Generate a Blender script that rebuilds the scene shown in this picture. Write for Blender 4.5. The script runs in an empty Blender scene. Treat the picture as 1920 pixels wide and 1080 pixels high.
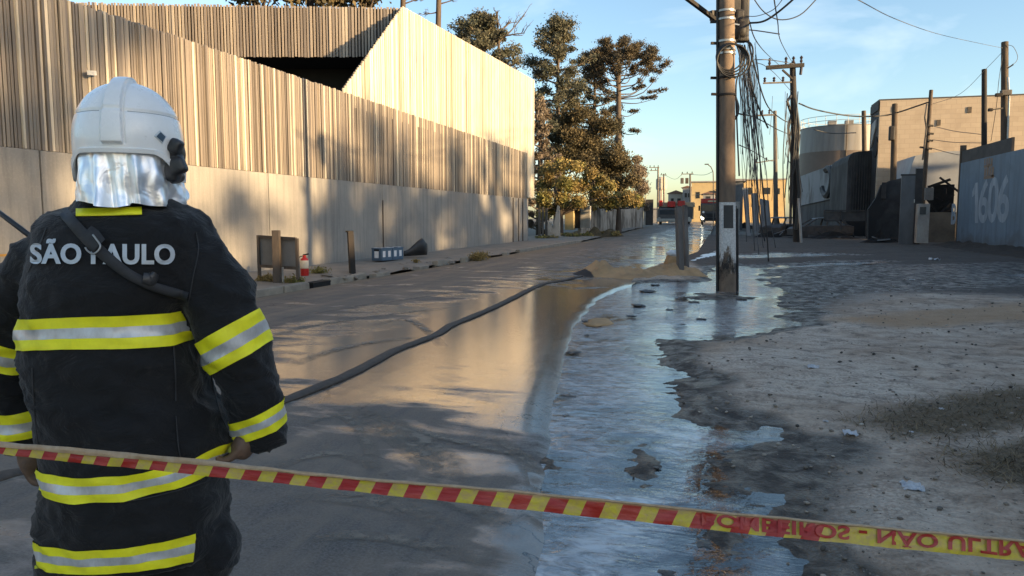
import bpy, bmesh, math, random
import numpy as np
from mathutils import Vector, Matrix, Quaternion, noise
from mathutils.bvhtree import BVHTree
SC = bpy.context.scene
COL = SC.collection
rnd = random.Random(11)
R = math.radians

# ------------------------------------------------------------------ camera
F_PX, HORIZON, EYE = 1400.0, 409.0, 1.55
PITCH = math.atan((540 - HORIZON) / F_PX)
YAW = R(15.63)
cam_d = bpy.data.cameras.new('camera')
cam_d.sensor_width = 36.0
cam_d.lens = 36.0 * F_PX / 1920
cam_d.clip_start = 0.05
cam_d.clip_end = 3000
cam = bpy.data.objects.new('camera', cam_d)
COL.objects.link(cam)
cam.location = (0, 0, EYE)
cam.rotation_euler = (math.pi / 2 - PITCH, 0, YAW)
SC.camera = cam

# ------------------------------------------------------------------ light
SUN_EL, SUN_AZ = 9.5, 107.0            # azimuth clockwise from +Y (the street's direction)
world = bpy.data.worlds.new('World')
SC.world = world
world.use_nodes = True
wn, wl = world.node_tree.nodes, world.node_tree.links
wn.clear()
w_out = wn.new('ShaderNodeOutputWorld')
w_bg = wn.new('ShaderNodeBackground')
w_bg.inputs['Strength'].default_value = 0.13
sky = wn.new('ShaderNodeTexSky')
sky.sky_type = 'NISHITA'
sky.sun_disc = False
sky.sun_elevation = R(SUN_EL)
sky.sun_rotation = R(SUN_AZ)
sky.air_density = 1.0
sky.dust_density = 1.0
sky.ozone_density = 2.0
# thin veils of cloud and smoke all round the sky
tc = wn.new('ShaderNodeTexCoord')
mp = wn.new('ShaderNodeMapping')
mp.inputs['Scale'].default_value = (1.0, 1.0, 3.2)
nz = wn.new('ShaderNodeTexNoise')
nz.inputs['Scale'].default_value = 2.6
nz.inputs['Detail'].default_value = 5
nz.inputs['Roughness'].default_value = 0.55
nz.inputs['Distortion'].default_value = 0.6
rp = wn.new('ShaderNodeValToRGB')
rp.color_ramp.elements[0].position = 0.52
rp.color_ramp.elements[0].color = (0, 0, 0, 1)
rp.color_ramp.elements[1].position = 0.8
rp.color_ramp.elements[1].color = (0.5, 0.5, 0.5, 1)
mx = wn.new('ShaderNodeMixRGB')
mx.inputs['Color2'].default_value = (3.9, 4.2, 4.4, 1)
wl.new(tc.outputs['Generated'], mp.inputs['Vector'])
wl.new(mp.outputs['Vector'], nz.inputs['Vector'])
wl.new(nz.outputs['Fac'], rp.inputs['Fac'])
wl.new(rp.outputs['Color'], mx.inputs['Fac'])
wl.new(sky.outputs['Color'], mx.inputs['Color1'])
wl.new(mx.outputs['Color'], w_bg.inputs['Color'])
wl.new(w_bg.outputs['Background'], w_out.inputs['Surface'])

sun_d = bpy.data.lights.new('sun', 'SUN')
sun_d.energy = 5.0
sun_d.angle = R(1.4)
sun_d.color = (1.0, 0.71, 0.385)
sun = bpy.data.objects.new('sun', sun_d)
COL.objects.link(sun)
_sv = Vector((math.sin(R(SUN_AZ)) * math.cos(R(SUN_EL)), math.cos(R(SUN_AZ)) * math.cos(R(SUN_EL)), math.sin(R(SUN_EL))))
sun.rotation_euler = _sv.to_track_quat('Z', 'Y').to_euler()
sun.location = (30, -10, 20)
SC.view_settings.view_transform = 'Standard'
SC.view_settings.look = 'None'
SC.view_settings.gamma = 1.0
SC.view_settings.use_curve_mapping = False
SC.view_settings.exposure = 1.42
SC.cycles.max_bounces = 6
SC.cycles.diffuse_bounces = 3
SC.cycles.glossy_bounces = 3

# ------------------------------------------------------------------ measuring helpers
_sp, _cp, _sy, _cy = math.sin(PITCH), math.cos(PITCH), math.sin(YAW), math.cos(YAW)
def gz(y):
    "height of the ground: level near the camera, rising gently along the street"
    if y < 45: return 0.0
    t = min(1.0, (y - 45) / 70.0)
    return 0.75 * (t * t * (3 - 2 * t) * 0.5 + t * 0.5)
def ray(u, v):
    x, y = (u - 960) / F_PX, (540 - v) / F_PX
    fy, z = _cp + y * _sp, -_sp + y * _cp
    return Vector((x * _cy - fy * _sy, x * _sy + fy * _cy, z))
def P(u, v, z=0.0):
    d = ray(u, v); t = (z - EYE) / d.z
    return Vector((d.x * t, d.y * t, z))
def PT(u, v, d):
    return Vector((0, 0, EYE)) + ray(u, v) * d
def WX(u, v, x):
    d = ray(u, v); t = x / d.x
    return Vector((x, d.y * t, EYE + d.z * t))
def WY(u, v, y):
    d = ray(u, v); t = y / d.y
    return Vector((d.x * t, y, EYE + d.z * t))
RIGHT = Vector((_cy, _sy, 0)); FWD = Vector((-_sy, _cy, 0))
def lerp(a, b, t): return a + (b - a) * t
def smooth(a, b, x):
    t = max(0.0, min(1.0, (x - a) / (b - a))); return t * t * (3 - 2 * t)
def pl(pts, x):
    "piecewise linear"
    if x <= pts[0][0]: return pts[0][1]
    for (a, fa), (b, fb) in zip(pts, pts[1:]):
        if x <= b: return fa + (fb - fa) * (x - a) / (b - a)
    return pts[-1][1]

# ------------------------------------------------------------------ materials
def new_mat(name):
    m = bpy.data.materials.new(name); m.use_nodes = True
    nt = m.node_tree; nt.nodes.clear()
    out = nt.nodes.new('ShaderNodeOutputMaterial'); b = nt.nodes.new('ShaderNodeBsdfPrincipled')
    nt.links.new(b.outputs[0], out.inputs[0])
    return m, nt, b
class N:
    "small node-graph helper"
    def __init__(s, nt): s.nt = nt; s.n = nt.nodes; s.l = nt.links
    def pos(s):
        return s.n.new('ShaderNodeNewGeometry').outputs['Position']
    def obj(s):
        return s.n.new('ShaderNodeTexCoord').outputs['Object']
    def map(s, v, scale=(1, 1, 1), rot=(0, 0, 0), loc=(0, 0, 0)):
        m = s.n.new('ShaderNodeMapping'); s.l.new(v, m.inputs[0])
        m.inputs['Scale'].default_value = scale; m.inputs['Rotation'].default_value = rot; m.inputs['Location'].default_value = loc
        return m.outputs[0]
    def noise(s, v, scale, detail=4, rough=0.55, dist=0.0):
        m = s.n.new('ShaderNodeTexNoise'); s.l.new(v, m.inputs['Vector'])
        m.inputs['Scale'].default_value = scale; m.inputs['Detail'].default_value = detail
        m.inputs['Roughness'].default_value = rough; m.inputs['Distortion'].default_value = dist
        return m.outputs['Fac']
    def voro(s, v, scale, feature='F1'):
        m = s.n.new('ShaderNodeTexVoronoi'); m.feature = feature; s.l.new(v, m.inputs['Vector']); m.inputs['Scale'].default_value = scale
        return m.outputs['Distance']
    def ramp(s, f, stops):
        m = s.n.new('ShaderNodeValToRGB'); s.l.new(f, m.inputs[0])
        e = m.color_ramp.elements
        while len(e) < len(stops): e.new(0.5)
        for i, (p, c) in enumerate(stops):
            e[i].position = p
            e[i].color = (c, c, c, 1) if isinstance(c, (int, float)) else (*c, 1)
        return m.outputs[0]
    def val(s, f): return s.rng(f, 0, 1, 0, 1)
    def rng(s, f, a, b, c, d):
        m = s.n.new('ShaderNodeMapRange'); s.l.new(f, m.inputs[0])
        for i, q in enumerate((a, b, c, d)): m.inputs[i + 1].default_value = q
        return m.outputs[0]
    def mix(s, f, a, b):
        m = s.n.new('ShaderNodeMixRGB')
        for k, q in zip(('Fac', 'Color1', 'Color2'), (f, a, b)):
            if isinstance(q, (int, float)): m.inputs[k].default_value = q if k == 'Fac' else (q, q, q, 1)
            elif isinstance(q, tuple): m.inputs[k].default_value = (*q, 1)
            else: s.l.new(q, m.inputs[k])
        return m.outputs[0]
    def math(s, op, a, b=0.0, clamp=False):
        m = s.n.new('ShaderNodeMath'); m.operation = op; m.use_clamp = clamp
        for i, q in enumerate((a, b)):
            if isinstance(q, (int, float)): m.inputs[i].default_value = q
            else: s.l.new(q, m.inputs[i])
        return m.outputs[0]
    def attr(s, name):
        m = s.n.new('ShaderNodeAttribute'); m.attribute_name = name; return m.outputs['Fac']
    def bump(s, h, b, strength=0.3, dist=0.02, normal=None):
        m = s.n.new('ShaderNodeBump'); m.inputs['Strength'].default_value = strength; m.inputs['Distance'].default_value = dist
        s.l.new(h, m.inputs['Height'])
        if normal is not None: s.l.new(normal, m.inputs['Normal'])
        if b is not None: s.l.new(m.outputs[0], b.inputs['Normal'])
        return m.outputs[0]
    def set(s, b, key, q):
        if isinstance(q, (int, float)): b.inputs[key].default_value = q
        elif isinstance(q, tuple): b.inputs[key].default_value = (*q, 1)
        else: s.l.new(q, b.inputs[key])
MATS = {}
def M(name, c1, c2=None, scale=4.0, rough=0.7, metal=0.0, bump=0.15, stretch=(1, 1, 1), spec=0.5, bscale=None, bdist=0.01, r2=None, detail=5):
    if name in MATS: return MATS[name]
    m, nt, b = new_mat(name); n = N(nt)
    c2 = c2 or tuple(k * 0.7 for k in c1)
    v = n.map(n.pos(), stretch)
    f = n.noise(v, scale, detail, 0.6)
    n.set(b, 'Base Color', n.mix(n.ramp(f, [(0.3, 0.0), (0.7, 1.0)]), c1, c2))
    if r2 is None: b.inputs['Roughness'].default_value = rough
    else: n.set(b, 'Roughness', n.rng(n.noise(v, scale * 2.3, 3), 0.3, 0.7, rough, r2))
    b.inputs['Metallic'].default_value = metal
    b.inputs['Specular IOR Level'].default_value = spec
    if bump: n.bump(n.noise(v, bscale or scale * 6, 5, 0.6), b, bump, bdist)
    MATS[name] = m
    return m

# ------------------------------------------------------------------ objects
def tag(o, label=None, cat=None, group=None, kind=None):
    if label: o['label'] = label
    if cat: o['category'] = cat
    if group: o['group'] = group
    if kind: o['kind'] = kind
    return o
def wloc(o):
    v = Vector((0, 0, 0))
    while o is not None: v += o.location; o = o.parent
    return v
def thing(name, loc, label, cat, group=None):
    o = bpy.data.objects.new(name, None); COL.objects.link(o); o.location = Vector(loc); o.empty_display_size = 0.2
    return tag(o, label, cat, group)
def link_mesh(name, me, parent=None, loc=(0, 0, 0), mats=None):
    o = bpy.data.objects.new(name, me); COL.objects.link(o); o.location = loc
    if parent is not None: o.parent = parent
    return o
class MB:
    def __init__(s): s.v = []; s.f = []; s.mi = []; s.cur = 0
    def add(s, vs, fs):
        k = len(s.v); s.v += [Vector(q) for q in vs]; s.f += [tuple(i + k for i in f) for f in fs]; s.mi += [s.cur] * len(fs); return s
    def box(s, c, size, rot=None):
        c = Vector(c); hx, hy, hz = size[0] / 2, size[1] / 2, size[2] / 2
        vs = [Vector((x, y, z)) for x in (-hx, hx) for y in (-hy, hy) for z in (-hz, hz)]
        if rot is not None: vs = [rot @ q for q in vs]
        return s.add([q + c for q in vs], [(0, 1, 3, 2), (4, 6, 7, 5), (0, 4, 5, 1), (2, 3, 7, 6), (0, 2, 6, 4), (1, 5, 7, 3)])
    def bbox(s, a, b):
        a, b = Vector(a), Vector(b); return s.box((a + b) / 2, [abs(q) for q in (b - a)])
    def bevbox(s, c, size, bev=0.01, rot=None):
        bm = bmesh.new(); bmesh.ops.create_cube(bm, size=1.0)
        for q in bm.verts: q.co = Vector((q.co.x * size[0], q.co.y * size[1], q.co.z * size[2]))
        bmesh.ops.bevel(bm, geom=bm.edges[:], offset=bev, segments=2, affect='EDGES', profile=0.6)
        bm.verts.index_update()
        vs = [(rot @ q.co if rot is not None else q.co.copy()) + Vector(c) for q in bm.verts]
        fs = [tuple(q.index for q in f.verts) for f in bm.faces]; bm.free()
        return s.add(vs, fs)
    def bar(s, p0, p1, w, h=None, up=Vector((0, 0, 1))):
        p0, p1 = Vector(p0), Vector(p1); h = h or w; d = (p1 - p0)
        L = d.length; d.normalize()
        x = d.cross(up)
        if x.length < 1e-3: x = d.cross(Vector((1, 0, 0)))
        x.normalize(); y = x.cross(d)
        vs = [p + x * (a * w / 2) + y * (b * h / 2) for p in (p0, p1) for a, b in ((-1, -1), (1, -1), (1, 1), (-1, 1))]
        return s.add(vs, [(0, 3, 2, 1), (4, 5, 6, 7), (0, 1, 5, 4), (1, 2, 6, 5), (2, 3, 7, 6), (3, 0, 4, 7)])
    def tube(s, pts, rad, seg=8, cap=True, sx=1.0):
        pts = [Vector(p) for p in pts]; n = len(pts)
        if isinstance(rad, (int, float)): rad = [rad] * n
        prev = None; k0 = len(s.v); vs = []; fs = []
        for i, p in enumerate(pts):
            t = (pts[min(i + 1, n - 1)] - pts[max(i - 1, 0)])
            if t.length < 1e-9: t = Vector((0, 0, 1))
            t.normalize()
            if prev is None:
                a = t.cross(Vector((0, 0, 1)))
                if a.length < 1e-2: a = t.cross(Vector((0, 1, 0)))
            else: a = prev - t * prev.dot(t)
            a.normalize(); prev = a.copy(); b = t.cross(a)
            for j in range(seg):
                an = 2 * math.pi * j / seg
                vs.append(p + a * (math.cos(an) * rad[i] * sx) + b * (math.sin(an) * rad[i]))
        for i in range(n - 1):
            for j in range(seg):
                j2 = (j + 1) % seg
                fs.append((i * seg + j, i * seg + j2, (i + 1) * seg + j2, (i + 1) * seg + j))
        if cap:
            fs.append(tuple(reversed(range(seg)))); fs.append(tuple((n - 1) * seg + j for j in range(seg)))
        return s.add(vs, fs)
    def lathe(s, c, prof, seg=16, axis='z', rot=None):
        c = Vector(c); vs = []; fs = []; n = len(prof)
        for r, z in prof:
            for j in range(seg):
                a = 2 * math.pi * j / seg
                q = Vector((r * math.cos(a), r * math.sin(a), z))
                if axis == 'x': q = Vector((q.z, q.x, q.y))
                if axis == 'y': q = Vector((q.x, q.z, q.y))
                if rot is not None: q = rot @ q
                vs.append(q + c)
        for i in range(n - 1):
            for j in range(seg):
                j2 = (j + 1) % seg
                fs.append((i * seg + j, i * seg + j2, (i + 1) * seg + j2, (i + 1) * seg + j))
        fs.append(tuple(reversed(range(seg)))); fs.append(tuple((n - 1) * seg + j for j in range(seg)))
        return s.add(vs, fs)
    def rings(s, rings, cap=True):
        n = len(rings); m = len(rings[0]); vs = [q for r_ in rings for q in r_]; fs = []
        for i in range(n - 1):
            for j in range(m):
                j2 = (j + 1) % m
                fs.append((i * m + j, i * m + j2, (i + 1) * m + j2, (i + 1) * m + j))
        if cap: fs.append(tuple(reversed(range(m)))); fs.append(tuple((n - 1) * m + j for j in range(m)))
        return s.add(vs, fs)
    def grid(s, rows):
        m = len(rows[0]); vs = [q for r_ in rows for q in r_]; fs = []
        for i in range(len(rows) - 1):
            for j in range(m - 1):
                fs.append((i * m + j, i * m + j + 1, (i + 1) * m + j + 1, (i + 1) * m + j))
        return s.add(vs, fs)
    def prism(s, poly, d):
        "polygon (3D points) extruded by vector d"
        poly = [Vector(q) for q in poly]; d = Vector(d); n = len(poly)
        fs = [tuple(reversed(range(n))), tuple(range(n, 2 * n))]
        fs += [(i, (i + 1) % n, n + (i + 1) % n, n + i) for i in range(n)]
        return s.add(poly + [q + d for q in poly], fs)
    def ball(s, c, r, sub=2, sc=(1, 1, 1), jit=0.0, seed=0):
        bm = bmesh.new(); bmesh.ops.create_icosphere(bm, subdivisions=sub, radius=1.0)
        bm.verts.index_update(); vs = []
        for q in bm.verts:
            k = 1 + (jit * noise.noise(q.co * 1.7 + Vector((seed * 3.1, seed * 1.7, 0))) if jit else 0)
            vs.append(Vector(c) + Vector((q.co.x * r * sc[0] * k, q.co.y * r * sc[1] * k, q.co.z * r * sc[2] * k)))
        fs = [tuple(q.index for q in f.verts) for f in bm.faces]; bm.free()
        return s.add(vs, fs)
    def build(s, name, mat, parent=None, smooth=False, origin=None, angle=None, fix=True):
        if parent is not None: o0 = wloc(parent)
        elif origin is not None: o0 = Vector(origin)
        else:
            lo = [min(q[i] for q in s.v) for i in range(3)]; hi = [max(q[i] for q in s.v) for i in range(3)]
            o0 = Vector(((lo[0] + hi[0]) / 2, (lo[1] + hi[1]) / 2, lo[2]))
        me = bpy.data.meshes.new(name)
        me.from_pydata([tuple(q - o0) for q in s.v], [], s.f)
        ms = mat if isinstance(mat, (list, tuple)) else [mat]
        for m in ms: me.materials.append(m)
        if any(s.mi): me.polygons.foreach_set('material_index', s.mi)
        if fix:
            bm = bmesh.new(); bm.from_mesh(me); bmesh.ops.recalc_face_normals(bm, faces=bm.faces); bm.to_mesh(me); bm.free()
        if smooth: me.polygons.foreach_set('use_smooth', [True] * len(me.polygons))
        if smooth and angle: 
            try: me.set_sharp_from_angle(angle=R(angle))
            except Exception: pass
        me.update()
        o = bpy.data.objects.new(name, me); COL.objects.link(o)
        if parent is not None: o.parent = parent
        else: o.location = o0
        return o
def np_mesh(name, V, Fq, mat, parent=None, origin=(0, 0, 0), kind=None):
    "fast quad mesh from arrays"
    o0 = wloc(parent) if parent is not None else Vector(origin)
    me = bpy.data.meshes.new(name)
    V = np.asarray(V, dtype=np.float32) - np.array(o0, dtype=np.float32)
    Fq = np.asarray(Fq, dtype=np.int32); k = Fq.shape[1]
    me.vertices.add(len(V)); me.vertices.foreach_set('co', V.ravel())
    me.loops.add(Fq.size); me.loops.foreach_set('vertex_index', Fq.ravel())
    me.polygons.add(len(Fq)); me.polygons.foreach_set('loop_start', np.arange(len(Fq), dtype=np.int32) * k)
    try: me.polygons.foreach_set('loop_total', np.full(len(Fq), k, dtype=np.int32))
    except Exception: pass
    me.materials.append(mat); me.update(calc_edges=True); me.validate()
    o = bpy.data.objects.new(name, me); COL.objects.link(o)
    if parent is not None: o.parent = parent
    else: o.location = o0
    if kind: o['kind'] = kind
    return o
def catenary(a, b, sag, n=12):
    a, b = Vector(a), Vector(b)
    return [a.lerp(b, i / n) - Vector((0, 0, sag * 4 * (i / n) * (1 - i / n))) for i in range(n + 1)]
def spline(pts, n=8):
    "Catmull-Rom through the points"
    pts = [Vector(p) for p in pts]; out = []
    q = [pts[0] * 2 - pts[1]] + pts + [pts[-1] * 2 - pts[-2]]
    for i in range(1, len(q) - 2):
        for k in range(n):
            t = k / n; a, b, c, d = q[i - 1:i + 3]
            out.append(0.5 * ((2 * b) + (c - a) * t + (2 * a - 5 * b + 4 * c - d) * t * t + (3 * b - a - 3 * c + d) * t ** 3))
    out.append(pts[-1]); return out
def remesh(mb, voxel, it=3):
    me = bpy.data.meshes.new('tmp'); me.from_pydata([tuple(q) for q in mb.v], [], mb.f)
    bm = bmesh.new(); bm.from_mesh(me); bmesh.ops.recalc_face_normals(bm, faces=bm.faces); bm.to_mesh(me); bm.free()
    o = bpy.data.objects.new('tmp', me); COL.objects.link(o)
    m = o.modifiers.new('r', 'REMESH'); m.mode = 'VOXEL'; m.voxel_size = voxel; m.adaptivity = 0
    if it:
        m2 = o.modifiers.new('s', 'SMOOTH'); m2.iterations = it; m2.factor = 0.5
    dg = bpy.context.evaluated_depsgraph_get()
    out = bpy.data.meshes.new_from_object(o.evaluated_get(dg))
    bpy.data.objects.remove(o); bpy.data.meshes.remove(me)
    return out
def text_mesh(txt, offset=0.0, space=1.0, res=4):
    "flat text as (2D vertices, faces, width)"
    cu = bpy.data.curves.new('t', 'FONT'); cu.body = txt; cu.size = 1.0; cu.offset = offset; cu.space_character = space; cu.resolution_u = res
    o = bpy.data.objects.new('t', cu); COL.objects.link(o)
    me = bpy.data.meshes.new_from_object(o.evaluated_get(bpy.context.evaluated_depsgraph_get()))
    bm = bmesh.new(); bm.from_mesh(me); bmesh.ops.triangulate(bm, faces=bm.faces); bm.verts.index_update()
    v = [(q.co.x, q.co.y) for q in bm.verts]; f = [tuple(q.index for q in g.verts) for g in bm.faces]
    bm.free(); bpy.data.objects.remove(o)
    return v, f

# ================================================================== GROUND, ROAD, WATER
def np_noise(X, Y, s, seed=0):
    "smooth value noise on arrays, about -1..1"
    x = X * s + 100.3 * seed + 500; y = Y * s + 57.7 * seed + 500
    xi = np.floor(x).astype(np.int64); yi = np.floor(y).astype(np.int64); fx = x - xi; fy = y - yi
    fx = fx * fx * (3 - 2 * fx); fy = fy * fy * (3 - 2 * fy)
    def h(a, b):
        k = (a * 374761393 + b * 668265263 + seed * 1274126177) & 0x7fffffff
        k = ((k ^ (k >> 13)) * 1274126177) & 0x7fffffff
        return ((k ^ (k >> 16)) & 0xffff) / 32767.5 - 1
    return (h(xi, yi) * (1 - fx) + h(xi + 1, yi) * fx) * (1 - fy) + (h(xi, yi + 1) * (1 - fx) + h(xi + 1, yi + 1) * fx) * fy
def np_fbm(X, Y, s, oct=4, seed=0, g=0.5):
    o = 0; a = 1.0
    for k in range(oct): o = o + a * np_noise(X, Y, s * 2 ** k, seed + k * 7); a *= g
    return o
def np_sdf(X, Y, poly):
    "signed distance to polygon, negative inside"
    d = np.full(X.shape, 1e9); ins = np.zeros(X.shape, bool); n = len(poly)
    for i in range(n):
        ax, ay = poly[i]; bx, by = poly[(i + 1) % n]
        ex, ey = bx - ax, by - ay; L = ex * ex + ey * ey + 1e-9
        t = np.clip(((X - ax) * ex + (Y - ay) * ey) / L, 0, 1)
        d = np.minimum(d, (X - ax - t * ex) ** 2 + (Y - ay - t * ey) ** 2)
        c = ((ay > Y) != (by > Y)) & (X < (bx - ax) * (Y - ay) / (by - ay + 1e-12) + ax)
        ins ^= c
    return np.where(ins, -1, 1) * np.sqrt(d)
def gpoly(px): return [(P(u, v).x, P(u, v).y) for u, v in px]

# the kerb line where the road gives way to the flooded verge
KERB = gpoly([(1036, 1300), (1040, 1080), (1046, 830), (1060, 705), (1086, 610), (1128, 562), (1184, 538), (1205, 520), (1240, 500)])
KERB = [(KERB[0][0] + 0.15, -12.0)] + KERB + [(-0.9, 34.0), (-0.9, 60), (-0.9, 240)]
def kerb_x(y):
    return pl([(q[1], q[0]) for q in KERB], y)
PUDDLE = gpoly([(830, 1250), (880, 1080), (930, 830), (965, 705), (1000, 610), (1060, 556), (1184, 530), (1260, 528), (1325, 527), (1338, 500),
                (1392, 497), (1440, 503), (1446, 535), (1482, 545), (1466, 562), (1512, 585), (1480, 605), (1420, 622), (1300, 638), (1238, 650),
                (1222, 680), (1250, 715), (1262, 752), (1305, 775), (1350, 795), (1400, 800), (1452, 812), (1436, 840), (1412, 872), (1444, 915),
                (1432, 955), (1452, 1000), (1480, 1040), (1560, 1090), (1640, 1250)])
PUD2 = gpoly([(1425, 500), (1500, 496), (1640, 490), (1690, 493), (1600, 498), (1520, 503), (1450, 506)])
PUD3 = gpoly([(1350, 480), (1480, 474), (1600, 477), (1500, 482), (1400, 486)])
PUD4 = gpoly([(1860, 515), (1990, 512), (2000, 520), (1870, 522)])
ISLES = [gpoly([(1285, 985), (1325, 990), (1350, 1060), (1340, 1120), (1300, 1070)]),
         gpoly([(1222, 860), (1238, 862), (1245, 890), (1228, 888)]),
         gpoly([(1240, 742), (1300, 742), (1300, 757), (1250, 757)]),
         gpoly([(1290, 552), (1400, 548), (1410, 560), (1300, 566)])]
def graded(a, b, s0, s1):
    out = [a]; 
    while out[-1] < b:
        t = (out[-1] - a) / (b - a); out.append(out[-1] + s0 + (s1 - s0) * t)
    return np.array(out)
gxs = np.concatenate([np.arange(-2.6, 4.5, 0.045), graded(4.5, 30, 0.06, 0.9)[0:]])
gys = np.concatenate([np.arange(-6, 2.0, 0.4), graded(2.0, 62.0, 0.035, 0.5)])
GX, GY = np.meshgrid(gxs, gys)
wx = GX + 0.22 * np_fbm(GX, GY, 1.1, 4, 3); wy = GY + 0.45 * np_fbm(GX, GY, 1.3, 4, 9)
far = np.clip((GY - 14) / 20, 0, 1)
sd = np_sdf(wx, wy, PUDDLE)
for q in (PUD2, PUD3, PUD4): sd = np.minimum(sd, np_sdf(GX + 0.5 * np_fbm(GX, GY, 0.5, 3, 5), GY + 0.8 * np_fbm(GX, GY, 0.4, 3, 6), q))
for q in ISLES: sd = np.maximum(sd, -np_sdf(wx, wy, q) - 0.10)
WATER_Z = 0.0
GZ = np.clip(sd * 0.085, -0.042, 0.06) + 0.017 * np_fbm(GX, GY, 1.6, 5, 21, 0.6) + 0.012 * np.abs(np_fbm(GX, GY, 5.0, 4, 31))
GZ += np.clip(sd - 1.0, 0, 6) * 0.008
GZ = np.where(GX < np.interp(GY, [q[1] for q in KERB], [q[0] for q in KERB]) - 0.12, -0.09, GZ)
GZ += np.vectorize(gz)(gys)[:, None]
ny, nx = GX.shape
idx = np.arange(ny * nx).reshape(ny, nx)
GF = np.stack([idx[:-1, :-1], idx[:-1, 1:], idx[1:, 1:], idx[1:, :-1]], -1).reshape(-1, 4)
def np_ground_h(x, y):
    "height of the rough ground at a point"
    j = int(np.clip(np.searchsorted(gxs, x), 1, nx - 1)); i = int(np.clip(np.searchsorted(gys, y), 1, ny - 1))
    return float(GZ[i, j])

# --- rough ground material: soaked black mud, grey gravel, rusty strip and dead grass, each a real surface
m_ground, nt, b = new_mat('verge_ground'); n = N(nt)
p = n.pos()
big = n.noise(p, 0.7, 6, 0.6); mid = n.noise(p, 4.5, 6, 0.65, 0.4); fine = n.noise(p, 38, 4, 0.7)
grav = n.voro(p, 42)
col = n.mix(n.ramp(fine, [(0.38, 0), (0.60, 1)]), (0.60, 0.49, 0.385), (0.29, 0.23, 0.175))
col = n.mix(n.ramp(n.voro(n.map(p, (1, 0.7, 1)), 17), [(0.0, 0.85), (0.22, 0.0)]), col, (0.10, 0.085, 0.07))
col = n.mix(n.ramp(mid, [(0.42, 0), (0.62, 0.75)]), col, (0.58, 0.485, 0.385))
col = n.mix(n.ramp(mid, [(0.3, 0.8), (0.42, 0)]), col, (0.12, 0.10, 0.08))
lng = n.noise(n.map(p, (0.5, 1.6, 1), (0, 0, R(12))), 6, 6, 0.7, 0.5)
col = n.mix(n.math('MULTIPLY', n.ramp(lng, [(0.52, 0), (0.66, 1)]), 0.7), col, (0.15, 0.12, 0.095))
def wobble(a, s=0.7): return n.math('ADD', a, n.math('MULTIPLY', n.math('SUBTRACT', mid, 0.5), s))
brn = n.ramp(n.noise(n.map(p, (1, 1, 1), (0, 0, 0), (3, 7, 0)), 0.42, 5, 0.6, 0.4), [(0.40, 0), (0.60, 1)])
col = n.mix(n.math('MULTIPLY', brn, 0.88), col, n.mix(n.ramp(mid, [(0.36, 0), (0.62, 1)]), (0.19, 0.132, 0.088), (0.42, 0.31, 0.22)))
rust = n.ramp(wobble(n.attr('rust')), [(0.35, 0), (0.75, 1)])
col = n.mix(n.math('MULTIPLY', rust, 0.75), col, n.mix(fine, (0.42, 0.26, 0.13), (0.28, 0.17, 0.09)))
grass = n.ramp(wobble(n.attr('grass'), 1.1), [(0.34, 0), (0.66, 1)])
col = n.mix(n.math('MULTIPLY', grass, 0.92), col, n.mix(n.noise(n.map(p, (1, 0.35, 1)), 60, 4, 0.7), (0.035, 0.025, 0.015), (0.21, 0.15, 0.085)))
ash = n.ramp(wobble(n.attr('ash'), 0.9), [(0.35, 0), (0.7, 1)])
col = n.mix(n.math('MULTIPLY', ash, 0.88), col, n.mix(fine, (0.022, 0.021, 0.02), (0.055, 0.048, 0.042)))
wet = n.ramp(wobble(n.attr('wet'), 0.6), [(0.35, 0), (0.6, 1)])
col = n.mix(wet, col, n.mix(n.ramp(mid, [(0.4, 0), (0.65, 1)]), (0.045, 0.036, 0.028), (0.16, 0.125, 0.09)))
n.set(b, 'Base Color', col)
n.set(b, 'Roughness', n.math('SUBTRACT', n.rng(fine, 0.3, 0.7, 0.8, 0.95), n.math('MULTIPLY', wet, n.rng(mid, 0.4, 0.6, 0.12, 0.55)), True))
b.inputs['Specular IOR Level'].default_value = 0.35
h = n.math('ADD', n.math('MULTIPLY', mid, 2.0), n.math('ADD', n.math('MULTIPLY', fine, 0.45), n.math('MULTIPLY', grav, 0.35)))
n.bump(h, b, 0.9, 0.03)
ground = np_mesh('verge_ground', np.stack([GX, GY, GZ], -1).reshape(-1, 3), GF, m_ground, origin=(8, 10, 0))
ground['kind'] = 'structure'
ground.data.polygons.foreach_set('use_smooth', [True] * len(ground.data.polygons))
def zone(px, soft): return np.clip(0.5 - np_sdf(GX, GY, gpoly(px)) / soft, 0, 1)
A_wet = np.clip(1.0 - sd / 0.75, 0, 1)
A_wet = np.maximum(A_wet, 0.72 * zone([(1330, 800), (1480, 810), (1650, 900), (1640, 1000), (1560, 1060), (1700, 1200), (1500, 1200), (1400, 900)], 1.2))
A_wet = np.maximum(A_wet, 0.9 * zone([(1440, 505), (1900, 495), (2100, 520), (1900, 545), (1640, 560), (1540, 590), (1440, 570)], 3.0))
A_wet = np.maximum(A_wet, 0.8 * zone([(1230, 645), (1310, 640), (1330, 700), (1420, 790), (1330, 795), (1250, 720)], 0.6))
A_grass = np.maximum(zone([(1600, 800), (1720, 765), (1960, 735), (2100, 800), (1930, 815), (1800, 838), (1680, 826)], 0.9),
                     zone([(1790, 865), (1930, 850), (2100, 880), (2100, 960), (1900, 930), (1830, 915)], 0.8))
A_rust = np.maximum(zone([(1540, 606), (1700, 592), (1960, 572), (2100, 590), (1960, 610), (1700, 626)], 1.2),
                    0.5 * zone([(1260, 645), (1420, 628), (1500, 640), (1380, 680), (1280, 700)], 0.8))
A_ash = np.clip((GY - 14.0 + 0.25 * (GX - 6)) / 3.5, 0, 1) * np.clip((GX - 0.5) / 1.0 + (GY - 18) / 4, 0, 1) * np.clip(1.6 - np.abs(GX - 3) / 12, 0, 1) * np.clip((75 - GY) / 20, 0, 1)
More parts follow.
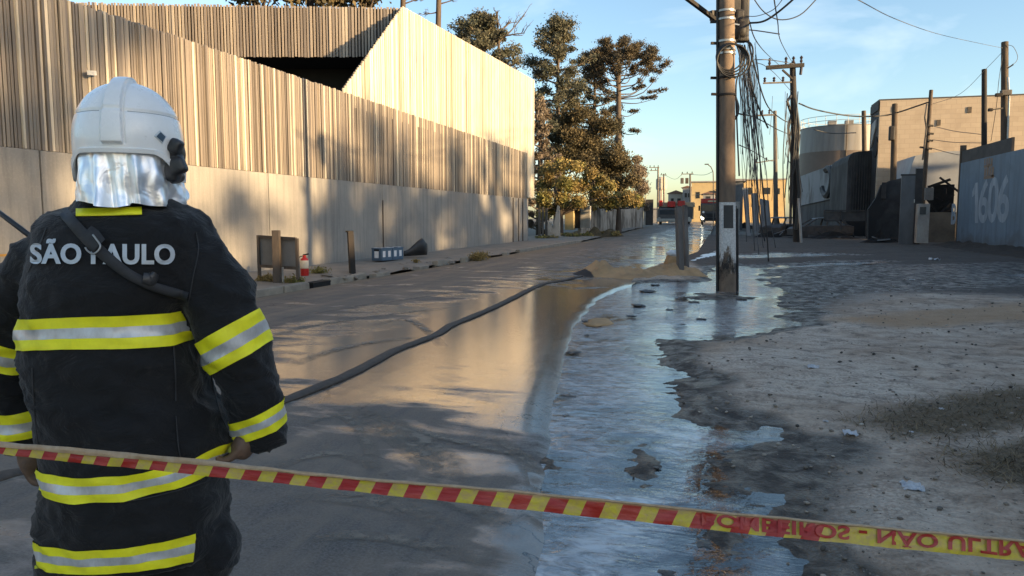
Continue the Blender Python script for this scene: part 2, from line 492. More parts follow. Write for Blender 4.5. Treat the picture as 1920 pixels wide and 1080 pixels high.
A_ash = np.maximum(A_ash, 0.8 * zone([(1500, 500), (1920, 470), (2100, 470), (2100, 500), (1700, 540)], 4.0))
for nm, arr in (('wet', A_wet), ('grass', A_grass), ('rust', A_rust), ('ash', A_ash)):
    at = ground.data.attributes.new(nm, 'FLOAT', 'POINT'); at.data.foreach_set('value', arr.astype(np.float32).ravel())

# --- wide base ground to the horizon
m_earth = M('earth', (0.16, 0.14, 0.11), (0.10, 0.09, 0.075), 0.3, 0.9, bump=0.3, bscale=6)
rows = []
for y in [-60, -20, 0, 20, 45, 55, 65, 75, 85, 95, 105, 115, 130, 160, 220, 350, 600, 1500]:
    z = gz(y) - 0.14 if y < 600 else gz(y) - 0.5
    rows.append([Vector((x, y, z)) for x in (-1200, -300, -80, -30, -12, 0, 12, 30, 80, 300, 1200)])
o = MB().grid(rows).build('ground', m_earth, origin=(0, 0, 0)); o['kind'] = 'structure'

# --- road: asphalt under mud film and runoff, wetter towards the flooded side
m_road, nt, b = new_mat('wet_asphalt'); n = N(nt)
p = n.pos()
ps = n.map(p, (1.0, 0.11, 1.0), (0, 0, R(4)))
streak = n.noise(ps, 2.2, 6, 0.62, 0.5); streak2 = n.noise(n.map(p, (1.0, 0.06, 1.0), (0, 0, R(-3))), 5.5, 5, 0.6, 0.3)
cross = n.noise(n.map(p, (0.35, 1.0, 1.0), (0, 0, R(-28))), 2.0, 6, 0.6, 0.6)
blot = n.noise(p, 0.55, 6, 0.6, 0.8); agg = n.noise(p, 75, 3, 0.75); mid = n.noise(p, 9, 5, 0.65)
side = n.attr('wet')
mud = n.ramp(n.math('ADD', n.math('MULTIPLY', streak, 0.6), n.math('MULTIPLY', cross, 0.4)), [(0.42, 0), (0.62, 1)])
col = n.mix(n.ramp(agg, [(0.3, 0), (0.7, 1)]), (0.075, 0.070, 0.065), (0.20, 0.185, 0.168))
col = n.mix(n.math('MULTIPLY', mud, 0.82), col, n.mix(mid, (0.18, 0.145, 0.112), (0.33, 0.27, 0.21)))
col = n.mix(n.math('MULTIPLY', n.ramp(streak2, [(0.55, 0), (0.68, 1)]), 0.35), col, (0.24, 0.20, 0.155))
vc = nt.nodes.new('ShaderNodeTexVoronoi'); vc.feature = 'DISTANCE_TO_EDGE'; vc.inputs['Scale'].default_value = 0.9; nt.links.new(n.math('ADD', 0, 0) and n.map(n.n.new('ShaderNodeVectorMath').outputs[0], (1, 1, 1)), vc.inputs['Vector'])
vm = [q for q in nt.nodes if q.type == 'VECT_MATH'][0]; vm.operation = 'ADD'; nt.links.new(p, vm.inputs[0]); nzc = nt.nodes.new('ShaderNodeTexNoise'); nzc.inputs['Scale'].default_value = 2.5; nzc.inputs['Detail'].default_value = 5; nt.links.new(p, nzc.inputs['Vector']); nt.links.new(nzc.outputs['Color'], vm.inputs[1])
col = n.mix(n.math('MULTIPLY', n.ramp(vc.outputs['Distance'], [(0.0, 1), (0.012, 0)]), n.ramp(blot, [(0.46, 0), (0.56, 0.9)])), col, (0.022, 0.021, 0.02))
dirt_sheen = n.attr('dirt_sheen')
col = n.mix(n.math('MULTIPLY', n.ramp(n.math('ADD', dirt_sheen, n.math('MULTIPLY', n.math('SUBTRACT', mid, 0.5), 0.9)), [(0.35, 0), (0.75, 1)]), 0.9), col, n.mix(mid, (0.15, 0.12, 0.085), (0.24, 0.20, 0.15)))
n.set(b, 'Base Color', col)
wetf = n.math('ADD', side, n.math('MULTIPLY', n.math('SUBTRACT', n.math('ADD', n.math('MULTIPLY', cross, 0.55), n.math('MULTIPLY', blot, 0.45)), 0.5), 3.6))
film = n.ramp(wetf, [(0.40, 0.0), (0.54, 0.55), (0.80, 1.0)])
n.set(b, 'Roughness', n.math('ADD', n.rng(film, 0, 1, 0.62, 0.07), n.math('MULTIPLY', n.math('SUBTRACT', mid, 0.5), 0.08), True))
n.set(b, 'Specular IOR Level', n.rng(film, 0, 1, 0.05, 1.0)); b.inputs['IOR'].default_value = 1.52
h = n.math('ADD', n.math('MULTIPLY', agg, n.rng(film, 0, 1, 0.7, 0.15)), n.math('ADD', n.math('MULTIPLY', streak2, n.rng(film, 0, 1, 0.6, 0.25)), n.math('MULTIPLY', mid, n.rng(film, 0, 1, 0.4, 0.2))))
n.bump(h, b, 0.30, 0.012)
rys = np.concatenate([graded(-12, 30, 0.25, 0.45), graded(30.6, 240, 0.6, 6)])
rows = []; wets = []; dirt_sheens = []
HOSE_X = [(2.0, -3.3), (8, -4.6), (10, -4.2), (14.5, -4.1), (20, -3.2)]
for y in rys:
    kx = kerb_x(y); row = []
    for k in range(49):
        x = lerp(-8.72, kx + 0.07 * noise.noise(Vector((y * 1.3, 0, 4))) + 0.05 * noise.noise(Vector((y * 4.1, 0, 9))), k / 48)
        row.append(Vector((x, y, 0.022 + gz(y) + 0.05 * math.sin(math.pi * k / 48) * 0.8 - 0.04 * (k == 0) - (0.045 + 0.02 * noise.noise(Vector((x * 2, y * 1.7, 3)))) * smooth(0.13, 0.0, kx - x) * (y < 17))))
        w = smooth(-6.9, -3.6, x) * 0.62 + 0.16 + 0.25 * smooth(kx - 1.0, kx - 0.1, x)
        w += 0.42 * smooth(-4.8, -3.4, x) * smooth(5.5, 8, y) * smooth(17, 13, y)
        w *= lerp(0.42, 1.0, smooth(4.2, 7.0, y))
        w *= lerp(1.0, 0.72, smooth(13, 24, y))
        w += 0.25 * smooth(24, 32, y) * smooth(60, 40, y) * smooth(-5, -2, x)
        wets.append(w)
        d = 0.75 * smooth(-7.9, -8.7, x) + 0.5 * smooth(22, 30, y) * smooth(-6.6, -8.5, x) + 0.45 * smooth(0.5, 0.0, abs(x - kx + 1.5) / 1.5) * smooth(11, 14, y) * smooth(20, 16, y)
        d += 0.34 * smooth(-5.2, -3.6, x) * smooth(kx - 0.4, kx - 1.0, x) * smooth(2.2, 3.2, y) * smooth(7.2, 5.2, y) + 0.2 * smooth(7, 9, y) * smooth(-4, -6, x)  # tan near patch: dust plus the lit wall's dull reflection painted as colour
        dirt_sheens.append(d)
    rows.append(row)
road = MB().grid(rows).build('road', m_road, origin=(-5, 10, 0), smooth=True)
road['kind'] = 'structure'
for nm, arr in (('wet', wets), ('dirt_sheen', dirt_sheens)):
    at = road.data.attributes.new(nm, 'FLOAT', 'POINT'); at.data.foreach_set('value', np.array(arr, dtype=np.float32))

# --- standing water: real sheet that the ground rises out of; silt shows where it is deep, the bed where it is thin
m_water = bpy.data.materials.new('muddy_water'); m_water.use_nodes = True
nt = m_water.node_tree; nt.nodes.clear(); n = N(nt)
p = n.pos()
rip0 = n.noise(n.map(p, (0.8, 1.5, 1.0), (0, 0, R(14))), 6.0, 6, 0.66, 1.1)
rip = n.noise(n.map(p, (0.55, 1.5, 1.0), (0, 0, R(14))), 6.0, 4, 0.58, 0.9)
rip2 = n.noise(n.map(p, (0.7, 1.5, 1.0), (0, 0, R(-10))), 21, 3, 0.6, 0.6)
calm = n.noise(p, 0.8, 4, 0.6)
depth = n.rng(n.attr('depth'), 0.004, 0.034, 0.0, 1.0)
hgt = n.math('MULTIPLY', n.math('ADD', rip, n.math('MULTIPLY', rip2, 0.30)), n.math('MULTIPLY', n.rng(depth, 0, 1, 0.25, 1.0), n.rng(calm, 0.35, 0.65, 0.35, 1.15)))
bn = n.bump(hgt, None, 0.6, 0.032)
fr = n.n.new('ShaderNodeFresnel'); fr.inputs['IOR'].default_value = 1.95; n.l.new(bn, fr.inputs['Normal'])
gl = n.n.new('ShaderNodeBsdfGlossy'); gl.inputs['Roughness'].default_value = 0.05; n.l.new(bn, gl.inputs['Normal']); gl.inputs['Color'].default_value = (1, 1, 1, 1)
foam = n.ramp(n.noise(n.map(p, (1, 0.7, 1)), 5, 6, 0.7, 1.0), [(0.58, 0), (0.72, 0.85)])
silt_glint = n.mix(foam, n.mix(n.ramp(rip0, [(0.40, 0), (0.62, 1)]), (0.16, 0.16, 0.16), (0.62, 0.615, 0.60)), (0.55, 0.56, 0.56))  # pale silt, with bright ripple glints and dark troughs painted into its colour
df = n.n.new('ShaderNodeBsdfDiffuse'); n.l.new(silt_glint, df.inputs['Color'])
tp = n.n.new('ShaderNodeBsdfTransparent'); tp.inputs['Color'].default_value = (0.75, 0.75, 0.74, 1)
m1 = n.n.new('ShaderNodeMixShader'); n.l.new(n.math('MULTIPLY', depth, 0.85), m1.inputs[0]); n.l.new(tp.outputs[0], m1.inputs[1]); n.l.new(df.outputs[0], m1.inputs[2])
m2 = n.n.new('ShaderNodeMixShader'); n.l.new(fr.outputs[0], m2.inputs[0]); n.l.new(m1.outputs[0], m2.inputs[1]); n.l.new(gl.outputs[0], m2.inputs[2])
out = n.n.new('ShaderNodeOutputMaterial'); n.l.new(m2.outputs[0], out.inputs[0])
ci = [k for k in range(len(gxs)) if gxs[k] < 9.0][::2]; ri_ = [k for k in range(len(gys)) if gys[k] < 46][::2]
WXg, WYg = np.meshgrid(gxs[ci], gys[ri_]); DW = WATER_Z - GZ[np.ix_(ri_, ci)]
wi = np.arange(WXg.size).reshape(WXg.shape); WFq = np.stack([wi[:-1, :-1], wi[:-1, 1:], wi[1:, 1:], wi[1:, :-1]], -1).reshape(-1, 4)
keep = DW.ravel()[WFq].max(1) > -0.01; WFq = WFq[keep]
used = np.unique(WFq); remap = np.full(WXg.size, -1); remap[used] = np.arange(len(used))
o = np_mesh('water', np.stack([WXg, WYg, np.full(WXg.shape, WATER_Z)], -1).reshape(-1, 3)[used], remap[WFq], m_water, origin=(0, 10, 0)); o['kind'] = 'structure'
at = o.data.attributes.new('depth', 'FLOAT', 'POINT'); at.data.foreach_set('value', DW.ravel()[used].astype(np.float32))
# thin ribbon of foam water along the far road edge
m_foam = M('foam_water', (0.75, 0.78, 0.8), (0.5, 0.53, 0.55), 9, 0.35, bump=0.4, bscale=30)
rib = []
for (a, c) in [((1290, 488), (1305, 489)), ((1310, 480), (1330, 482)), ((1335, 470), (1360, 474)), ((1368, 462), (1400, 465)), ((1400, 458), (1430, 460))]:
    rib.append([P(a[0], a[1], 0.05), P((a[0] + c[0]) / 2, (a[1] + c[1]) / 2, 0.085), P(c[0], c[1], 0.05)])
o = MB().grid(rib).build('foam_runoff', m_foam, smooth=True); o['kind'] = 'structure'

# --- left pavement
m_pave = M('pavement_concrete', (0.27, 0.235, 0.19), (0.17, 0.15, 0.125), 1.3, 0.85, bump=0.35, bscale=14)
PAVE_Z = 0.125
rows = []
for i, y in enumerate(graded(-12, 90, 0.35, 1.2)):
    x1 = -8.86 + 0.12 * noise.noise(Vector((y * 0.7, 0, 0)))
    if y > 50: x1 = -8.86 - 0.0 * y
    row = []
    for k in range(15):
        x = lerp(-12.6 if y < 46 else -14, x1, k / 14)
        rough_z = 0.025 * noise.noise(Vector((x * 1.3, y * 1.1, 2))) + (0.05 * noise.noise(Vector((x * 3, y * 3, 5))) * smooth(15.5, 18, y) * smooth(-10.6, -9.2, x))
        drop = smooth(-9.7, -8.9, x) * (smooth(15.0, 16.5, y) * 0.075)
        row.append(Vector((x, y, PAVE_Z + gz(y) + rough_z - drop)))
    rows.append(row)
pav = MB().grid(rows).build('pavement', m_pave, origin=(-10.5, 10, 0), smooth=True); pav['kind'] = 'structure'
m_kerb = M('kerb_concrete', (0.32, 0.28, 0.22), (0.19, 0.17, 0.14), 3, 0.85, bump=0.4, bscale=18)
m_dark = M('dark_hollow', (0.008, 0.008, 0.008), (0.012, 0.011, 0.01), 3, 0.95, bump=0)
kerb = MB()
y = -4.0; first = True; kn = 0
kr = random.Random(4)
kerb_meshes = []
for k in range(4):
    q = MB().bevbox((0, 0, 0), (0.22, 0.96, 0.20), 0.025)
    for vv in q.v: vv += Vector((noise.noise(vv * 4 + Vector((k * 9, 0, 0))), noise.noise(vv * 4 + Vector((k * 9, 3, 0))), noise.noise(vv * 4 + Vector((k * 9, 7, 0))))) * 0.018
    me = bpy.data.meshes.new('kerb_stone'); me.from_pydata([tuple(t) for t in q.v], [], q.f); me.materials.append(m_kerb); kerb_meshes.append(me)
while y < 48:
    broken = 15.6 < y < 34
    if not (14.9 < y < 15.9) and not (broken and kr.random() < 0.42):
        o = link_mesh('kerb_stone', kerb_meshes[kr.randrange(4)], pav)
        o.location = Vector((-8.76 + (kr.uniform(-0.12, 0.10) if broken else kr.uniform(-0.01, 0.01)), y, 0.055 + (kr.uniform(-0.05, 0.015) if broken else 0))) - pav.location
        o.rotation_euler = (kr.uniform(-0.06, 0.06) if broken else 0, kr.uniform(-0.12, 0.12) if broken else 0, kr.uniform(-0.22, 0.22) if broken else 0)
    y += 1.0
# storm drain mouth in the gap of the kerb
q = MB(); q.bbox((-9.05, 14.75, -0.02), (-8.72, 15.75, 0.112))
q.build('drain_mouth', m_dark, pav)

# ================================================================== LEFT WALL AND SLATTED FENCE
WALL_X = -12.0
m_conc, nt, b = new_mat('cast_concrete'); n = N(nt)
p = n.pos()
blot = n.noise(p, 0.5, 6, 0.6, 0.4); drip = n.noise(n.map(p, (1, 3.2, 0.22)), 1.6, 6, 0.65); fine = n.noise(p, 22, 5, 0.65)
col = n.mix(n.ramp(blot, [(0.35, 0), (0.65, 1)]), (0.31, 0.285, 0.25), (0.225, 0.21, 0.19))
col = n.mix(n.math('MULTIPLY', n.ramp(drip, [(0.46, 0), (0.66, 1)]), 0.62), col, (0.15, 0.14, 0.13))
col = n.mix(n.math('MULTIPLY', n.ramp(fine, [(0.5, 0), (0.8, 1)]), 0.35), col, (0.42, 0.38, 0.32))
n.set(b, 'Base Color', col); b.inputs['Roughness'].default_value = 0.82
n.bump(n.math('ADD', fine, n.math('MULTIPLY', drip, 0.5)), b, 0.25, 0.01)
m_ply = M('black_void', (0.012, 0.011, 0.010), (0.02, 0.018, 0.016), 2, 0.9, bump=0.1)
wall = thing('concrete_wall', (WALL_X, 22, 0), 'long grey cast concrete wall under the slatted fence, left of the road', 'wall')
bounds = [-6, 3.0, 10.95, 18.1, 25.25, 31.3, 36.6, 46.6]
for a, c in zip(bounds, bounds[1:]):
    MB().bevbox((WALL_X - 0.15, (a + c) / 2, 1.39), (0.3, c - a - 0.035, 2.78), 0.012).build('wall_panel', m_conc, wall)
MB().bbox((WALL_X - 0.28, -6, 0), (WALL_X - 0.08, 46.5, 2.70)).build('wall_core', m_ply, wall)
MB().bevbox((WALL_X - 0.75, 47.55, 1.39), (0.3, 1.9, 2.78), 0.012).build('return_panel', m_conc, wall)
for yy, r_ in ((43.05, 0.035), (44.3, 0.03), (45.3, 0.035)):
    MB().tube([(WALL_X + 0.03, yy, 0.12), (WALL_X + 0.03, yy, 2.75)], r_, 6).build('drain_pipe', M('pipe_brown', (0.07, 0.055, 0.045)), wall)
MB().tube([(WALL_X + 0.02, 25.25, 0.2), (WALL_X + 0.02, 25.25, 2.2)], 0.025, 6).build('drain_pipe', M('pipe_brown', (0.07, 0.055, 0.045)), wall)
MB().bbox((WALL_X + 0.001, -5, 0.89), (WALL_X + 0.012, 10.4, 0.93)).build('ochre_line', M('ochre', (0.42, 0.22, 0.04)), wall)

# slats: weathered timber, every one with its own tone
def slat_material(name, stops, rough=0.42):
    m, nt, b = new_mat(name); n = N(nt)
    oi = n.n.new('ShaderNodeObjectInfo').outputs['Random']
    ri = n.n.new('ShaderNodeNewGeometry').outputs['Random Per Island']
    t = n.math('FRACT', n.math('ADD', oi, ri))
    p = n.pos()
    col = n.ramp(t, stops)
    gr = n.noise(n.map(p, (9, 9, 0.35)), 3.5, 6, 0.65, 0.3)
    age = n.noise(n.map(p, (1, 1, 0.5)), 1.2, 5, 0.6)
    col = n.mix(n.math('MULTIPLY', n.ramp(gr, [(0.4, 0), (0.75, 1)]), 0.45), col, (0.13, 0.10, 0.075))
    col = n.mix(n.math('MULTIPLY', n.ramp(age, [(0.45, 0), (0.7, 1)]), 0.3), col, (0.24, 0.20, 0.16))
    n.set(b, 'Base Color', col); b.inputs['Roughness'].default_value = rough
    n.bump(gr, b, 0.3, 0.006)
    return m
m_slat = slat_material('weathered_slats', [(0.0, (0.115, 0.096, 0.08)), (0.35, (0.185, 0.155, 0.126)), (0.62, (0.265, 0.22, 0.175)), (0.82, (0.34, 0.285, 0.22)), (0.86, (0.60, 0.51, 0.38)), (1.0, (0.66, 0.57, 0.44))])
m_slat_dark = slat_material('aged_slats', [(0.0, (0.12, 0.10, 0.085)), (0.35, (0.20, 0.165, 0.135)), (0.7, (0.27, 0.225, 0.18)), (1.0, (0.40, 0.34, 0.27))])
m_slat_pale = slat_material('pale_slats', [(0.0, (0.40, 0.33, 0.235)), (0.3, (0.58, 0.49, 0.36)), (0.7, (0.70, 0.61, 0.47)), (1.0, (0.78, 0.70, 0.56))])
SL = 0.118
FT = 5.66
fence = thing('slatted_fence', (WALL_X, 24, 2.78), 'tall fence of upright weathered timber slats standing on the concrete wall', 'fence')
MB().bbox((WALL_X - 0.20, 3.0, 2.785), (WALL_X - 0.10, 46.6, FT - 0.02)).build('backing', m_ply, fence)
def unit_slat(name, mat, w):
    q = MB().bevbox((0, 0, 0.5), (0.05, w, 1.0), 0.004); me = bpy.data.meshes.new(name)
    me.from_pydata([tuple(t) for t in q.v], [], q.f); me.materials.append(mat); return me
slat_me = [unit_slat('slat', m_slat, w) for w in (0.046, 0.054, 0.060, 0.064)]
SLF = 0.076
dark_me = [unit_slat('slat', m_slat_dark, w) for w in (0.070, 0.082, 0.094)]
sr = random.Random(8)
yy = 4.2; cnt = 0; far_slats = MB()
far_slats_pale = MB()
while yy < 46.6:
    prou = sr.choice((0.0, 0.0, 0.006, 0.015, 0.03)); hgt = FT - 2.785 + sr.uniform(-0.02, 0.02)
    if yy > 9.2 and cnt < 300:
        cnt += 1
        o = link_mesh('slat', slat_me[sr.randrange(4)], fence)
        o.location = Vector((WALL_X - 0.045 + prou, yy, 2.785)) - fence.location; o.scale = (1, 1, hgt)
        o.rotation_euler = (sr.uniform(-0.004, 0.004), 0, sr.uniform(-0.22, 0.22))
    else:
        far_slats.box((WALL_X - 0.045 + prou, yy, 2.785 + hgt / 2), (0.05, sr.uniform(0.046, 0.064), hgt))
    yy += SLF
if far_slats.v: o = far_slats.build('far_slats', m_slat, fence); o['kind'] = 'stuff'

# building behind: street face rises above the fence, side face set back
G1 = WX(648, 165, WALL_X); G2 = WX(757, 12, WALL_X); G3 = WX(1003, 150, WALL_X)
bld = thing('slatted_building', (WALL_X - 6, 40, 0), 'slat clad building with a slanting prow rising behind the fence', 'building')
gs = MB(); yy = G1.y
def gable_top(y):
    if y < G2.y: return lerp(G1.z, G2.z, (y - G1.y) / (G2.y - G1.y))
    return lerp(G2.z, G3.z, (y - G2.y) / (G3.y - G2.y))
while yy < 48.4:
    zt = gable_top(yy); zb = FT - 0.4 if yy < 46.5 else 2.9
    if zt > zb + 0.05:
        gs.box((WALL_X - 0.075 + sr.choice((0, 0, 0.01, 0.02, 0.03)), yy, (zt + zb) / 2), (0.05, sr.uniform(0.08, 0.108), zt - zb))
    yy += SL
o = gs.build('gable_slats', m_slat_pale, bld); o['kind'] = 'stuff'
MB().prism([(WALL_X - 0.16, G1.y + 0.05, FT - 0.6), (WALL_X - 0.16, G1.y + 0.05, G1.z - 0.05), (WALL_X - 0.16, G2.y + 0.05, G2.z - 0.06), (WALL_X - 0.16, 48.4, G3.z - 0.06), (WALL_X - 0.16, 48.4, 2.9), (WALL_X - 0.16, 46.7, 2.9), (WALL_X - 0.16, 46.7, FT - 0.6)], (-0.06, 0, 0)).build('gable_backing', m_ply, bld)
# set-back side face running off to the left, level with the prow's top corner
FB = PT(700, 100, PT(757, 12, 28.4).y and 28.4).z
dl = -RIGHT
fz0, fz1 = FB, G2.z - 0.02
A0 = Vector((WALL_X - 0.12, G2.y + 0.12, 0))
L_F = 17.0; k = 0; s_ = 0.06
rotz = math.atan2(dl.x, -dl.y) + math.pi
rot_f = math.atan2(-_sy, _cy)
while s_ < L_F:
    q = A0 + dl * s_
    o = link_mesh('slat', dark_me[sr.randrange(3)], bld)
    zz = lerp(fz1, fz1 + 0.28, s_ / L_F)
    o.location = Vector((q.x, q.y, fz0 + sr.uniform(-0.02, 0.02))) - bld.location + (-FWD * sr.choice((0, 0.01, 0.02, 0.035)))
    o.scale = (1, 1, zz - fz0 + sr.uniform(-0.015, 0.015)); o.rotation_euler = (0, 0, YAW + math.pi / 2 + sr.uniform(-0.1, 0.1))
    s_ += 0.124
B0 = A0 + FWD * 0.06; B1 = A0 + dl * L_F + FWD * 0.06
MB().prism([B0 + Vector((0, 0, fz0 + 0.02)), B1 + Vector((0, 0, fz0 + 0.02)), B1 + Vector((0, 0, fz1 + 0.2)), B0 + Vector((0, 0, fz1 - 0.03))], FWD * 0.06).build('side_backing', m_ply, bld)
# soffit, recessed dark storey and roof
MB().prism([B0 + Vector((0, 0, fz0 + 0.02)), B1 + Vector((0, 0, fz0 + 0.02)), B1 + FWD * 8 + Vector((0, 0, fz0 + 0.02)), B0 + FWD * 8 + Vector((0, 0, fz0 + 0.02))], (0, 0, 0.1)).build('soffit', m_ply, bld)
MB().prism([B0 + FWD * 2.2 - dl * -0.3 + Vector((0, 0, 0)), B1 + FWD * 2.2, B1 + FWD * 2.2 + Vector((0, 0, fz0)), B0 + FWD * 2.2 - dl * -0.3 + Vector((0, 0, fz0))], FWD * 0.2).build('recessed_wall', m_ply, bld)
MB().prism([B0 + FWD * 0.3 + Vector((0, 0, fz1 - 0.3)), B1 + FWD * 0.3 + Vector((0, 0, fz1 - 0.3)), Vector((-28, 48.3, fz1 - 0.3)), Vector((WALL_X - 0.4, 48.3, fz1 - 0.3))], (0, 0, 0.15)).build('roof', m_ply, bld)
MB().bbox((-28, 48.1, 0), (WALL_X - 0.4, 48.3, G3.z - 0.6)).build('end_wall', m_conc, bld)
# security camera on the fence
sc_p = WX(163, 138, WALL_X)
cam_t = thing('security_camera', sc_p, 'small white security camera fixed to the slatted fence', 'camera')
m_wp = M('white_plastic', (0.75, 0.74, 0.7), (0.6, 0.58, 0.54), 8, 0.4, bump=0)
MB().bar(sc_p + Vector((0.06, 0.12, 0.03)), sc_p + Vector((0.2, -0.14, -0.02)), 0.085, 0.085).build('housing', m_wp, cam_t)
MB().bar(sc_p + Vector((-0.02, 0.04, 0.06)), sc_p + Vector((0.1, 0.04, 0.02)), 0.04).build('bracket', m_wp, cam_t)

# ================================================================== RIGHT SIDE: BLUE WALL, BUILDINGS, TANK
BX = 12.0
m_blue, nt, b = new_mat('blue_paint'); n = N(nt)
p = n.pos()
blot = n.noise(p, 0.7, 6, 0.6, 0.5); drip = n.noise(n.map(p, (1, 2.5, 0.2)), 1.3, 6, 0.65, 0.3)
low = n.ramp(n.math('ADD', n.n.new('ShaderNodeSeparateXYZ').outputs[2], 0.0), [(0, 0), (1, 1)])
sx = [q for q in nt.nodes if q.type == 'SEPXYZ'][0]; nt.links.new(p, sx.inputs[0])
col = n.mix(n.ramp(blot, [(0.35, 0), (0.68, 1)]), (0.068, 0.112, 0.165), (0.10, 0.16, 0.225))
col = n.mix(n.math('MULTIPLY', n.ramp(drip, [(0.48, 0), (0.7, 1)]), 0.55), col, (0.05, 0.07, 0.10))
grime = n.ramp(n.math('ADD', sx.outputs[2], n.math('MULTIPLY', n.math('SUBTRACT', blot, 0.5), 2.2)), [(0.25, 1), (0.95, 0)])
col = n.mix(n.math('MULTIPLY', grime, 0.7), col, (0.045, 0.05, 0.06))
n.set(b, 'Base Color', col); b.inputs['Roughness'].default_value = 0.62
n.bump(n.noise(p, 20, 5, 0.6), b, 0.2, 0.008)
m_soot = M('sooty_steel', (0.022, 0.021, 0.021), (0.05, 0.045, 0.042), 2.2, 0.75, bump=0.25)
m_rustpost = M('rusted_post', (0.10, 0.075, 0.05), (0.05, 0.04, 0.032), 5, 0.85, bump=0.3)
bw = thing('blue_wall', (BX, 20, 0), 'tall weathered blue wall painted with the number 1606, at the right edge', 'wall')
BZ = 4.42
edges = [-10, -2, 6, 14, 22, 30, 37.4, 44.5]
for a, c in zip(edges, edges[1:]):
    MB().bbox((BX, a + 0.006, 0), (BX + 0.22, c - 0.006, BZ)).build('wall_panel', m_blue, bw)
MB().bbox((BX + 0.02, 37.4, BZ + 0.004), (BX + 0.12, 44.5, BZ + 0.62)).build('top_panel', m_soot, bw)
MB().bbox((BX - 0.02, 44.51, 0), (BX + 0.24, 44.68, 5.35)).build('end_post', m_rustpost, bw)
m_paintnum = M('faded_paint', (0.27, 0.33, 0.39), (0.12, 0.175, 0.23), 1.6, 0.7, bump=0.1, stretch=(1, 2, .4))
def wall_text(txt, u0, v0, u1, v1, parent, name, mat, offset=0.03):
    "one glyph fitted to a box on the plane of the blue wall"
    a = WX(u0, v0, BX); c = WX(u1, v1, BX)
    vs, fs = text_mesh(txt, offset)
    xs = [q[0] for q in vs]; ys = [q[1] for q in vs]
    mb = MB(); X0, X1, Y0, Y1 = min(xs), max(xs), min(ys), max(ys)
    d = 0.018
    mb.add([(BX - 0.004, lerp(a.y, c.y, (x - X0) / (X1 - X0)), lerp(c.z, a.z, (y - Y0) / (Y1 - Y0))) for x, y in vs], fs)
    return mb.build(name, mat, parent, fix=False)
def wpoly(px, name, mat, parent):
    ps = [WX(u, v, BX) for u, v in px]; q = MB(); q.add([(BX - 0.004, p_.y, p_.z) for p_ in ps], [tuple(range(len(ps)))]); return q.build(name, mat, parent, fix=False)
wpoly([(1834, 342), (1834, 418), (1828.5, 418), (1828.5, 364), (1823, 370), (1823, 360), (1829, 343)], 'painted_digit', m_paintnum, bw)
for ch, u0, u1, v0, v1 in (('6', 1838, 1851.5, 337, 419), ('0', 1855, 1869.5, 333, 418), ('6', 1873.5, 1890, 329, 418)):
    wall_text(ch, u0, v0, u1, v1, bw, 'painted_digit', m_paintnum, 0.02)
wall_text('B', 1785, 382, 1792, 421, bw, 'painted_letter', m_paintnum, 0.035)
m_emb = M('ochre_paint', (0.20, 0.14, 0.09), (0.13, 0.095, 0.07), 6, 0.7, bump=0)
q = MB()
def emb(u0, v0, u1, v1):
    a, c = WX(u0, v0, BX), WX(u1, v1, BX)
    q.add([(BX - 0.005, a.y, a.z), (BX - 0.005, c.y, a.z), (BX - 0.005, c.y, c.z), (BX - 0.005, a.y, c.z)], [(0, 1, 2, 3)])
for bx_ in ((1846, 298, 1847.5, 308), (1850, 297, 1852, 309), (1854, 296, 1856, 309), (1858.5, 297, 1861, 308), (1845, 310, 1861, 312), (1846, 316, 1849, 329), (1851, 312.5, 1853.5, 329), (1856, 314, 1858, 329), (1860, 313, 1863, 331), (1845, 330.5, 1864, 333.5)): emb(*bx_)
q.build('painted_emblem', m_emb, bw, fix=False)
# weedy bank of dark soil at the wall's foot
m_soil = M('dark_soil', (0.045, 0.036, 0.027), (0.022, 0.018, 0.015), 6, 0.95, bump=0.8, bscale=25, bdist=0.03)
rows = []
for i in range(60):
    y = lerp(22, 44, i / 59)
    hh = 0.30 + 0.28 * noise.noise(Vector((y * 0.5, 3, 0))) + 0.12 * noise.noise(Vector((y * 2.1, 8, 0)))
    rows.append([Vector((BX + 0.05 - 1.7 * t, y, 0.05 + gz(y) + max(0.0, hh) * (1 - t) ** 0.8 * (1 + 0.25 * noise.noise(Vector((t * 5, y * 3, 1)))) - 0.12 * (t > 0.98))) for t in [k / 10 for k in range(11)]])
o = MB().grid(rows).build('soil_bank', m_soil, smooth=True); o['kind'] = 'structure'

# ---- gateway between the blue wall and the tan building
def facing(u0, v0, u1, v1, y, depth, mat, name, parent, bev=0.0):
    a, c = WY(u0, v0, y), WY(u1, v1, y)
    lo = Vector((min(a.x, c.x), y, min(a.z, c.z))); hi = Vector((max(a.x, c.x), y + depth, max(a.z, c.z)))
    mb = MB()
    if bev: mb.bevbox((lo + hi) / 2, hi - lo, bev)
    else: mb.bbox(lo, hi)
    return mb.build(name, mat, parent)
m_greymetal = M('sooty_sheet', (0.13, 0.135, 0.14), (0.06, 0.062, 0.066), 1.2, 0.6, bump=0.2, stretch=(1, 1, 0.5))
m_white_old = M('old_whitewash', (0.44, 0.42, 0.38), (0.22, 0.20, 0.18), 2.0, 0.85, bump=0.3, stretch=(1, 1, 0.6))
YG = 46.0
gate = thing('metal_gate', WY(1705, 460, YG), 'grey sooty metal gate panel standing left of the white meter pillar', 'gate')
facing(1691, 329, 1718, 459, YG, 0.10, m_greymetal, 'gate_panel', gate)
facing(1718.4, 316, 1724, 459, YG - 0.05, 0.16, m_soot, 'gate_post', gate)
facing(1690, 326.5, 1718, 329, YG - 0.02, 0.14, m_soot, 'top_rail', gate)
facing(1714, 374, 1717, 380, YG - 0.03, 0.04, m_wp, 'lock_box', gate)
pil = thing('meter_pillar', WY(1731, 456, YG - 0.6), 'whitewashed electricity meter pillar beside the grey gate panel', 'pillar')
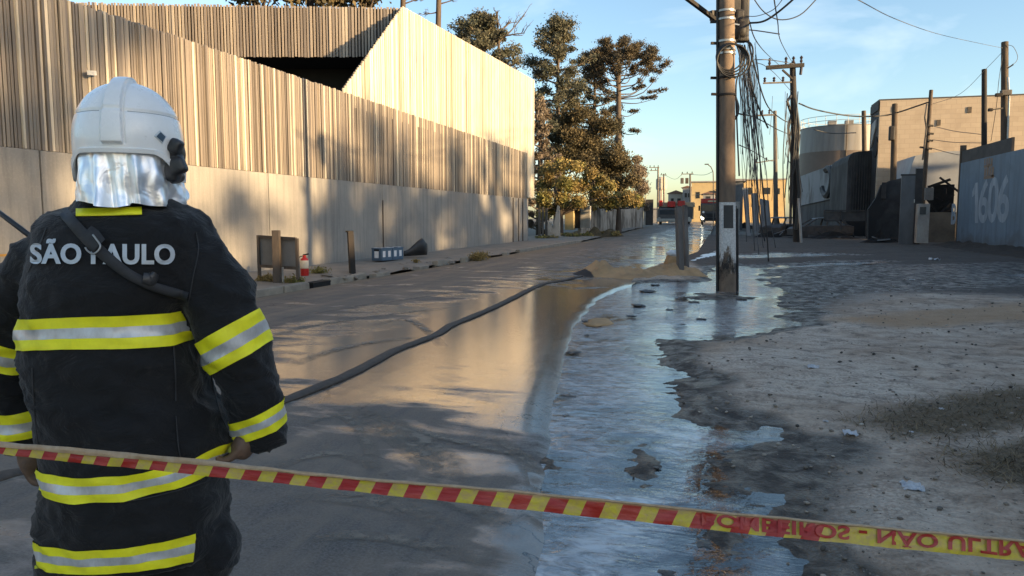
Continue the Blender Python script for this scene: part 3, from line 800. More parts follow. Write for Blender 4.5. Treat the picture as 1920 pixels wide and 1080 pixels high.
facing(1722, 382, 1740.5, 456, YG - 0.6, 0.55, m_white_old, 'pillar_body', pil, 0.02)
facing(1725, 388, 1736, 402, YG - 0.63, 0.04, M('meter_glass', (0.08, 0.08, 0.075), rough=0.3, bump=0), 'meter_window', pil)
yard = thing('burnt_yard_wall', WY(1760, 456, YG + 3), 'low brown stained wall with charred junk behind the gateway', 'wall')
m_brownwall = M('stained_render', (0.17, 0.135, 0.10), (0.075, 0.062, 0.05), 0.9, 0.9, bump=0.3)
facing(1736, 398, 1790, 457, YG + 3, 0.3, m_brownwall, 'wall_body', yard)
facing(1736, 352, 1750, 375, YG + 2.7, 0.3, M('dull_plate', (0.18, 0.17, 0.155)), 'wall_plate', yard)
m_coal = M('charcoal', (0.007, 0.0065, 0.006), (0.016, 0.014, 0.013), 6, 0.95, bump=0.6)
facing(1751, 346, 1787, 401, YG + 3.9, 0.2, m_coal, 'burnt_opening', yard)
facing(1744, 372, 1762, 401, YG + 3.8, 0.08, m_coal, 'burnt_opening', yard)
jr = random.Random(3)
for k in range(9):
    a = WY(jr.uniform(1750, 1786), jr.uniform(342, 398), YG + 3.5); d_ = Vector((jr.uniform(-.8, .8), jr.uniform(-.1, .2), jr.uniform(-.5, .5)))
    MB().bar(a - d_, a + d_, jr.uniform(.06, .16)).build('charred_beam', m_coal, yard)
# round-roofed shed behind the gate
shed = thing('arched_shed', WY(1755, 440, 52), 'grey round-roofed shed behind the gateway, in front of the tan building', 'shed')
a, c = WY(1702, 300, 52), WY(1900, 300, 52)
zc, top = WY(1800, 345, 52).z, WY(1800, 283, 52).z
prof = []
for k in range(15):
    t = k / 14; prof.append(Vector((lerp(a.x, c.x, t), 52, lerp(zc + 1.25, 0, 0) + (top - zc - 1.25) * math.sin(math.pi * (0.12 + 0.88 * t)) ** 0.6 if 0 < t < 1 else zc + 0.2)))
m_shed = M('shed_zinc', (0.30, 0.315, 0.33), (0.21, 0.22, 0.235), 1.0, 0.55, bump=0.15)
MB().prism([Vector((a.x, 52, 1.2))] + prof + [Vector((c.x, 52, 1.2))], (0, 5, 0)).build('shed_body', m_shed, shed)

# ---- tan block with its near-black side
TY = 58.0
T0, T1 = WY(1650, 189, TY), WY(1650, 450, TY)
tan = thing('tan_building', (T0.x + 10, TY, 0), 'flat-topped tan block wall building with a near-black side', 'building')
m_tan, nt, b = new_mat('tan_block'); n = N(nt)
p = n.pos()
br = nt.nodes.new('ShaderNodeTexBrick'); nt.links.new(n.map(p, (1, 1, 1), (math.pi / 2, 0, 0)), br.inputs['Vector'])
br.inputs['Scale'].default_value = 1.0; br.inputs['Brick Width'].default_value = 0.62; br.inputs['Row Height'].default_value = 0.32; br.inputs['Mortar Size'].default_value = 0.012
br.inputs['Color1'].default_value = (0.40, 0.325, 0.24, 1); br.inputs['Color2'].default_value = (0.36, 0.29, 0.215, 1); br.inputs['Mortar'].default_value = (0.31, 0.25, 0.185, 1)
st = n.noise(n.map(p, (0.7, 1, 0.6)), 0.9, 6, 0.65, 0.5)
col = n.mix(n.math('MULTIPLY', n.ramp(st, [(0.5, 0), (0.72, 1)]), 0.5), br.outputs['Color'], (0.25, 0.195, 0.14))
n.set(b, 'Base Color', col); b.inputs['Roughness'].default_value = 0.9
n.bump(br.outputs['Fac'], b, 0.2, 0.02)
FRX = 46
MB().bbox((T0.x + 0.02, TY, 0), (FRX, TY + 0.4, T0.z)).build('front_wall', m_tan, tan)
Sfar = WX(1634, 207, T0.x); SY = Sfar.y
m_sootwall, nt, b = new_mat('soot_wall'); n = N(nt)
p = n.pos()
st = n.noise(n.map(p, (1, 1, 0.55)), 0.55, 6, 0.6, 0.6)
n.set(b, 'Base Color', n.mix(n.ramp(st, [(0.42, 0), (0.68, 1)]), (0.016, 0.016, 0.017), (0.07, 0.069, 0.07))); b.inputs['Roughness'].default_value = 0.85
n.bump(n.noise(p, 9, 5), b, 0.3, 0.02)
MB().bbox((T0.x - 0.02, TY + 0.402, 0), (T0.x + 0.3, SY, T0.z - 0.02)).build('side_wall', m_sootwall, tan)  # near-black colour on this side only
MB().bbox((T0.x - 0.03, TY + 0.1, T0.z + 0.005), (FRX, SY, T0.z + 0.12)).build('roof_slab', M('roof_felt', (0.06, 0.055, 0.05)), tan)
MB().bbox((T0.x - 0.09, TY + 0.05, T0.z - 0.62), (T0.x - 0.025, SY - 0.1, T0.z - 0.03)).build('side_fascia', m_soot, tan)
pa, pb = WX(1648, 222, T0.x), WX(1638, 263, T0.x)
MB().prism([(T0.x - 0.12, TY + 0.6, pa.z), (T0.x - 0.12, SY - 1.0, pa.z - 0.2), (T0.x - 0.12, SY - 1.0, pb.z - 0.5), (T0.x - 0.12, TY + 0.6, pb.z + 0.8)], (0.09, 0, 0)).build('pale_panel', M('pale_sheet', (0.36, 0.35, 0.33), (0.26, 0.25, 0.24)), tan)
va, vb = WX(1643, 262, T0.x), WX(1641, 290, T0.x)
MB().lathe((T0.x - 0.06, va.y, (va.z + vb.z) / 2), [(0.75, 0), (0.75, 0.08)], 16, 'x').build('side_opening', m_dark, tan)
for uu, vv in ((1818, 206), (1678, 205), (1760, 230)):
    a = WY(uu, vv, TY - 0.02); MB().bbox(a - Vector((0.12, 0.03, 0.2)), a + Vector((0.12, 0.01, 0.2))).build('wall_vent', m_rustpost, tan)
# low sooty yard wall in front of the tan block
low = thing('sooty_low_wall', WY(1665, 455, 49), 'low soot-black wall with slumped top between the burnt posts', 'wall')
pts = [WY(u, v, 49) for u, v in ((1628, 459), (1628, 392), (1642, 372), (1652, 347), (1668, 339), (1690, 334), (1690, 459))]
MB().prism(pts, (0, 0.3, 0)).build('wall_body', m_sootwall, low)
facing(1654, 342, 1661, 372, 48.9, 0.1, m_soot, 'wall_hatch', low)

# ---- charred shed against the block, with rounded roof, and the long grey works behind
ch = thing('charred_shed', WY(1615, 440, 60), 'soot-black shed with a rounded roof corner beside the tan building', 'shed')
pts = []
aL, aR, zt = WY(1590, 300, 60).x, WY(1640, 300, 60).x, WY(1600, 284, 60).z
pts = [Vector((aL, 60, 0)), Vector((aL, 60, zt - 0.7)), Vector((aL + 0.12, 60, zt - 0.3)), Vector((aL + 0.35, 60, zt - 0.08)), Vector((aL + 0.7, 60, zt)), Vector((aR, 60, zt + 0.05)), Vector((aR, 60, 0))]
MB().prism(pts, (0, 9, 0)).build('shed_body', m_sootwall, ch)
for k in range(9):
    x = lerp(aL + 0.3, aR - 0.1, k / 8); MB().bbox((x - 0.035, 59.95, 1.6), (x + 0.035, 60.02, zt - 0.25)).build('cladding_rib', m_soot, ch)
m_works, nt, b = new_mat('works_paint'); n = N(nt)
p = n.pos(); st = n.noise(n.map(p, (1, 0.7, 0.8)), 0.35, 6, 0.6, 0.8)
n.set(b, 'Base Color', n.mix(n.ramp(st, [(0.5, 0), (0.66, 1)]), (0.20, 0.205, 0.215), (0.075, 0.075, 0.08))); b.inputs['Roughness'].default_value = 0.8
works = thing('grey_works', (12, 82, 0), 'long pale grey works building with smoke-stained side below the tank', 'building')
XW = 9.6
w0, w1 = WX(1592, 300, XW), WX(1500, 331, XW)
zt0, zt1 = WX(1592, 297, XW).z, WX(1500, 331, XW).z
zb0, zb1 = WX(1590, 366, XW).z, WX(1500, 386, XW).z
MB().prism([(XW, w0.y, zb0), (XW, w1.y, zb1), (XW, w1.y, zt1), (XW, w0.y, zt0)], (7, 0, 0)).build('upper_wall', m_works, works)
MB().prism([(XW + 0.15, w0.y, 0), (XW + 0.15, w1.y, 0), (XW + 0.15, w1.y, zb1 - 0.01), (XW + 0.15, w0.y, zb0 - 0.01)], (6.8, 0, 0)).build('lower_wall', m_sootwall, works)
def arch(uc, vt, vb, du, name, ring):
    c0 = WX(uc, (vt + vb) / 2, XW); r_z = abs(WX(uc, vt, XW).z - WX(uc, vb, XW).z) / 2; r_y = abs(WX(uc - du, vt, XW).y - WX(uc + du, vt, XW).y) / 2
    pts = [Vector((XW - 0.06, c0.y + r_y * math.cos(t), c0.z + r_z * math.sin(t))) for t in [k * math.pi / 12 + math.pi / 2.6 for k in range(24 if not ring else 19)]]
    MB().tube(pts, 0.32, 6).build(name, m_soot, works)
arch(1553, 316, 366, 9, 'burnt_hoop', True); arch(1579, 304, 372, 12, 'burnt_hoop', True)
MB().bbox((XW - 0.12, w0.y + 1.0, 0.9), (XW + 0.1, w0.y + 4.5, 3.0)).build('burnt_door', m_dark, works)

tank = thing('storage_tank', PT(1575, 430, 98), 'big round grey storage tank with a roof railing behind the works', 'tank')
td = 98.0
tc0 = PT(1576, 300, td); tr = (1648 - 1504) / 2 / F_PX * td
zt = PT(1504, 243, td).z; zband = PT(1576, 288, td).z; base = gz(td)
m_tank, nt, b = new_mat('tank_paint'); n = N(nt)
p = n.pos(); dr = n.noise(n.map(p, (1, 1, 0.12)), 0.9, 6, 0.6); bl = n.noise(p, 0.4, 5)
col = n.mix(n.ramp(dr, [(0.42, 0), (0.66, 1)]), (0.20, 0.19, 0.18), (0.13, 0.122, 0.113))
col = n.mix(n.math('MULTIPLY', n.ramp(bl, [(0.5, 0), (0.7, 1)]), 0.4), col, (0.2, 0.16, 0.12))
n.set(b, 'Base Color', col); b.inputs['Roughness'].default_value = 0.55
MB().lathe((tc0.x, tc0.y, 0), [(tr, zband + 0.01), (tr, zt)], 48).build('tank_shell', m_tank, tank, smooth=True, angle=40)
MB().lathe((tc0.x, tc0.y, 0), [(tr + 0.05, base - 0.3), (tr + 0.05, zband)], 48).build('brown_band', M('tank_brown', (0.14, 0.10, 0.075), (0.10, 0.075, 0.06), 0.6, 0.6, bump=0), tank, smooth=True, angle=40)
MB().lathe((tc0.x, tc0.y, 0), [(tr + 0.06, zt + 0.005), (tr + 0.05, zt + 0.08), (tr * 0.5, zt + 0.35), (0.2, zt + 0.45)], 48).build('tank_roof', M('tank_roof_grey', (.2, .195, .19)), tank, smooth=True, angle=40)
for zz in (0.65, 1.25):
    MB().tube([(tc0.x + tr * math.cos(t), tc0.y + tr * math.sin(t), zt + zz) for t in [k * math.pi / 24 for k in range(49)]], 0.035, 5, False).build('railing', M('rail_grey', (0.45, 0.45, 0.45)), tank)
for k in range(24):
    t = k * math.pi / 12; q_ = Vector((tc0.x + tr * math.cos(t), tc0.y + tr * math.sin(t), zt + 0.1))
    MB().tube([q_, q_ + Vector((0, 0, 1.15))], 0.03, 4).build('railing_post', M('rail_grey', (0.45, 0.45, 0.45)), [o_ for o_ in tank.children if o_.name.startswith('railing')][0])
MB().tube([(tc0.x - 0.1, tc0.y - tr - 0.12, base), (tc0.x - 0.1, tc0.y - tr - 0.12, zt)], 0.07, 6).build('down_pipe', m_rustpost, tank)
for dx in (-1.6, 0.4):
    MB().bevbox((tc0.x + dx, tc0.y - tr * 0.6, zt + 0.5), (1.0, 0.8, 0.5), 0.05).build('roof_hatch', m_tank, [o_ for o_ in tank.children if o_.name.startswith('tank_roof')][0])

# ================================================================== POLES
m_poleconc, nt, b = new_mat('pole_concrete'); n = N(nt)
p = n.pos(); bl = n.noise(n.map(p, (1, 1, 0.35)), 2.2, 6, 0.65, 0.4); fn = n.noise(p, 30, 5, 0.7)
sx = nt.nodes.new('ShaderNodeSeparateXYZ'); nt.links.new(p, sx.inputs[0])
col = n.mix(n.ramp(bl, [(0.38, 0), (0.66, 1)]), (0.22, 0.155, 0.105), (0.075, 0.055, 0.042))
lowp = n.ramp(n.math('ADD', sx.outputs[2], n.math('MULTIPLY', n.math('SUBTRACT', bl, 0.5), 0.5)), [(0.0, 0), (1.0, 1)])
white = n.math('MULTIPLY', n.math('LESS_THAN', sx.outputs[2], 1.88), n.ramp(n.math('ADD', n.math('MULTIPLY', sx.outputs[2], 0.5), n.math('MULTIPLY', n.math('SUBTRACT', n.noise(n.map(p, (1, 1, 0.4)), 3.5, 6, 0.7), 0.5), 1.5)), [(0.24, 0), (0.36, 1)]))
col = n.mix(n.math('MULTIPLY', white, 0.92), col, n.mix(n.ramp(fn, [(0.35, 0), (0.6, 1)]), (0.42, 0.41, 0.385), (0.66, 0.65, 0.62)))
scr = n.ramp(n.math('ADD', n.noise(n.map(p, (1, 1, 0.5)), 5, 6, 0.75), n.math('MULTIPLY', n.math('ABSOLUTE', n.math('SUBTRACT', sx.outputs[2], 0.50)), -0.65)), [(0.36, 0), (0.46, 1)])
col = n.mix(n.math('MULTIPLY', scr, 0.93), col, (0.018, 0.016, 0.014))
n.set(b, 'Base Color', col); b.inputs['Roughness'].default_value = 0.85
n.bump(n.math('ADD', fn, bl), b, 0.35, 0.012)
m_burntpole = M('charred_pole', (0.012, 0.011, 0.010), (0.028, 0.021, 0.017), 4, 0.85, bump=0.5, stretch=(1, 1, 0.3))
m_greypole = M('grey_pole', (0.15, 0.13, 0.11), (0.075, 0.065, 0.055), 3, 0.85, bump=0.3, stretch=(1, 1, 0.3))
m_woodpole = M('weathered_log', (0.095, 0.066, 0.042), (0.04, 0.03, 0.022), 5, 0.85, bump=0.4, stretch=(1, 1, 0.25))
m_steel = M('galvanised', (0.45, 0.44, 0.42), (0.30, 0.29, 0.27), 8, 0.35, 0.6, bump=0)
m_black = M('black_rubber', (0.008, 0.008, 0.0085), (0.014, 0.0135, 0.0135), 9, 0.55, bump=0.05)
m_ins = M('insulator_glaze', (0.05, 0.035, 0.03), rough=0.25, bump=0)
PB = P(1363, 546); PB.z = -0.1
pole = thing('utility_pole', PB, 'thick scorched concrete utility pole with white base, standing in the puddle', 'pole', None)
pr = lambda z: lerp(0.190, 0.142, z / 10.5)
LEAN = -RIGHT * 0.029                      # the pole leans slightly towards the road
pc_ = lambda z: Vector((PB.x, PB.y, z)) + LEAN * z
MB().rings([[pc_(z) + Vector((pr(z) * math.cos(2 * math.pi * j / 20), pr(z) * math.sin(2 * math.pi * j / 20), 0)) for j in range(20)] for z in [-0.1 + k * 0.35 for k in range(31)]]).build('shaft', m_poleconc, pole, smooth=True, angle=50)
# dark conduit down the shaded left flank and the right flank near the foot
lf = -RIGHT
def pole_pt(ang, z, off=0.0):
    d = RIGHT * math.cos(R(ang)) - FWD * math.sin(R(ang))
    return pc_(z) + d * (pr(z) + off)
MB().tube([pole_pt(172, z, 0.025) for z in (0, 1, 2, 3, 4, 5, 6, 7)], 0.032, 6).build('conduit', m_black, pole)
MB().tube([pole_pt(8, z, 0.02) for z in (0.0, 0.5, 1.1, 1.75)], 0.035, 6).build('conduit', m_black, pole)
q = MB(); 
rows = [[pole_pt(a, z, 0.006) for a in range(62, 131, 8)] for z in (1.34, 1.5, 1.7, 1.82)]
q.grid(rows).build('dark_patch', M('bitumen', (0.05, 0.048, 0.045)), pole, smooth=True)
for v in (8, 20, 45, 59, 97, 111, 118, 160, 190):
    z = PT(1365, v, 16.35).z
    MB().lathe(pc_(z) - Vector((0, 0, z)), [(pr(z) + 0.004, z - 0.026), (pr(z) + 0.02, z - 0.02), (pr(z) + 0.02, z + 0.02), (pr(z) + 0.004, z + 0.026)], 20).build('steel_band', m_steel if v not in (160, 190) else m_burntpole, pole, smooth=True, angle=40)
zt_ = lambda v: PT(1365, v, 16.35).z
for v, a in ((160, 178), (189, 170), (62, 185), (100, 175)):
    MB().bar(pole_pt(a, zt_(v), -0.02), pole_pt(a, zt_(v), 0.16), 0.05).build('step_bolt', m_burntpole, pole)
# coil of spare cable slung round the shaft
cc = pc_(zt_(127))
for k in range(4):
    rr_ = 0.27 + 0.02 * k; ph = 0.2 * k
    pts = [cc + RIGHT * (rr_ * math.cos(t) + 0.02 * k) - FWD * (0.22 + 0.02 * k) + Vector((0, 0, (rr_ * 1.0) * math.sin(t) - 0.03 * k)) for t in [2 * math.pi * j / 22 for j in range(23)]]
    MB().tube(pts, 0.018, 6, False).build('cable_coil', m_black, pole, smooth=True)
# splice cases, brackets and clutter at the top
m_case = M('scorched_case', (0.028, 0.021, 0.016), (0.012, 0.010, 0.009), 6, 0.6, bump=0.3)
for (u, v, su, sv, nm) in ((1385, 62, 0.24, 0.50, 'splice_case'), (1378, 40, 0.2, 0.34, 'splice_case'), (1366, 18, 0.42, 0.34, 'junction_box'), (1388, 22, 0.18, 0.55, 'splice_case'), (1352, 30, 0.22, 0.3, 'junction_box')):
    c0 = PT(u, v, 16.35) - FWD * 0.24
    MB().bevbox(c0, (su, 0.26, sv), 0.05, Matrix.Rotation(YAW + 0.1, 3, 'Z')).build(nm, m_case, pole)
MB().lathe(PT(1389, 58, 16.1), [(0.02, -0.2), (0.13, -0.17), (0.15, 0), (0.13, 0.17), (0.02, 0.2)], 12).build('splice_dome', m_case, pole, smooth=True)
MB().bar(PT(1374, 35, 16.0), PT(1377, 56, 16.0), 0.05, 0.03).build('bracket', m_steel, pole)
MB().bar(PT(1369, 44, 16.0), PT(1386, 47, 16.0), 0.05, 0.03).build('bracket', m_steel, pole)
MB().bar(PT(1347, 41, 16.2), PT(1287, -4, 15.2), 0.075).build('strut', m_burntpole, pole)
MB().bar(PT(1333, 29, 16.1), PT(1347, 29, 16.2), 0.10, 0.2).build('strut_shoe', m_case, pole)

def crossarm(t, u0, v0, u1, v1, d, w, mat, ins, dz=0.22):
    a, c = PT(u0, v0, d), PT(u1, v1, d)
    t = MB().bar(a, c, w).build('crossarm', mat, t)
    for s_ in ins:
        q_ = a.lerp(c, s_); MB().lathe(q_, [(0.03, w / 2), (0.09, w / 2 + dz * .3), (0.05, w / 2 + dz * .55), (0.1, w / 2 + dz * .75), (0.03, w / 2 + dz)], 8).build('insulator', m_ins, t)
# second pole, burnt, with crossarm
def pole_thing(u_top, v_top, u_b, v_b, d, r0, r1, mat, label, group=None, seg=10, base_z=None):
    top = PT(u_top, v_top, d); bt = PT(u_b, v_b, d)
    t = thing('utility_pole', bt, label, 'pole', group)
    MB().tube([bt - Vector((0, 0, 0.3)), bt.lerp(top, 0.33), bt.lerp(top, 0.66), top], [r0, lerp(r0, r1, .33), lerp(r0, r1, .66), r1], seg).build('shaft', mat, t, smooth=True, angle=50)
    return t
p2 = pole_thing(1486, 118, 1496, 456, 45, 0.26, 0.17, m_burntpole, 'charred utility pole with an offset crossarm, next behind the main pole')
crossarm(p2, 1437, 127, 1507, 122, 44.7, 0.22, m_burntpole, (0.08, 0.52, 0.72, 0.93), 0.45)
MB().bar(PT(1467, 131, 44.7), PT(1486, 148, 44.8), 0.1).build('arm_brace', m_burntpole, p2)
crossarm(p2, 1431, 156, 1484, 154, 44.9, 0.09, m_greypole, (0.05, 0.38, 0.7), 0.3)
MB().bar(PT(1503, 124, 44.7), PT(1501, 140, 44.7), 0.12).build('drop_fuse', m_ins, p2)
MB().tube([PT(1483, 180, 44.8), PT(1476, 190, 44.6), PT(1484, 215, 44.8), PT(1478, 240, 44.6), PT(1484, 290, 44.8), PT(1482, 420, 44.9)], 0.09, 6).build('cable_bundle', m_black, p2)
MB().tube([PT(1490, 185, 44.6), PT(1497, 240, 44.5), PT(1494, 300, 44.5), PT(1499, 360, 44.5), PT(1492, 430, 44.6)], 0.11, 6).build('cable_bundle', m_black, p2)
prop = pole_thing(1497, 372, 1503, 457, 43.5, 0.075, 0.07, m_white_old, 'thin pale post leaning against the charred utility pole')
p3 = pole_thing(1453, 208, 1455, 440, 66, 0.22, 0.15, m_greypole, 'slim grey utility pole with two crossarms, third along the road')
crossarm(p3, 1412, 217, 1455, 215, 65.8, 0.14, m_greypole, (0.05, 0.4, 0.7), 0.4)
crossarm(p3, 1414, 306, 1452, 300, 65.8, 0.09, m_greypole, (0.1, 0.6), 0.3)
# posts on the right
def log(u_top, v_top, u_b, v_b, d, r, label, mat=None):
    return pole_thing(u_top, v_top, u_b, v_b, d, r, r * 0.85, mat or m_woodpole, label, seg=9)
lg1 = log(1619.5, 208, 1622, 400, 64, 0.21, 'short log post with a rounded top in front of the storage tank')
lg2 = log(1678, 195, 1672, 458, 47, 0.20, 'stout charred log post in front of the left end of the tan building')
MB().bevbox(PT(1672, 250, 46.8), (0.35, 0.3, 0.9), 0.08).build('meter_case', m_case, lg2)
lg3 = log(1746, 169, 1730, 384, 45.2, 0.13, 'slanting thin pole rising from the white meter pillar')
for v, u in ((235, 1747), (250, 1748), (263, 1747), (278, 1745), (276, 1733)):
    MB().bar(PT(u - 8, v, 45.0), PT(u + 2, v + 1, 45.0), 0.11).build('wire_clamp', m_burntpole, lg3)
MB().tube([PT(1738, 195, 45), PT(1734, 220, 44.9), PT(1737, 240, 44.9), PT(1733, 275, 44.9), PT(1730, 300, 45)], 0.05, 5).build('wire_bundle', m_greypole, lg3)
lg4 = log(1845.5, 130, 1845, 470, 41.5, 0.155, 'plain square-cut dark post rising behind the blue wall', m_burntpole)
lg5 = log(1884, 79, 1883, 470, 39.5, 0.20, 'tall dark post with lamp and bracket behind the blue wall', m_woodpole)
MB().bevbox(PT(1886, 174, 39.1), (0.5, 0.3, 0.28), 0.04).build('bracket_box', m_greypole, lg5)
MB().bevbox(PT(1873, 178, 39.1), (0.34, 0.2, 0.18), 0.03).build('bracket_arm', m_burntpole, lg5)
MB().bar(PT(1880, 203, 39.2), PT(1858, 206, 39.1), 0.07).build('lamp_arm', m_burntpole, lg5)
MB().bevbox(PT(1857, 206, 39.1), (0.22, 0.2, 0.16), 0.04).build('lamp_head', m_burntpole, lg5)
MB().bar(PT(1889, 128, 39.2), PT(1900, 121, 39.1), 0.07).build('cable_hook', m_burntpole, lg5)
MB().tube([PT(1890, 145, 39.2), PT(1892, 185, 39.2), PT(1889, 262, 39.3)], 0.05, 6).build('pipe', m_steel, lg5)
MB().bar(PT(1895, 260, 38.9), PT(1899, 280, 38.9), 0.1).build('foot_bracket', m_burntpole, lg5)

# ================================================================== CABLES
m_wire = M('cable_black', (0.02, 0.02, 0.021), (0.03, 0.029, 0.028), 9, 0.6, bump=0)
m_wire2 = M('cable_grey', (0.10, 0.10, 0.105), (0.06, 0.06, 0.062), 9, 0.6, bump=0)
cn = 0
def cable(pts, r, label, group=None, mat=None, smooth_n=6, name='power_cable'):
    o = MB().tube(spline(pts, smooth_n), r, 5).build(name, mat or m_wire, smooth=True)
    tag(o, label, 'cable', group); return o
T = PT
def G_OVER(i): return 'black overhead cable running from the main pole up past the frame\'s top'
cable([T(1390, 40, 16.2), T(1410, 43, 16), T(1440, 36, 15.5), T(1490, -4, 15), T(1530, -50, 14.6)], 0.022, 'thick black cable sagging from the main pole towards the upper right')
cable([T(1408, -10, 14), T(1432, 22, 14), T(1462, 37, 14), T(1500, 28, 14), T(1535, -6, 14)], 0.011, 'thin cable making a shallow hanging loop at the top of the sky')
cable([T(1395, 30, 16), T(1420, 30, 15), T(1450, 18, 14), T(1470, -5, 13.5)], 0.008, 'faint thin cable curving just right of the main pole top', mat=m_wire2)
cable([T(1388, -10, 16), T(1400, 60, 18), T(1416, 130, 24), T(1440, 200, 34), T(1470, 226, 43), T(1486, 230, 45)], 0.028, 'heavy black cable swooping from the main pole down to the charred pole')
cable([T(1392, -10, 16), T(1405, 40, 17.5), T(1420, 80, 20), T(1445, 108, 36), T(1468, 128, 44.7)], 0.014, 'cable from the main pole to the crossarm of the charred pole')
cable([T(1450, -10, 14), T(1458, 40, 18), T(1465, 80, 26), T(1486, 118, 45)], 0.014, 'cable dropping from the sky to the top of the charred pole')
cable([T(1403, 56, 19), T(1422, 58, 19), T(1462, 64, 19)], 0.016, 'short spacer bar strung between two overhead cables', mat=m_wire2, name='spacer_bar')
cable([T(1415, 112, 24), T(1448, 113, 26), T(1490, 120, 44)], 0.016, 'short cable joining the heavy cable to the crossarm', mat=m_wire2)
cable([T(1420, 118, 24), T(1435, 124, 30), T(1455, 140, 40), T(1486, 174, 45)], 0.014, 'slack thin cable below the crossarm of the charred pole')
cable([T(1384, 213, 16.4), T(1420, 222, 24), T(1458, 243, 36), T(1480, 252, 44.7)], 0.02, 'straight dark cable from the middle of the main pole to the charred pole')
cable([T(1386, 272, 16.4), T(1410, 283, 24), T(1440, 300, 40), T(1453, 304, 65)], 0.014, 'lower thin cable from the main pole to the third pole', mat=m_wire2)
cable([T(1602, -4, 14), T(1680, 36, 20), T(1760, 64, 28), T(1840, 82, 36), T(1880, 90, 39.4)], 0.010, 'thin cable crossing the upper right sky to the tall dark post', mat=m_wire2)
cable([T(1498, 194, 44.8), T(1530, 206, 46), T(1590, 217, 47), T(1640, 218, 47), T(1676, 213, 47), T(1740, 192, 45.2)], 0.045, 'sagging cable from the charred pole across the tank to the slanting pole')
cable([T(1742, 197, 45.2), T(1800, 176, 43), T(1850, 128, 41), T(1879, 98, 39.5)], 0.012, 'straight thin cable climbing to the top of the tall dark post', mat=m_wire2)
cable([T(1880, 104, 39.4), T(1873, 150, 39.4), T(1868, 200, 39.6), T(1858, 265, 41)], 0.014, 'slack wire hanging down the left of the tall dark post')
cable([T(1889, 84, 39.3), T(1900, 88, 39.2), T(1908, 105, 39.2), T(1905, 116, 39.2), T(1898, 121, 39.2)], 0.014, 'curled wire at the top of the tall dark post', mat=m_wire2)
cable([T(1526, 243, 70), T(1560, 250, 70), T(1605, 249, 66)], 0.045, 'drooping wire in front of the round storage tank')
for k, (v0, v1) in enumerate(((236, 252), (278, 296), (262, 268))):
    cable([T(1748, v0, 45), T(1790, (v0 + v1) / 2 + 2, 44), T(1840, v1, 42)], 0.018, ('upper', 'lower', 'middle')[k] + ' wire running from the slanting pole towards the blue wall', 'wires off the slanting pole', m_wire2)
# burnt strands hanging beside the main pole: nothing tells them apart
HG = 'burnt cables hanging beside the main pole'
HL = 'burnt loose cable strand hanging beside the main pole'
hr = random.Random(21)
for k in range(52):
    u0 = hr.uniform(1384, 1418); v0 = hr.uniform(66, 150); dd = hr.uniform(16.3, 17.2); v2 = hr.choice((hr.uniform(200, 300), hr.uniform(240, 350), hr.uniform(300, 420), hr.uniform(400, 480)))
    du = hr.uniform(4, 34) * (v2 - v0) / 330
    r_ = hr.choice((0.004, 0.005, 0.006, 0.009))
    pts = [T(u0, v0, dd)] + [T(u0 + du * (j / 5) ** hr.uniform(0.9, 1.3) + hr.uniform(-3.5, 3.5), lerp(v0, v2, j / 5), dd + 0.25 * j / 5 * hr.uniform(-1, 1)) for j in range(1, 6)]
    cable(pts, r_, HL, HG, m_wire if hr.random() < 0.7 else m_wire2, 4, 'hanging_cable')
for pts, r_, lab in (([T(1396, 84, 16.5), T(1405, 130, 16.5), T(1418, 240, 16.6), T(1430, 350, 16.7), T(1438, 440, 16.8), T(1441, 490, 16.9)], 0.018, 'thickest burnt cable hanging from the splice case to the ground'),
                     ([T(1392, 84, 16.5), T(1398, 150, 16.5), T(1412, 260, 16.5), T(1424, 400, 16.6), T(1434, 452, 16.8)], 0.014, 'second thick burnt cable hanging from the splice case'),
                     ([T(1398, 78, 16.4), T(1408, 82, 16.3), T(1412, 100, 16.3), T(1405, 140, 16.4), T(1418, 190, 16.5), T(1440, 240, 17)], 0.02, 'kinked black cable bending right below the splice case'),
                     ([T(1378, 180, 16.2), T(1384, 200, 16.1), T(1382, 215, 16.1), T(1376, 225, 16.15)], 0.03, 'short thick cable loop against the right flank of the main pole'),
                     ([T(1376, 70, 16.1), T(1386, 100, 16.0), T(1388, 130, 16.0), T(1380, 160, 16.1), T(1382, 240, 16.2), T(1386, 330, 16.3)], 0.018, 'cable running close down the right side of the main pole')):
    cable(pts, r_, lab, None, m_wire, 6, 'hanging_cable')
for k in range(9):
    u0 = 1488 + hr.uniform(-12, 14); v0 = hr.uniform(160, 260); v2 = hr.uniform(300, 450)
    cable([T(u0, v0, 44.4), T(u0 + hr.uniform(-10, 6), (v0 + v2) / 2, 44.2), T(u0 + hr.uniform(-14, 8), v2, 44.3)], hr.choice((0.018, 0.03)), 'burnt loose wire dangling from the charred pole', 'burnt wires dangling from the charred pole', m_wire, 5, 'hanging_cable')
for k in range(7):
    u0 = hr.uniform(1440, 1482); v0 = hr.uniform(150, 240); v2 = v0 + hr.uniform(60, 200)
    cable([T(u0, v0, 42), T(u0 + hr.uniform(-6, 6), (v0 + v2) / 2, 42), T(u0 + hr.uniform(-8, 8), v2, 42)], 0.012, 'thin frayed wire hanging between the charred pole and main pole', 'frayed wires between the poles', m_wire2, 5, 'hanging_cable')

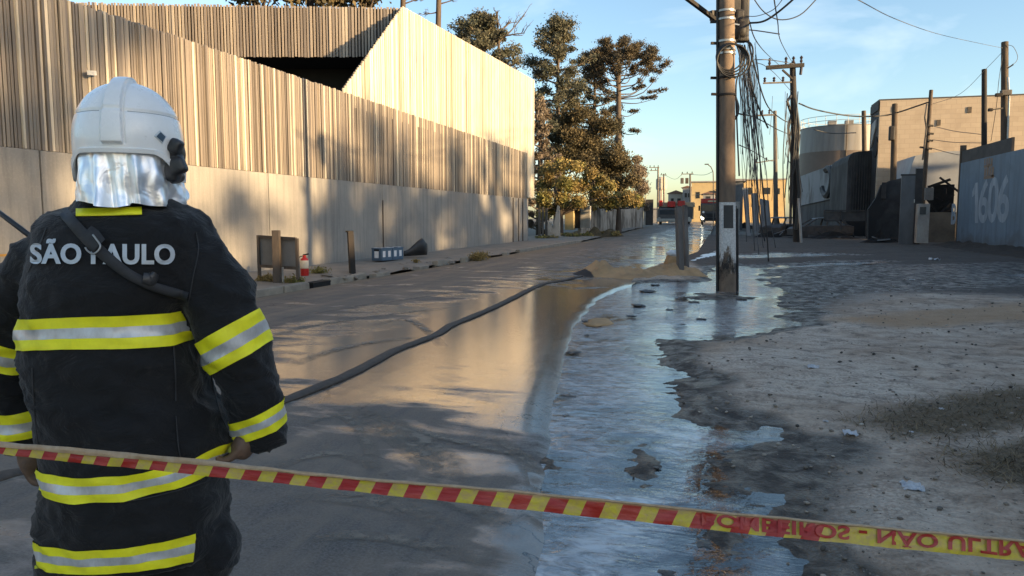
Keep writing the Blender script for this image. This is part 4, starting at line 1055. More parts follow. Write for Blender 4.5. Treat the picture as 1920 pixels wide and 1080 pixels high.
# ================================================================== TREES
def leaf_mat(name, c1, c2, c3):
    m, nt, b = new_mat(name); n = N(nt)
    ri = n.n.new('ShaderNodeNewGeometry').outputs['Random Per Island']
    p = n.pos(); f = n.noise(p, 0.55, 4)
    col = n.mix(n.ramp(ri, [(0.15, 0), (0.85, 1)]), c1, c2)
    col = n.mix(n.ramp(f, [(0.45, 0), (0.65, 0.8)]), col, c3)
    n.set(b, 'Base Color', col); b.inputs['Roughness'].default_value = 0.7; b.inputs['Specular IOR Level'].default_value = 0.25
    tr = n.n.new('ShaderNodeBsdfTranslucent'); n.l.new(col, tr.inputs[0])
    ms = n.n.new('ShaderNodeMixShader'); ms.inputs[0].default_value = 0.28
    out = [q for q in nt.nodes if q.type == 'OUTPUT_MATERIAL'][0]
    n.l.new(b.outputs[0], ms.inputs[1]); n.l.new(tr.outputs[0], ms.inputs[2]); n.l.new(ms.outputs[0], out.inputs[0])
    return m
m_pine = leaf_mat('pine_needles', (0.07, 0.072, 0.048), (0.145, 0.132, 0.09), (0.10, 0.11, 0.08))
m_arau = leaf_mat('araucaria_needles', (0.06, 0.052, 0.036), (0.13, 0.10, 0.06), (0.075, 0.07, 0.055))
m_bush = leaf_mat('brown_leaves', (0.075, 0.062, 0.036), (0.16, 0.125, 0.065), (0.05, 0.048, 0.028))
m_ivy = leaf_mat('dry_creeper', (0.20, 0.15, 0.06), (0.40, 0.29, 0.115), (0.16, 0.18, 0.045))
m_grey = leaf_mat('dusty_leaves', (0.17, 0.135, 0.10), (0.27, 0.22, 0.165), (0.12, 0.09, 0.06))
m_bark = M('bark', (0.10, 0.075, 0.055), (0.05, 0.038, 0.03), 5, 0.9, bump=0.6, stretch=(1, 1, 0.25))
def leaf_quads(clumps, n_leaf, size, rng, flat=1.0, shell=0.45):
    "clumps: (centre, radius, squash); leaf-sized bent faces spread through each clump's volume"
    tot = sum(r * r for _, r, _ in clumps); Vs = []; 
    for c, r, sq in clumps:
        k = max(6, int(n_leaf * r * r / tot))
        d = rng.normal(size=(k, 3)); d /= np.linalg.norm(d, axis=1)[:, None] + 1e-9
        rad = r * (shell * .5 + (1 - shell * .5) * rng.random(k) ** 0.62) * (1 + 0.30 * rng.normal(size=k))
        ctr = np.array(c) + d * rad[:, None] * np.array([1, 1, sq])
        a = rng.normal(size=(k, 3)) + d * 0.3; a /= np.linalg.norm(a, axis=1)[:, None]
        t = rng.normal(size=(k, 3)); bvec = np.cross(a, t); bvec /= np.linalg.norm(bvec, axis=1)[:, None] + 1e-9
        s = size * (0.5 + rng.random(k) * 0.9)
        a = a * s[:, None]; bvec = bvec * (s * 0.55 * flat)[:, None]
        Vs.append(np.stack([ctr - a, ctr - bvec + a * 0.1, ctr + a, ctr + bvec + a * 0.1], 1).reshape(-1, 3))
    V = np.concatenate(Vs); F = np.arange(len(V)).reshape(-1, 4)
    return V, F
def tree(name, base, label, trunk, rads, limbs, clumps, mat, n_leaf, size, seed, cat='tree', group=None, shell=0.45, flat=1.0):
    t = thing(name, base, label, cat, group)
    rng = np.random.default_rng(seed)
    q = MB()
    q.tube(spline(trunk, 4), [lerp(rads[0], rads[1], k / (len(spline(trunk, 4)) - 1)) for k in range(len(spline(trunk, 4)))], 8)
    q.build('trunk', m_bark, t, smooth=True)
    if limbs:
        q = MB()
        for pts, r0 in limbs: 
            sp = spline(pts, 3); q.tube(sp, [lerp(r0, r0 * 0.3, k / (len(sp) - 1)) for k in range(len(sp))], 5, False)
        o = q.build('limbs', m_bark, t, smooth=True); o['kind'] = 'stuff'
    if clumps:
        V, F = leaf_quads(clumps, n_leaf, size, rng, flat, shell); np_mesh('crown', V, F, mat, t, kind='stuff')
    return t
def gpt(u, d, v=430):
    p = PT(u, v, d); return Vector((p.x, p.y, gz(p.y)))
# tall pines behind the building
def pine(u, d, v_top, v_low, half_px, label, seed, n_leaf=9000, bare=0.0, mat=None, lean=0.0, name='pine_tree', size=0.22):
    r_ = random.Random(seed); b = gpt(u, d); zt = PT(u, v_top, d).z; zl = PT(u, v_low, d).z; w = half_px / F_PX * d
    trunk = [b - Vector((0, 0, .3)), b + Vector((lean * .3, 0, (zt - b.z) * .33)), b + Vector((lean * .7, .2, (zt - b.z) * .66)), Vector((b.x + lean, b.y, zt - 0.3))]
    limbs = []; clumps = []
    nb = 44
    for k in range(nb):
        t = k / (nb - 1); z = lerp(zl, zt - 0.5, t ** 0.9); az = k * 2.4 + r_.uniform(-.4, .4)
        L = w * (0.55 + 0.45 * math.sin(math.pi * min(1, 0.28 + t * 0.75))) * r_.uniform(0.45, 1.25) * (1 - 0.55 * max(0, t - 0.65) / 0.35)
        s0 = Vector((b.x + lean * (z - b.z) / (zt - b.z), b.y, z)); tip = s0 + Vector((L * math.cos(az), L * math.sin(az), L * r_.uniform(0.05, 0.5)))
        limbs.append(([s0, s0.lerp(tip, .5) - Vector((0, 0, L * .06)), tip], 0.085 + 0.02 * w * 0.3))
        if r_.random() >= bare:
            for s_ in (1.0, 0.74, 0.5):
                c = s0.lerp(tip, s_) + Vector((r_.uniform(-.3, .3), r_.uniform(-.3, .3), 0.15)); clumps.append((c, w * r_.uniform(0.11, 0.24) * (1.1 - 0.3 * (1 - s_)), r_.uniform(0.6, 1.0)))
    if bare < 0.5: clumps.append((Vector((b.x + lean, b.y, zt - w * 0.15)), w * 0.32, 0.9))
    return tree(name, b, label, trunk, (0.38, 0.1), limbs, clumps, mat or m_pine, n_leaf, size, seed)
pine(1044, 74, 46, 330, 68, 'tallest hazy pine right of the slatted building, left of the umbrella pine', 5, 38000, size=0.11)
pine(905, 62, 36, 160, 62, 'broad brown pine rising behind the slanting roof edge', 6, 22000, size=0.10)
pine(1012, 66, 190, 440, 34, 'slender dusty tree squeezed against the end of the slatted building', 7, 20000, mat=m_grey, size=0.105)
pine(1112, 92, 108, 330, 46, 'darker pine partly hidden behind the umbrella pine', 8, 18000, size=0.12)
# bare dead tree beside the broad pine
r_ = random.Random(2); b = gpt(934, 60); d_ = 60
limbs = []
def twig(p0, p1, r0, depth):
    limbs.append(([p0, p0.lerp(p1, .5) + Vector((r_.uniform(-.1, .1), r_.uniform(-.1, .1), r_.uniform(-.1, .1))), p1], r0))
    if depth:
        for k in range(5):
            s0 = p0.lerp(p1, r_.uniform(.3, 1)); L = (p1 - p0).length * r_.uniform(.25, .5)
            dirv = (p1 - p0).normalized() + Vector((r_.uniform(-.9, .9), r_.uniform(-.9, .9), r_.uniform(-.4, .9))); dirv.normalize()
            twig(s0, s0 + dirv * L, r0 * .45, depth - 1)
for (u0, v0, u1, v1) in ((934, 80, 978, 34), (932, 45, 905, 26), (933, 60, 958, 40), (934, 50, 930, 20), (936, 70, 984, 62)): twig(T(u0, v0, d_), T(u1, v1, d_ + r_.uniform(-1, 1)), 0.09, 2)
tree('dead_tree', b, 'bare dead tree with forked twigs against the sky', [b - Vector((0, 0, .3)), T(938, 250, d_), T(937, 130, d_), T(932, 22, d_)], (0.3, 0.05), limbs, [], m_pine, 0, 0, 3)
# bare trunks rising out of frame beside the roof point
for (u, d, lab, sd_) in ((822, 52, 'bare leaning tree trunk rising behind the point of the slatted roof', 3), (755, 50, 'thin tree trunk showing just above the point of the slatted roof', 4)):
    r_ = random.Random(sd_); b = gpt(u - 4, d); top = T(u + 6, -260, d); limbs = []
    for (du, v0, u1, v1) in ((1, 8, 40, -4), (2, 2, 30, -20), (1, 22, -28, 27), (2, -40, -40, -60), (2, -70, 50, -90)): twig(T(u + du, v0, d), T(u + u1, v1, d), 0.06, 2)
    cl = [(T(u + r_.uniform(-70, 70), r_.uniform(-290, -120), d + r_.uniform(-2, 2)), r_.uniform(.7, 1.3), .7) for k in range(14)]
    tree('pine_tree', b, lab, [b - Vector((0, 0, .3)), T(u - 2, 200, d), T(u, 40, d), top], (0.34, 0.12), limbs, cl, m_pine, 3000, 0.24, sd_)
# canopy peeping over the roof at the left
for k, (u, d, lab) in enumerate(((480, 46, 'leftmost pine crown peeping over the slatted side face'), (580, 48, 'middle pine crown peeping over the slatted side face'), (680, 47, 'right pine crown peeping over the slatted side face'))):
    r_ = random.Random(40 + k); b = gpt(u, d)
    cl = [(T(u + r_.uniform(-75, 75), r_.uniform(-150, 2), d + r_.uniform(-2, 3)), r_.uniform(.7, 1.2), .75) for j in range(26)]
    lm = [([T(u, 60, d), c.lerp(T(u, 0, d), .4), c], 0.06) for c, _, _ in cl[:12]]
    tree('pine_tree', b, lab, [b - Vector((0, 0, .3)), T(u + 4, 200, d), T(u, 40, d), T(u, -120, d)], (0.36, 0.12), lm, cl, m_bush, 5200, 0.2, 40 + k)
# umbrella-crowned araucaria
ad = 86; b = gpt(1158, ad); r_ = random.Random(9); limbs = []; clumps = []
ax = lambda v: T(1160, v, ad)
for k in range(34):
    az = k * 2.399; t = k / 33; v0 = lerp(185, 96, t); L = lerp(5.6, 2.2, t) * r_.uniform(.8, 1.05)
    if math.cos(az + YAW) < -0.2: L *= 0.85
    s0 = ax(v0); tipz = ax(lerp(120, 88, t ** .8)).z + r_.uniform(-.5, .3)
    tip = Vector((s0.x + L * math.cos(az), s0.y + L * math.sin(az), tipz - 0.22 * max(0, L - 3.6)))
    mid_ = s0.lerp(tip, .55) - Vector((0, 0, (tip.z - s0.z) * .38))
    limbs.append(([s0, mid_, tip], 0.085))
    for s_, rr_ in ((1.0, .62), (.87, .55), (.74, .4)):
        c = s0.lerp(tip, s_) if s_ == 1 else mid_.lerp(tip, (s_ - .55) / .45)
        for j in range(2): clumps.append((c + Vector((r_.uniform(-.35, .35), r_.uniform(-.35, .35), r_.uniform(.0, .4))), rr_ * r_.uniform(.75, 1.2), .72))
for (u1, v1, v0) in ((1246, 172, 186), (1226, 186, 192), (1205, 165, 182), (1192, 212, 215), (1130, 215, 222), (1196, 250, 245), (1126, 240, 250), (1110, 160, 190), (1098, 132, 180)):
    tip = T(u1, v1, ad + r_.uniform(-1, 1)); s0 = ax(v0); limbs.append(([s0, s0.lerp(tip, .5) - Vector((0, 0, .3)), tip], .07))
    for s_ in (1, .9, .8, .68): clumps.append((s0.lerp(tip, s_) + Vector((0, 0, .25)), r_.uniform(.3, .5), .6))
for v in range(205, 290, 8): clumps.append((ax(v) + Vector((r_.uniform(-.4, .4), r_.uniform(-.4, .4), 0)), .45, 1.2))
tree('araucaria_tree', b, 'tall umbrella pine with flat tufted crown, rightmost of the tall trees', [b - Vector((0, 0, .3)), ax(330), ax(200), ax(92)], (0.5, 0.2), limbs, clumps, m_arau, 46000, 0.095, 9, shell=.3)
# big rounded brown tree, creeper mass, and narrower trees beyond
def mass(name, label, spots, d, n_leaf, size, mat, seed, u_t, dd=2.5, cat='tree', sq=.85, low_v=430):
    r_ = random.Random(seed); b = gpt(u_t, d); cl = []
    for (u, v, rp_) in spots:
        for j in range(3):
            cl.append((T(u + r_.uniform(-.45, .45) * rp_, v + r_.uniform(-.4, .4) * rp_, d + r_.uniform(-dd, dd)), rp_ / F_PX * d * r_.uniform(.55, .95), sq))
    topv = min(s[1] for s in spots); lm = [([T(u_t, low_v - 40, d), c.lerp(T(u_t, (low_v + topv) / 2, d), .5), c], .06) for c, _, _ in cl[::3]]
    return tree(name, b, label, [b - Vector((0, 0, .3)), T(u_t, (low_v + topv) / 2, d), T(u_t, topv + 20, d)], (.3, .1), lm, cl, mat, n_leaf, size, seed, cat)
mass('brown_tree', 'big rounded tree with golden brown leaves below the umbrella pine',
     [(1070, 222, 20), (1095, 212, 20), (1120, 225, 22), (1140, 245, 24), (1060, 250, 26), (1090, 255, 28), (1120, 275, 30), (1150, 285, 28), (1165, 310, 24), (1060, 290, 26), (1095, 305, 28), (1130, 320, 28), (1180, 335, 18), (1160, 345, 22), (1040, 320, 20)], 72, 46000, 0.115, m_bush, 12, 1110)
mass('narrow_tree', 'dark narrow tree standing at the far end of the old white wall',
     [(1196, 300, 10), (1200, 320, 13), (1194, 340, 15), (1203, 352, 13), (1196, 370, 16), (1188, 385, 15), (1206, 385, 10)], 92, 16000, 0.12, m_grey, 13, 1197)
mass('creeper_hedge', 'sunlit dry creeper heaped over the old wall beside the slatted building',
     [(1030, 318, 15), (1055, 308, 15), (1080, 312, 15), (1105, 325, 15), (1125, 340, 14), (1145, 352, 14), (1030, 345, 19), (1060, 345, 20), (1090, 350, 20), (1120, 365, 17), (1025, 375, 19), (1055, 375, 18), (1085, 378, 15), (1150, 372, 15), (1175, 372, 14), (1192, 378, 12), (1018, 398, 12), (1040, 395, 12)], 58, 36000, 0.09, m_ivy, 14, 1050, dd=1.6, cat='hedge', low_v=445)
mass('ivy_curtain', 'golden creeper hanging along the top of the old white wall',
     [(1110, 386, 9), (1125, 384, 9), (1140, 383, 9), (1155, 383, 9), (1170, 383, 8), (1185, 384, 8), (1198, 385, 7), (1120, 372, 9), (1160, 366, 10)], 66, 5200, 0.12, m_ivy, 15, 1160, dd=1.2, cat='creeper')

m_cream0 = M('yard_render', (.40, .35, .28), (.33, .29, .23), .8, .85, bump=.1)
# trees beyond the blue wall, off to the right: they are what dapples the left wall with shade
yh = thing('shade_house', (22, 42, 0), 'plain rendered house added to shade the gateway, behind the blue wall, off to the right', 'house')  # unseen house, added to keep the gateway walls out of the sun
yw_ = MB().bbox((17.6, 37.5, 0), (28, 47.2, 7.2)).build('wall', m_cream0, yh); MB().bbox((17.2, 37.1, 7.205), (28.4, 47.6, 7.4)).build('roof', m_cream0, yh)
for yy in (39, 43): MB().bbox((17.55, yy, 1.2), (17.62, yy + 1.6, 2.6)).build('window', m_dark, yw_)
r_ = random.Random(77)
TB = []
for k in range(3):
    cl = []; lm = []
    for j in range(24):
        az = r_.uniform(0, 6.28); rr_ = r_.uniform(.3, 2.6); z = r_.uniform(5.2, 11.0); f_ = 1 - abs(z - 8) / 5
        c = Vector((rr_ * math.cos(az) * (0.4 + f_), rr_ * math.sin(az) * (0.4 + f_), z)); cl.append((c, r_.uniform(.5, 1.05), .8)); lm.append(([Vector((0, 0, z * .6)), c * .5 + Vector((0, 0, z * .45)), c], .06))
    TB.append((cl, lm))
YARD = [(25, -10, 1.0, 0), (29, -1.8, 1.28, 1), (26, 11, 0.92, 2), (33, 11, 1.2, 0), (25, 18.2, 0.86, 1), (32, 20, 1.15, 2), (24, 28.5, 1.12, 0), (28, 34, 1.2, 1), (31, -6, 1.0, 2), (29, 14.5, 1.0, 0), (27, 24, .9, 2)]
for k, (x, y, s_, i_) in enumerate(YARD):
    cl, lm = TB[i_]; off = Vector((x, y, 0)); 
    t = tree('yard_tree', off, 'leafy tree in the yard behind the blue wall, off to the right', [off - Vector((0, 0, .3)), off + Vector((.2, 0, 3.5 * s_)), off + Vector((0, .1, 9.5 * s_))], (.26, .08),
             [([off + q * s_ for q in pts], r0) for pts, r0 in lm], [(off + c * s_, r0 * s_, sq) for c, r0, sq in cl], m_bush, 1500, 0.24, 100 + k, group='trees in the yard behind the blue wall')

for k in range(11):  # unseen row of sparse trees, added to half-shade the concrete wall
    off = Vector((27 + r_.uniform(-1, 1), -7 + 4.1 * k, 0)); cl = []; lm = []
    for j in range(16):
        c = off + Vector((r_.uniform(-1.6, 1.6), r_.uniform(-2.3, 2.3), r_.uniform(5.6, 8.9))); cl.append((c, r_.uniform(.5, .9), .8)); lm.append(([off + Vector((0, 0, 3.4)), off.lerp(c, .6) + Vector((0, 0, 1.5)), c], .03))
    tree('shade_screen_tree', off, 'thin crowned tree in an added row filtering the sun behind the blue wall, off to the right', [off - Vector((0, 0, .3)), off + Vector((.1, 0, 2.5)), off + Vector((0, .1, 7.6))], (.14, .04), lm, cl, m_bush, 430, 0.24, 200 + k, group='hedge row behind the blue wall')

# ================================================================== FAR LEFT: OLD WALL, MOUNDS
m_lime, nt, b = new_mat('peeling_limewash'); n = N(nt)
p = n.pos(); st = n.noise(n.map(p, (1, 1.2, 0.25)), 1.1, 6, 0.7, .3); bl = n.noise(p, .8, 5)
n.set(b, 'Base Color', n.mix(n.ramp(n.math('ADD', n.math('MULTIPLY', st, .6), n.math('MULTIPLY', bl, .4)), [(.44, 0), (.58, 1)]), (.40, .35, .29), (.11, .085, .06))); b.inputs['Roughness'].default_value = .9
n.bump(st, b, .3, .02)
ow = thing('old_wall', WX(1110, 430, -11.2), 'old peeling limewashed wall under golden creeper on the far left', 'wall')
A = T(1086, 430, 62); B = T(1204, 428, 88)
for k in range(6):
    a = A.lerp(B, k / 6); c = A.lerp(B, (k + 1) / 6); z0 = gz(a.y) - .2
    ztop = T(1090 + k * 20, 388, 62 + k * 4.4).z
    q = MB(); dirw = (c - a).normalized(); q.bar(Vector((a.x, a.y, (z0 + ztop) / 2)) + dirw * .02, Vector((c.x, c.y, (z0 + ztop) / 2)) - dirw * .02, .25, ztop - z0); q.build('wall_panel', m_lime, ow)
gp = thing('gate_pillar', T(1098, 430, 61), 'white panelled gate pillar at the near end of the old wall', 'pillar')
facing(1088, 386, 1106, 428, A.y - .6, .5, m_white_old, 'pillar_body', gp, .02)
gt = thing('yellow_gateway', T(1068, 430, 59), 'sunlit yellowed plaster gateway jamb below the creeper', 'gateway')
facing(1059, 380, 1075, 431, T(1066, 430, 59).y, .8, M('yellow_plaster', (.46, .36, .18), (.34, .26, .13), 2, .9, bump=.3), 'jamb', gt, .03)
facing(1076, 392, 1087, 428, T(1066, 430, 59).y + .6, .3, m_dark, 'opening', gt)
for k, (u0, u1, v0) in enumerate(((1009, 1013, 392), (1016, 1019, 388), (1022, 1026, 390))):
    fp = thing('thin_post', T(u0, 440, 52), ('leftmost', 'middle', 'rightmost')[k] + ' of three thin pale posts beside the end of the slatted building', 'post')
    facing(u0, v0, u1, 446, T(u0, 440, 52).y, .12, m_greypole, 'shaft', fp)
ob = thing('white_gate_stub', T(1038, 440, 54), 'crumbling whitewashed wall stub beside the thin pale posts', 'wall')
pts = [T(u, v, 54) for u, v in ((1027, 446), (1027, 415), (1032, 418), (1036, 428), (1040, 412), (1045, 385), (1048, 388), (1049, 444))]
MB().prism(pts, (0, .35, 0)).build('wall_body', m_lime, ob)
m_mound = M('weedy_earth', (.11, .085, .045), (.05, .042, .022), 5, .95, bump=.8, bscale=22, bdist=.04)
for k, (u, v, d, w, h_, lab) in enumerate(((1078, 440, 56, 1.3, .55, 'low dark weedy mound below the yellowed gateway'), (1115, 440, 58, 1.0, .75, 'sunlit pointed heap of earth in front of the old wall'), (1143, 442, 58, 1.25, .7, 'grassy heap of earth at the road edge by the old wall'), (1030, 446, 52, 1.4, .3, 'flat heap of dead leaves at the end of the slatted building'))):
    c = gpt(u, d); rows = []
    for i in range(13):
        row = []
        for j in range(13):
            x, y = (i / 6 - 1), (j / 6 - 1); rr_ = math.hypot(x, y)
            z = h_ * max(0, 1 - rr_) ** .8 * (1 + .5 * noise.noise(Vector((x * 3 + k * 9, y * 3, 0)))) - .06
            row.append(c + Vector((x * w, y * w * .9, z)))
        rows.append(row)
    tag(MB().grid(rows).build('earth_mound', m_mound, smooth=True), lab, 'mound')
    rng = np.random.default_rng(60 + k)
    V, F = leaf_quads([(c + Vector((rng.uniform(-w, w) * .7, rng.uniform(-w, w) * .6, h_ * .35)), .35, .5) for j in range(8)], 700, .10, rng)
    o = np_mesh('weeds', V, F, m_ivy, None, c, 'stuff'); 
# ================================================================== FAR STREET
m_yel = M('ochre_render', (.52, .38, .19), (.42, .31, .16), .8, .85, bump=.1)
m_cream = M('cream_render', (.46, .40, .32), (.36, .31, .25), .8, .85, bump=.1)
m_greyr = M('grey_render', (.30, .29, .28), (.22, .21, .20), .8, .85, bump=.1)
m_tile = M('roof_tile', (.22, .12, .08), (.14, .085, .06), 3, .85, bump=.3)
m_win = M('dark_window', (.025, .027, .03), rough=.2, bump=0)
def house(u0, u1, v_top, d, label, mat, roof=None, wins=(), depth=8, name='house', cat='house'):
    y = T((u0 + u1) / 2, 420, d).y; a, c = WY(u0, v_top, y), WY(u1, v_top, y); g0 = gz(y)
    h_ = thing(name, ((a.x + c.x) / 2, y, g0), label, cat)
    wl_ = MB().bbox((a.x, y, g0 - .2), (c.x, y + depth, a.z)).build('wall', mat, h_)
    if roof == 'slab': MB().bbox((a.x - .25, y - .25, a.z + .004), (c.x + .25, y + depth + .2, a.z + .25)).build('roof', m_greyr, h_)
    if roof == 'tile':
        m_ = (a.x + c.x) / 2; MB().prism([(a.x - .4, y - .3, a.z + .004), (c.x + .4, y - .3, a.z + .004), (m_, y - .3, a.z + (c.x - a.x) * .22)], (0, depth + .6, 0)).build('roof', m_tile, h_)
    for (wu0, wv0, wu1, wv1) in wins:
        p0, p1 = WY(wu0, wv0, y), WY(wu1, wv1, y); MB().bbox((p0.x, y - .05, p1.z), (p1.x, y + .02, p0.z)).build('window', m_win, wl_)
    return h_
house(1297, 1392, 342, 150, 'ochre yellow building with dark flat roof edge closing the far street', m_yel, 'slab', ((1305, 360, 1312, 372), (1330, 358, 1344, 372), (1352, 360, 1360, 370)), 12, 'yellow_building', 'building')
house(1380, 1474, 338, 160, 'long ochre hall behind the burnt poles at the far end', m_yel, 'slab', ((1396, 352, 1410, 365), (1430, 352, 1444, 364), (1452, 353, 1462, 364)), 12, 'ochre_hall', 'building')
house(1253, 1282, 363, 175, 'small cream house with pitched roof at the far left of the street', m_cream, 'tile', ((1258, 372, 1263, 382), (1270, 372, 1276, 382)))
house(1280, 1298, 352, 170, 'narrow grey house next to the ochre building', m_greyr, 'tile', ((1284, 362, 1288, 370), (1290, 362, 1294, 370)))
house(1212, 1250, 392, 150, 'low grey house behind the dark gate in the far street', m_greyr, 'slab', ((1236, 398, 1242, 406),))
house(1318, 1340, 364, 135, 'grey gabled house front peeping over the fire engine', m_greyr, 'tile', ((1324, 368, 1332, 374),))
house(1377, 1394, 340, 80, 'grey narrow box building with vertical sheeting right of the main pole', m_greymetal, 'slab', (), 4, 'sheet_kiosk', 'kiosk')
house(1374, 1388, 378, 76, 'low pale box below the grey kiosk beside the main pole', m_white_old, None, ((1377, 386, 1381, 392),), 3, 'pale_kiosk', 'kiosk')
dg = thing('dark_gate', T(1216, 420, 96), 'dark sheet gate with pale post at the end of the old wall', 'gate')
facing(1211, 374, 1224, 422, T(1216, 420, 96).y, .3, m_soot, 'gate_leaf', dg); facing(1207.5, 372, 1210.6, 424, T(1216, 420, 96).y, .3, m_white_old, 'gate_post', dg)
wt = thing('water_tower', T(1240, 380, 190), 'pale small water tower above the far roofs', 'tower')
c0 = T(1240, 345, 190); MB().lathe((c0.x, c0.y, 0), [(.9, 0), (.9, c0.z - 1.5)], 10).build('tower_shaft', m_cream, wt); MB().lathe((c0.x, c0.y, 0), [(1.2, c0.z - 1.49), (1.35, c0.z - 1), (1.35, c0.z + 1.2), (.6, c0.z + 1.8)], 12).build('tower_tank', m_cream, wt)
fp = lambda ut, vt, ub, d, lab: pole_thing(ut, vt, ub, 420, d, .2, .14, m_greypole, lab, seg=7)
q_ = fp(1234, 313, 1233, 130, 'left far pole with two crossarms above the street'); crossarm(q_, 1217, 314, 1236, 314, 129.8, .14, m_greypole, (.1, .5, .9), .3); crossarm(q_, 1218, 320, 1234, 319.5, 129.8, .12, m_greypole, (.2, .7), .3)
q_ = fp(1244.5, 326, 1245, 150, 'short plain far pole next to the water tower'); crossarm(q_, 1238, 328, 1250, 328, 149.8, .12, m_greypole, (.2, .8), .3)
q_ = fp(1294, 326, 1295, 120, 'far pole with wide crossarm in front of the ochre building'); crossarm(q_, 1277, 326.5, 1300, 326, 119.8, .13, m_greypole, (.1, .5, .9), .3); MB().bevbox(T(1279, 339, 119.8), (.5, .5, .9), .05).build('transformer', m_greypole, q_); MB().bevbox(T(1288, 339, 119.8), (.5, .5, .9), .05).build('transformer', m_rustpost, q_)
sl = thing('street_lamp', T(1337, 420, 90), 'slender street lamp with curved arm over the far road', 'lamp')
MB().tube([T(1337.5, 425, 90), T(1337.5, 335, 90), T(1337, 322, 90), T(1333, 313, 90), T(1328, 309, 90)], .06, 6).build('lamp_post', m_greypole, sl); MB().bevbox(T(1325, 308, 90), (.5, .25, .13), .05).build('lamp_head', m_greypole, sl)
cable([T(1294, 327, 119), T(1320, 328, 105), T(1336, 322, 92)], .03, 'thin wire from the far pole to the street lamp', mat=m_wire2)
cable([T(1246, 328, 148), T(1265, 336, 140), T(1278, 328, 120)], .03, 'thin wire between two far poles over the street', mat=m_wire2)
cable([T(1298, 366, 118), T(1330, 362, 100), T(1346, 352, 80), T(1354, 345, 60)], .03, 'low wire crossing in front of the ochre building', mat=m_wire2)
# fire engines far down the road
m_red = M('engine_red', (.42, .018, .016), (.34, .016, .014), 3, .3, bump=0)
m_cab = M('engine_grime', (.09, .085, .085), (.06, .058, .057), 3, .5, bump=0)
m_tyre = M('tyre_rubber', (.015, .015, .015), rough=.85, bump=0)
m_cargo = M('canvas_cream', (.42, .33, .22), (.33, .26, .17), 3, .8, bump=.1)
m_glass = M('windscreen', (.05, .06, .07), rough=.08, bump=0)
m_lampon, nt, b = new_mat('lit_headlamp'); b.inputs['Emission Color'].default_value = (1, .9, .65, 1); b.inputs['Emission Strength'].default_value = 4
def truck(u0, u1, v_top, d, label, red):
    y = T((u0 + u1) / 2, 420, d).y; g0 = gz(y); a, c = WY(u0, v_top, y), WY(u1, v_top, y); W_ = c.x - a.x; H_ = a.z - g0; cx = (a.x + c.x) / 2
    t = thing('fire_engine' if red else 'flatbed_truck', (cx, y, g0), label, 'truck')
    Z = lambda f: g0 + f * H_
    if red:
        MB().bevbox((cx, y + 1.2, Z(.5)), (W_ * .96, 2.4, H_ * .62), .12).build('cab', m_cab, t)
        MB().bevbox((cx, y + 4.6, Z(.55)), (W_ * .98, 4.2, H_ * .72), .1).build('body', m_red, t)
        MB().bevbox((cx, y + .5, Z(.90)), (W_ * .95, .5, H_ * .19), .1).build('light_bar', m_red, t)
        MB().bbox((cx - W_ * .1, y + .22, Z(.86)), (cx + W_ * .36, y + .26, Z(.92))).build('sign_strip', M('sign_yellow', (.6, .5, .3), bump=0), t)
        MB().bbox((cx - W_ * .42, y - .03, Z(.5)), (cx + W_ * .42, y + .02, Z(.76))).build('windscreen', m_glass, t)
        MB().bbox((cx - W_ * .3, y - .05, Z(.27)), (cx + W_ * .3, y + .02, Z(.42))).build('grille', m_black, t)
        for s_ in (-1, 1): MB().bbox((cx + s_ * W_ * .54 - .12, y, Z(.52)), (cx + s_ * W_ * .54 + .12, y + .15, Z(.72))).build('mirror', m_black, t)
    else:
        MB().bevbox((cx - W_ * .15, y + 1, Z(.42)), (W_ * .6, 2.2, H_ * .5), .12).build('cab', m_cab, t)
        MB().bbox((cx - W_ * .13 - W_ * .26, y - .13, Z(.42)), (cx - W_ * .15 + W_ * .25, y - .1, Z(.62))).build('windscreen', m_glass, t)
        MB().bevbox((cx, y + 4.4, Z(.84)), (W_, 3.6, H_ * .2), .06).build('cargo_side', m_cargo, t)
        MB().bevbox((cx, y + 4.4, Z(.48)), (W_ * .94, 3.6, H_ * .5), .06).build('body', m_cab, t)
        for (f0, f1, g_) in ((.28, .5, .86), (.56, .76, .88), (.05, .14, .9)): MB().bevbox((a.x + W_ * (f0 + f1) / 2, y + 2.4, Z(g_)), (W_ * (f1 - f0), .6, H_ * .24), .05).build('red_crate', m_red, t)
    MB().bevbox((cx, y - .1, Z(.19)), (W_ * .94, .3, H_ * .13), .05).build('bumper', m_steel if not red else m_black, t)
    for s_ in (-1, 1):
        MB().lathe((cx + s_ * W_ * .38, y + .9, g0 + .5), [(.1, -.16), (.5, -.15), (.5, .15), (.1, .16)], 14, 'x').build('wheel', m_tyre, t)
        MB().lathe((cx + s_ * W_ * .38, y + .9, g0 + .5), [(.05, -.18), (.24, -.175), (.24, .175), (.05, .18)], 10, 'x').build('hub', m_steel, [o_ for o_ in t.children if o_.name.startswith('wheel')][-1])
        lit = red and s_ < 0
        MB().lathe((cx + s_ * W_ * .40, y - .2, Z(.27)), [(.02, -.06), (.16, -.05), (.17, .05)], 10, 'y').build('headlight', m_lampon if lit else m_steel, t)
    return t
truck(1313, 1349, 372, 104, 'fire engine facing down the road with one headlight on', True)
truck(1230, 1300, 376, 100, 'loaded flatbed truck with red crates parked on the far left', False)
mc = thing('motorcycle', gpt(1317, 92), 'motorcycle with lit headlamp standing before the fire engine', 'motorcycle')
c0 = gpt(1317, 92)
MB().lathe(c0 + Vector((0, -.1, .32)), [(.2, -.05), (.32, -.05), (.32, .05), (.2, .05)], 14, 'x').build('wheel', m_tyre, mc); MB().lathe(c0 + Vector((0, 1.2, .32)), [(.2, -.05), (.32, -.05), (.32, .05), (.2, .05)], 14, 'x').build('wheel', m_tyre, mc)
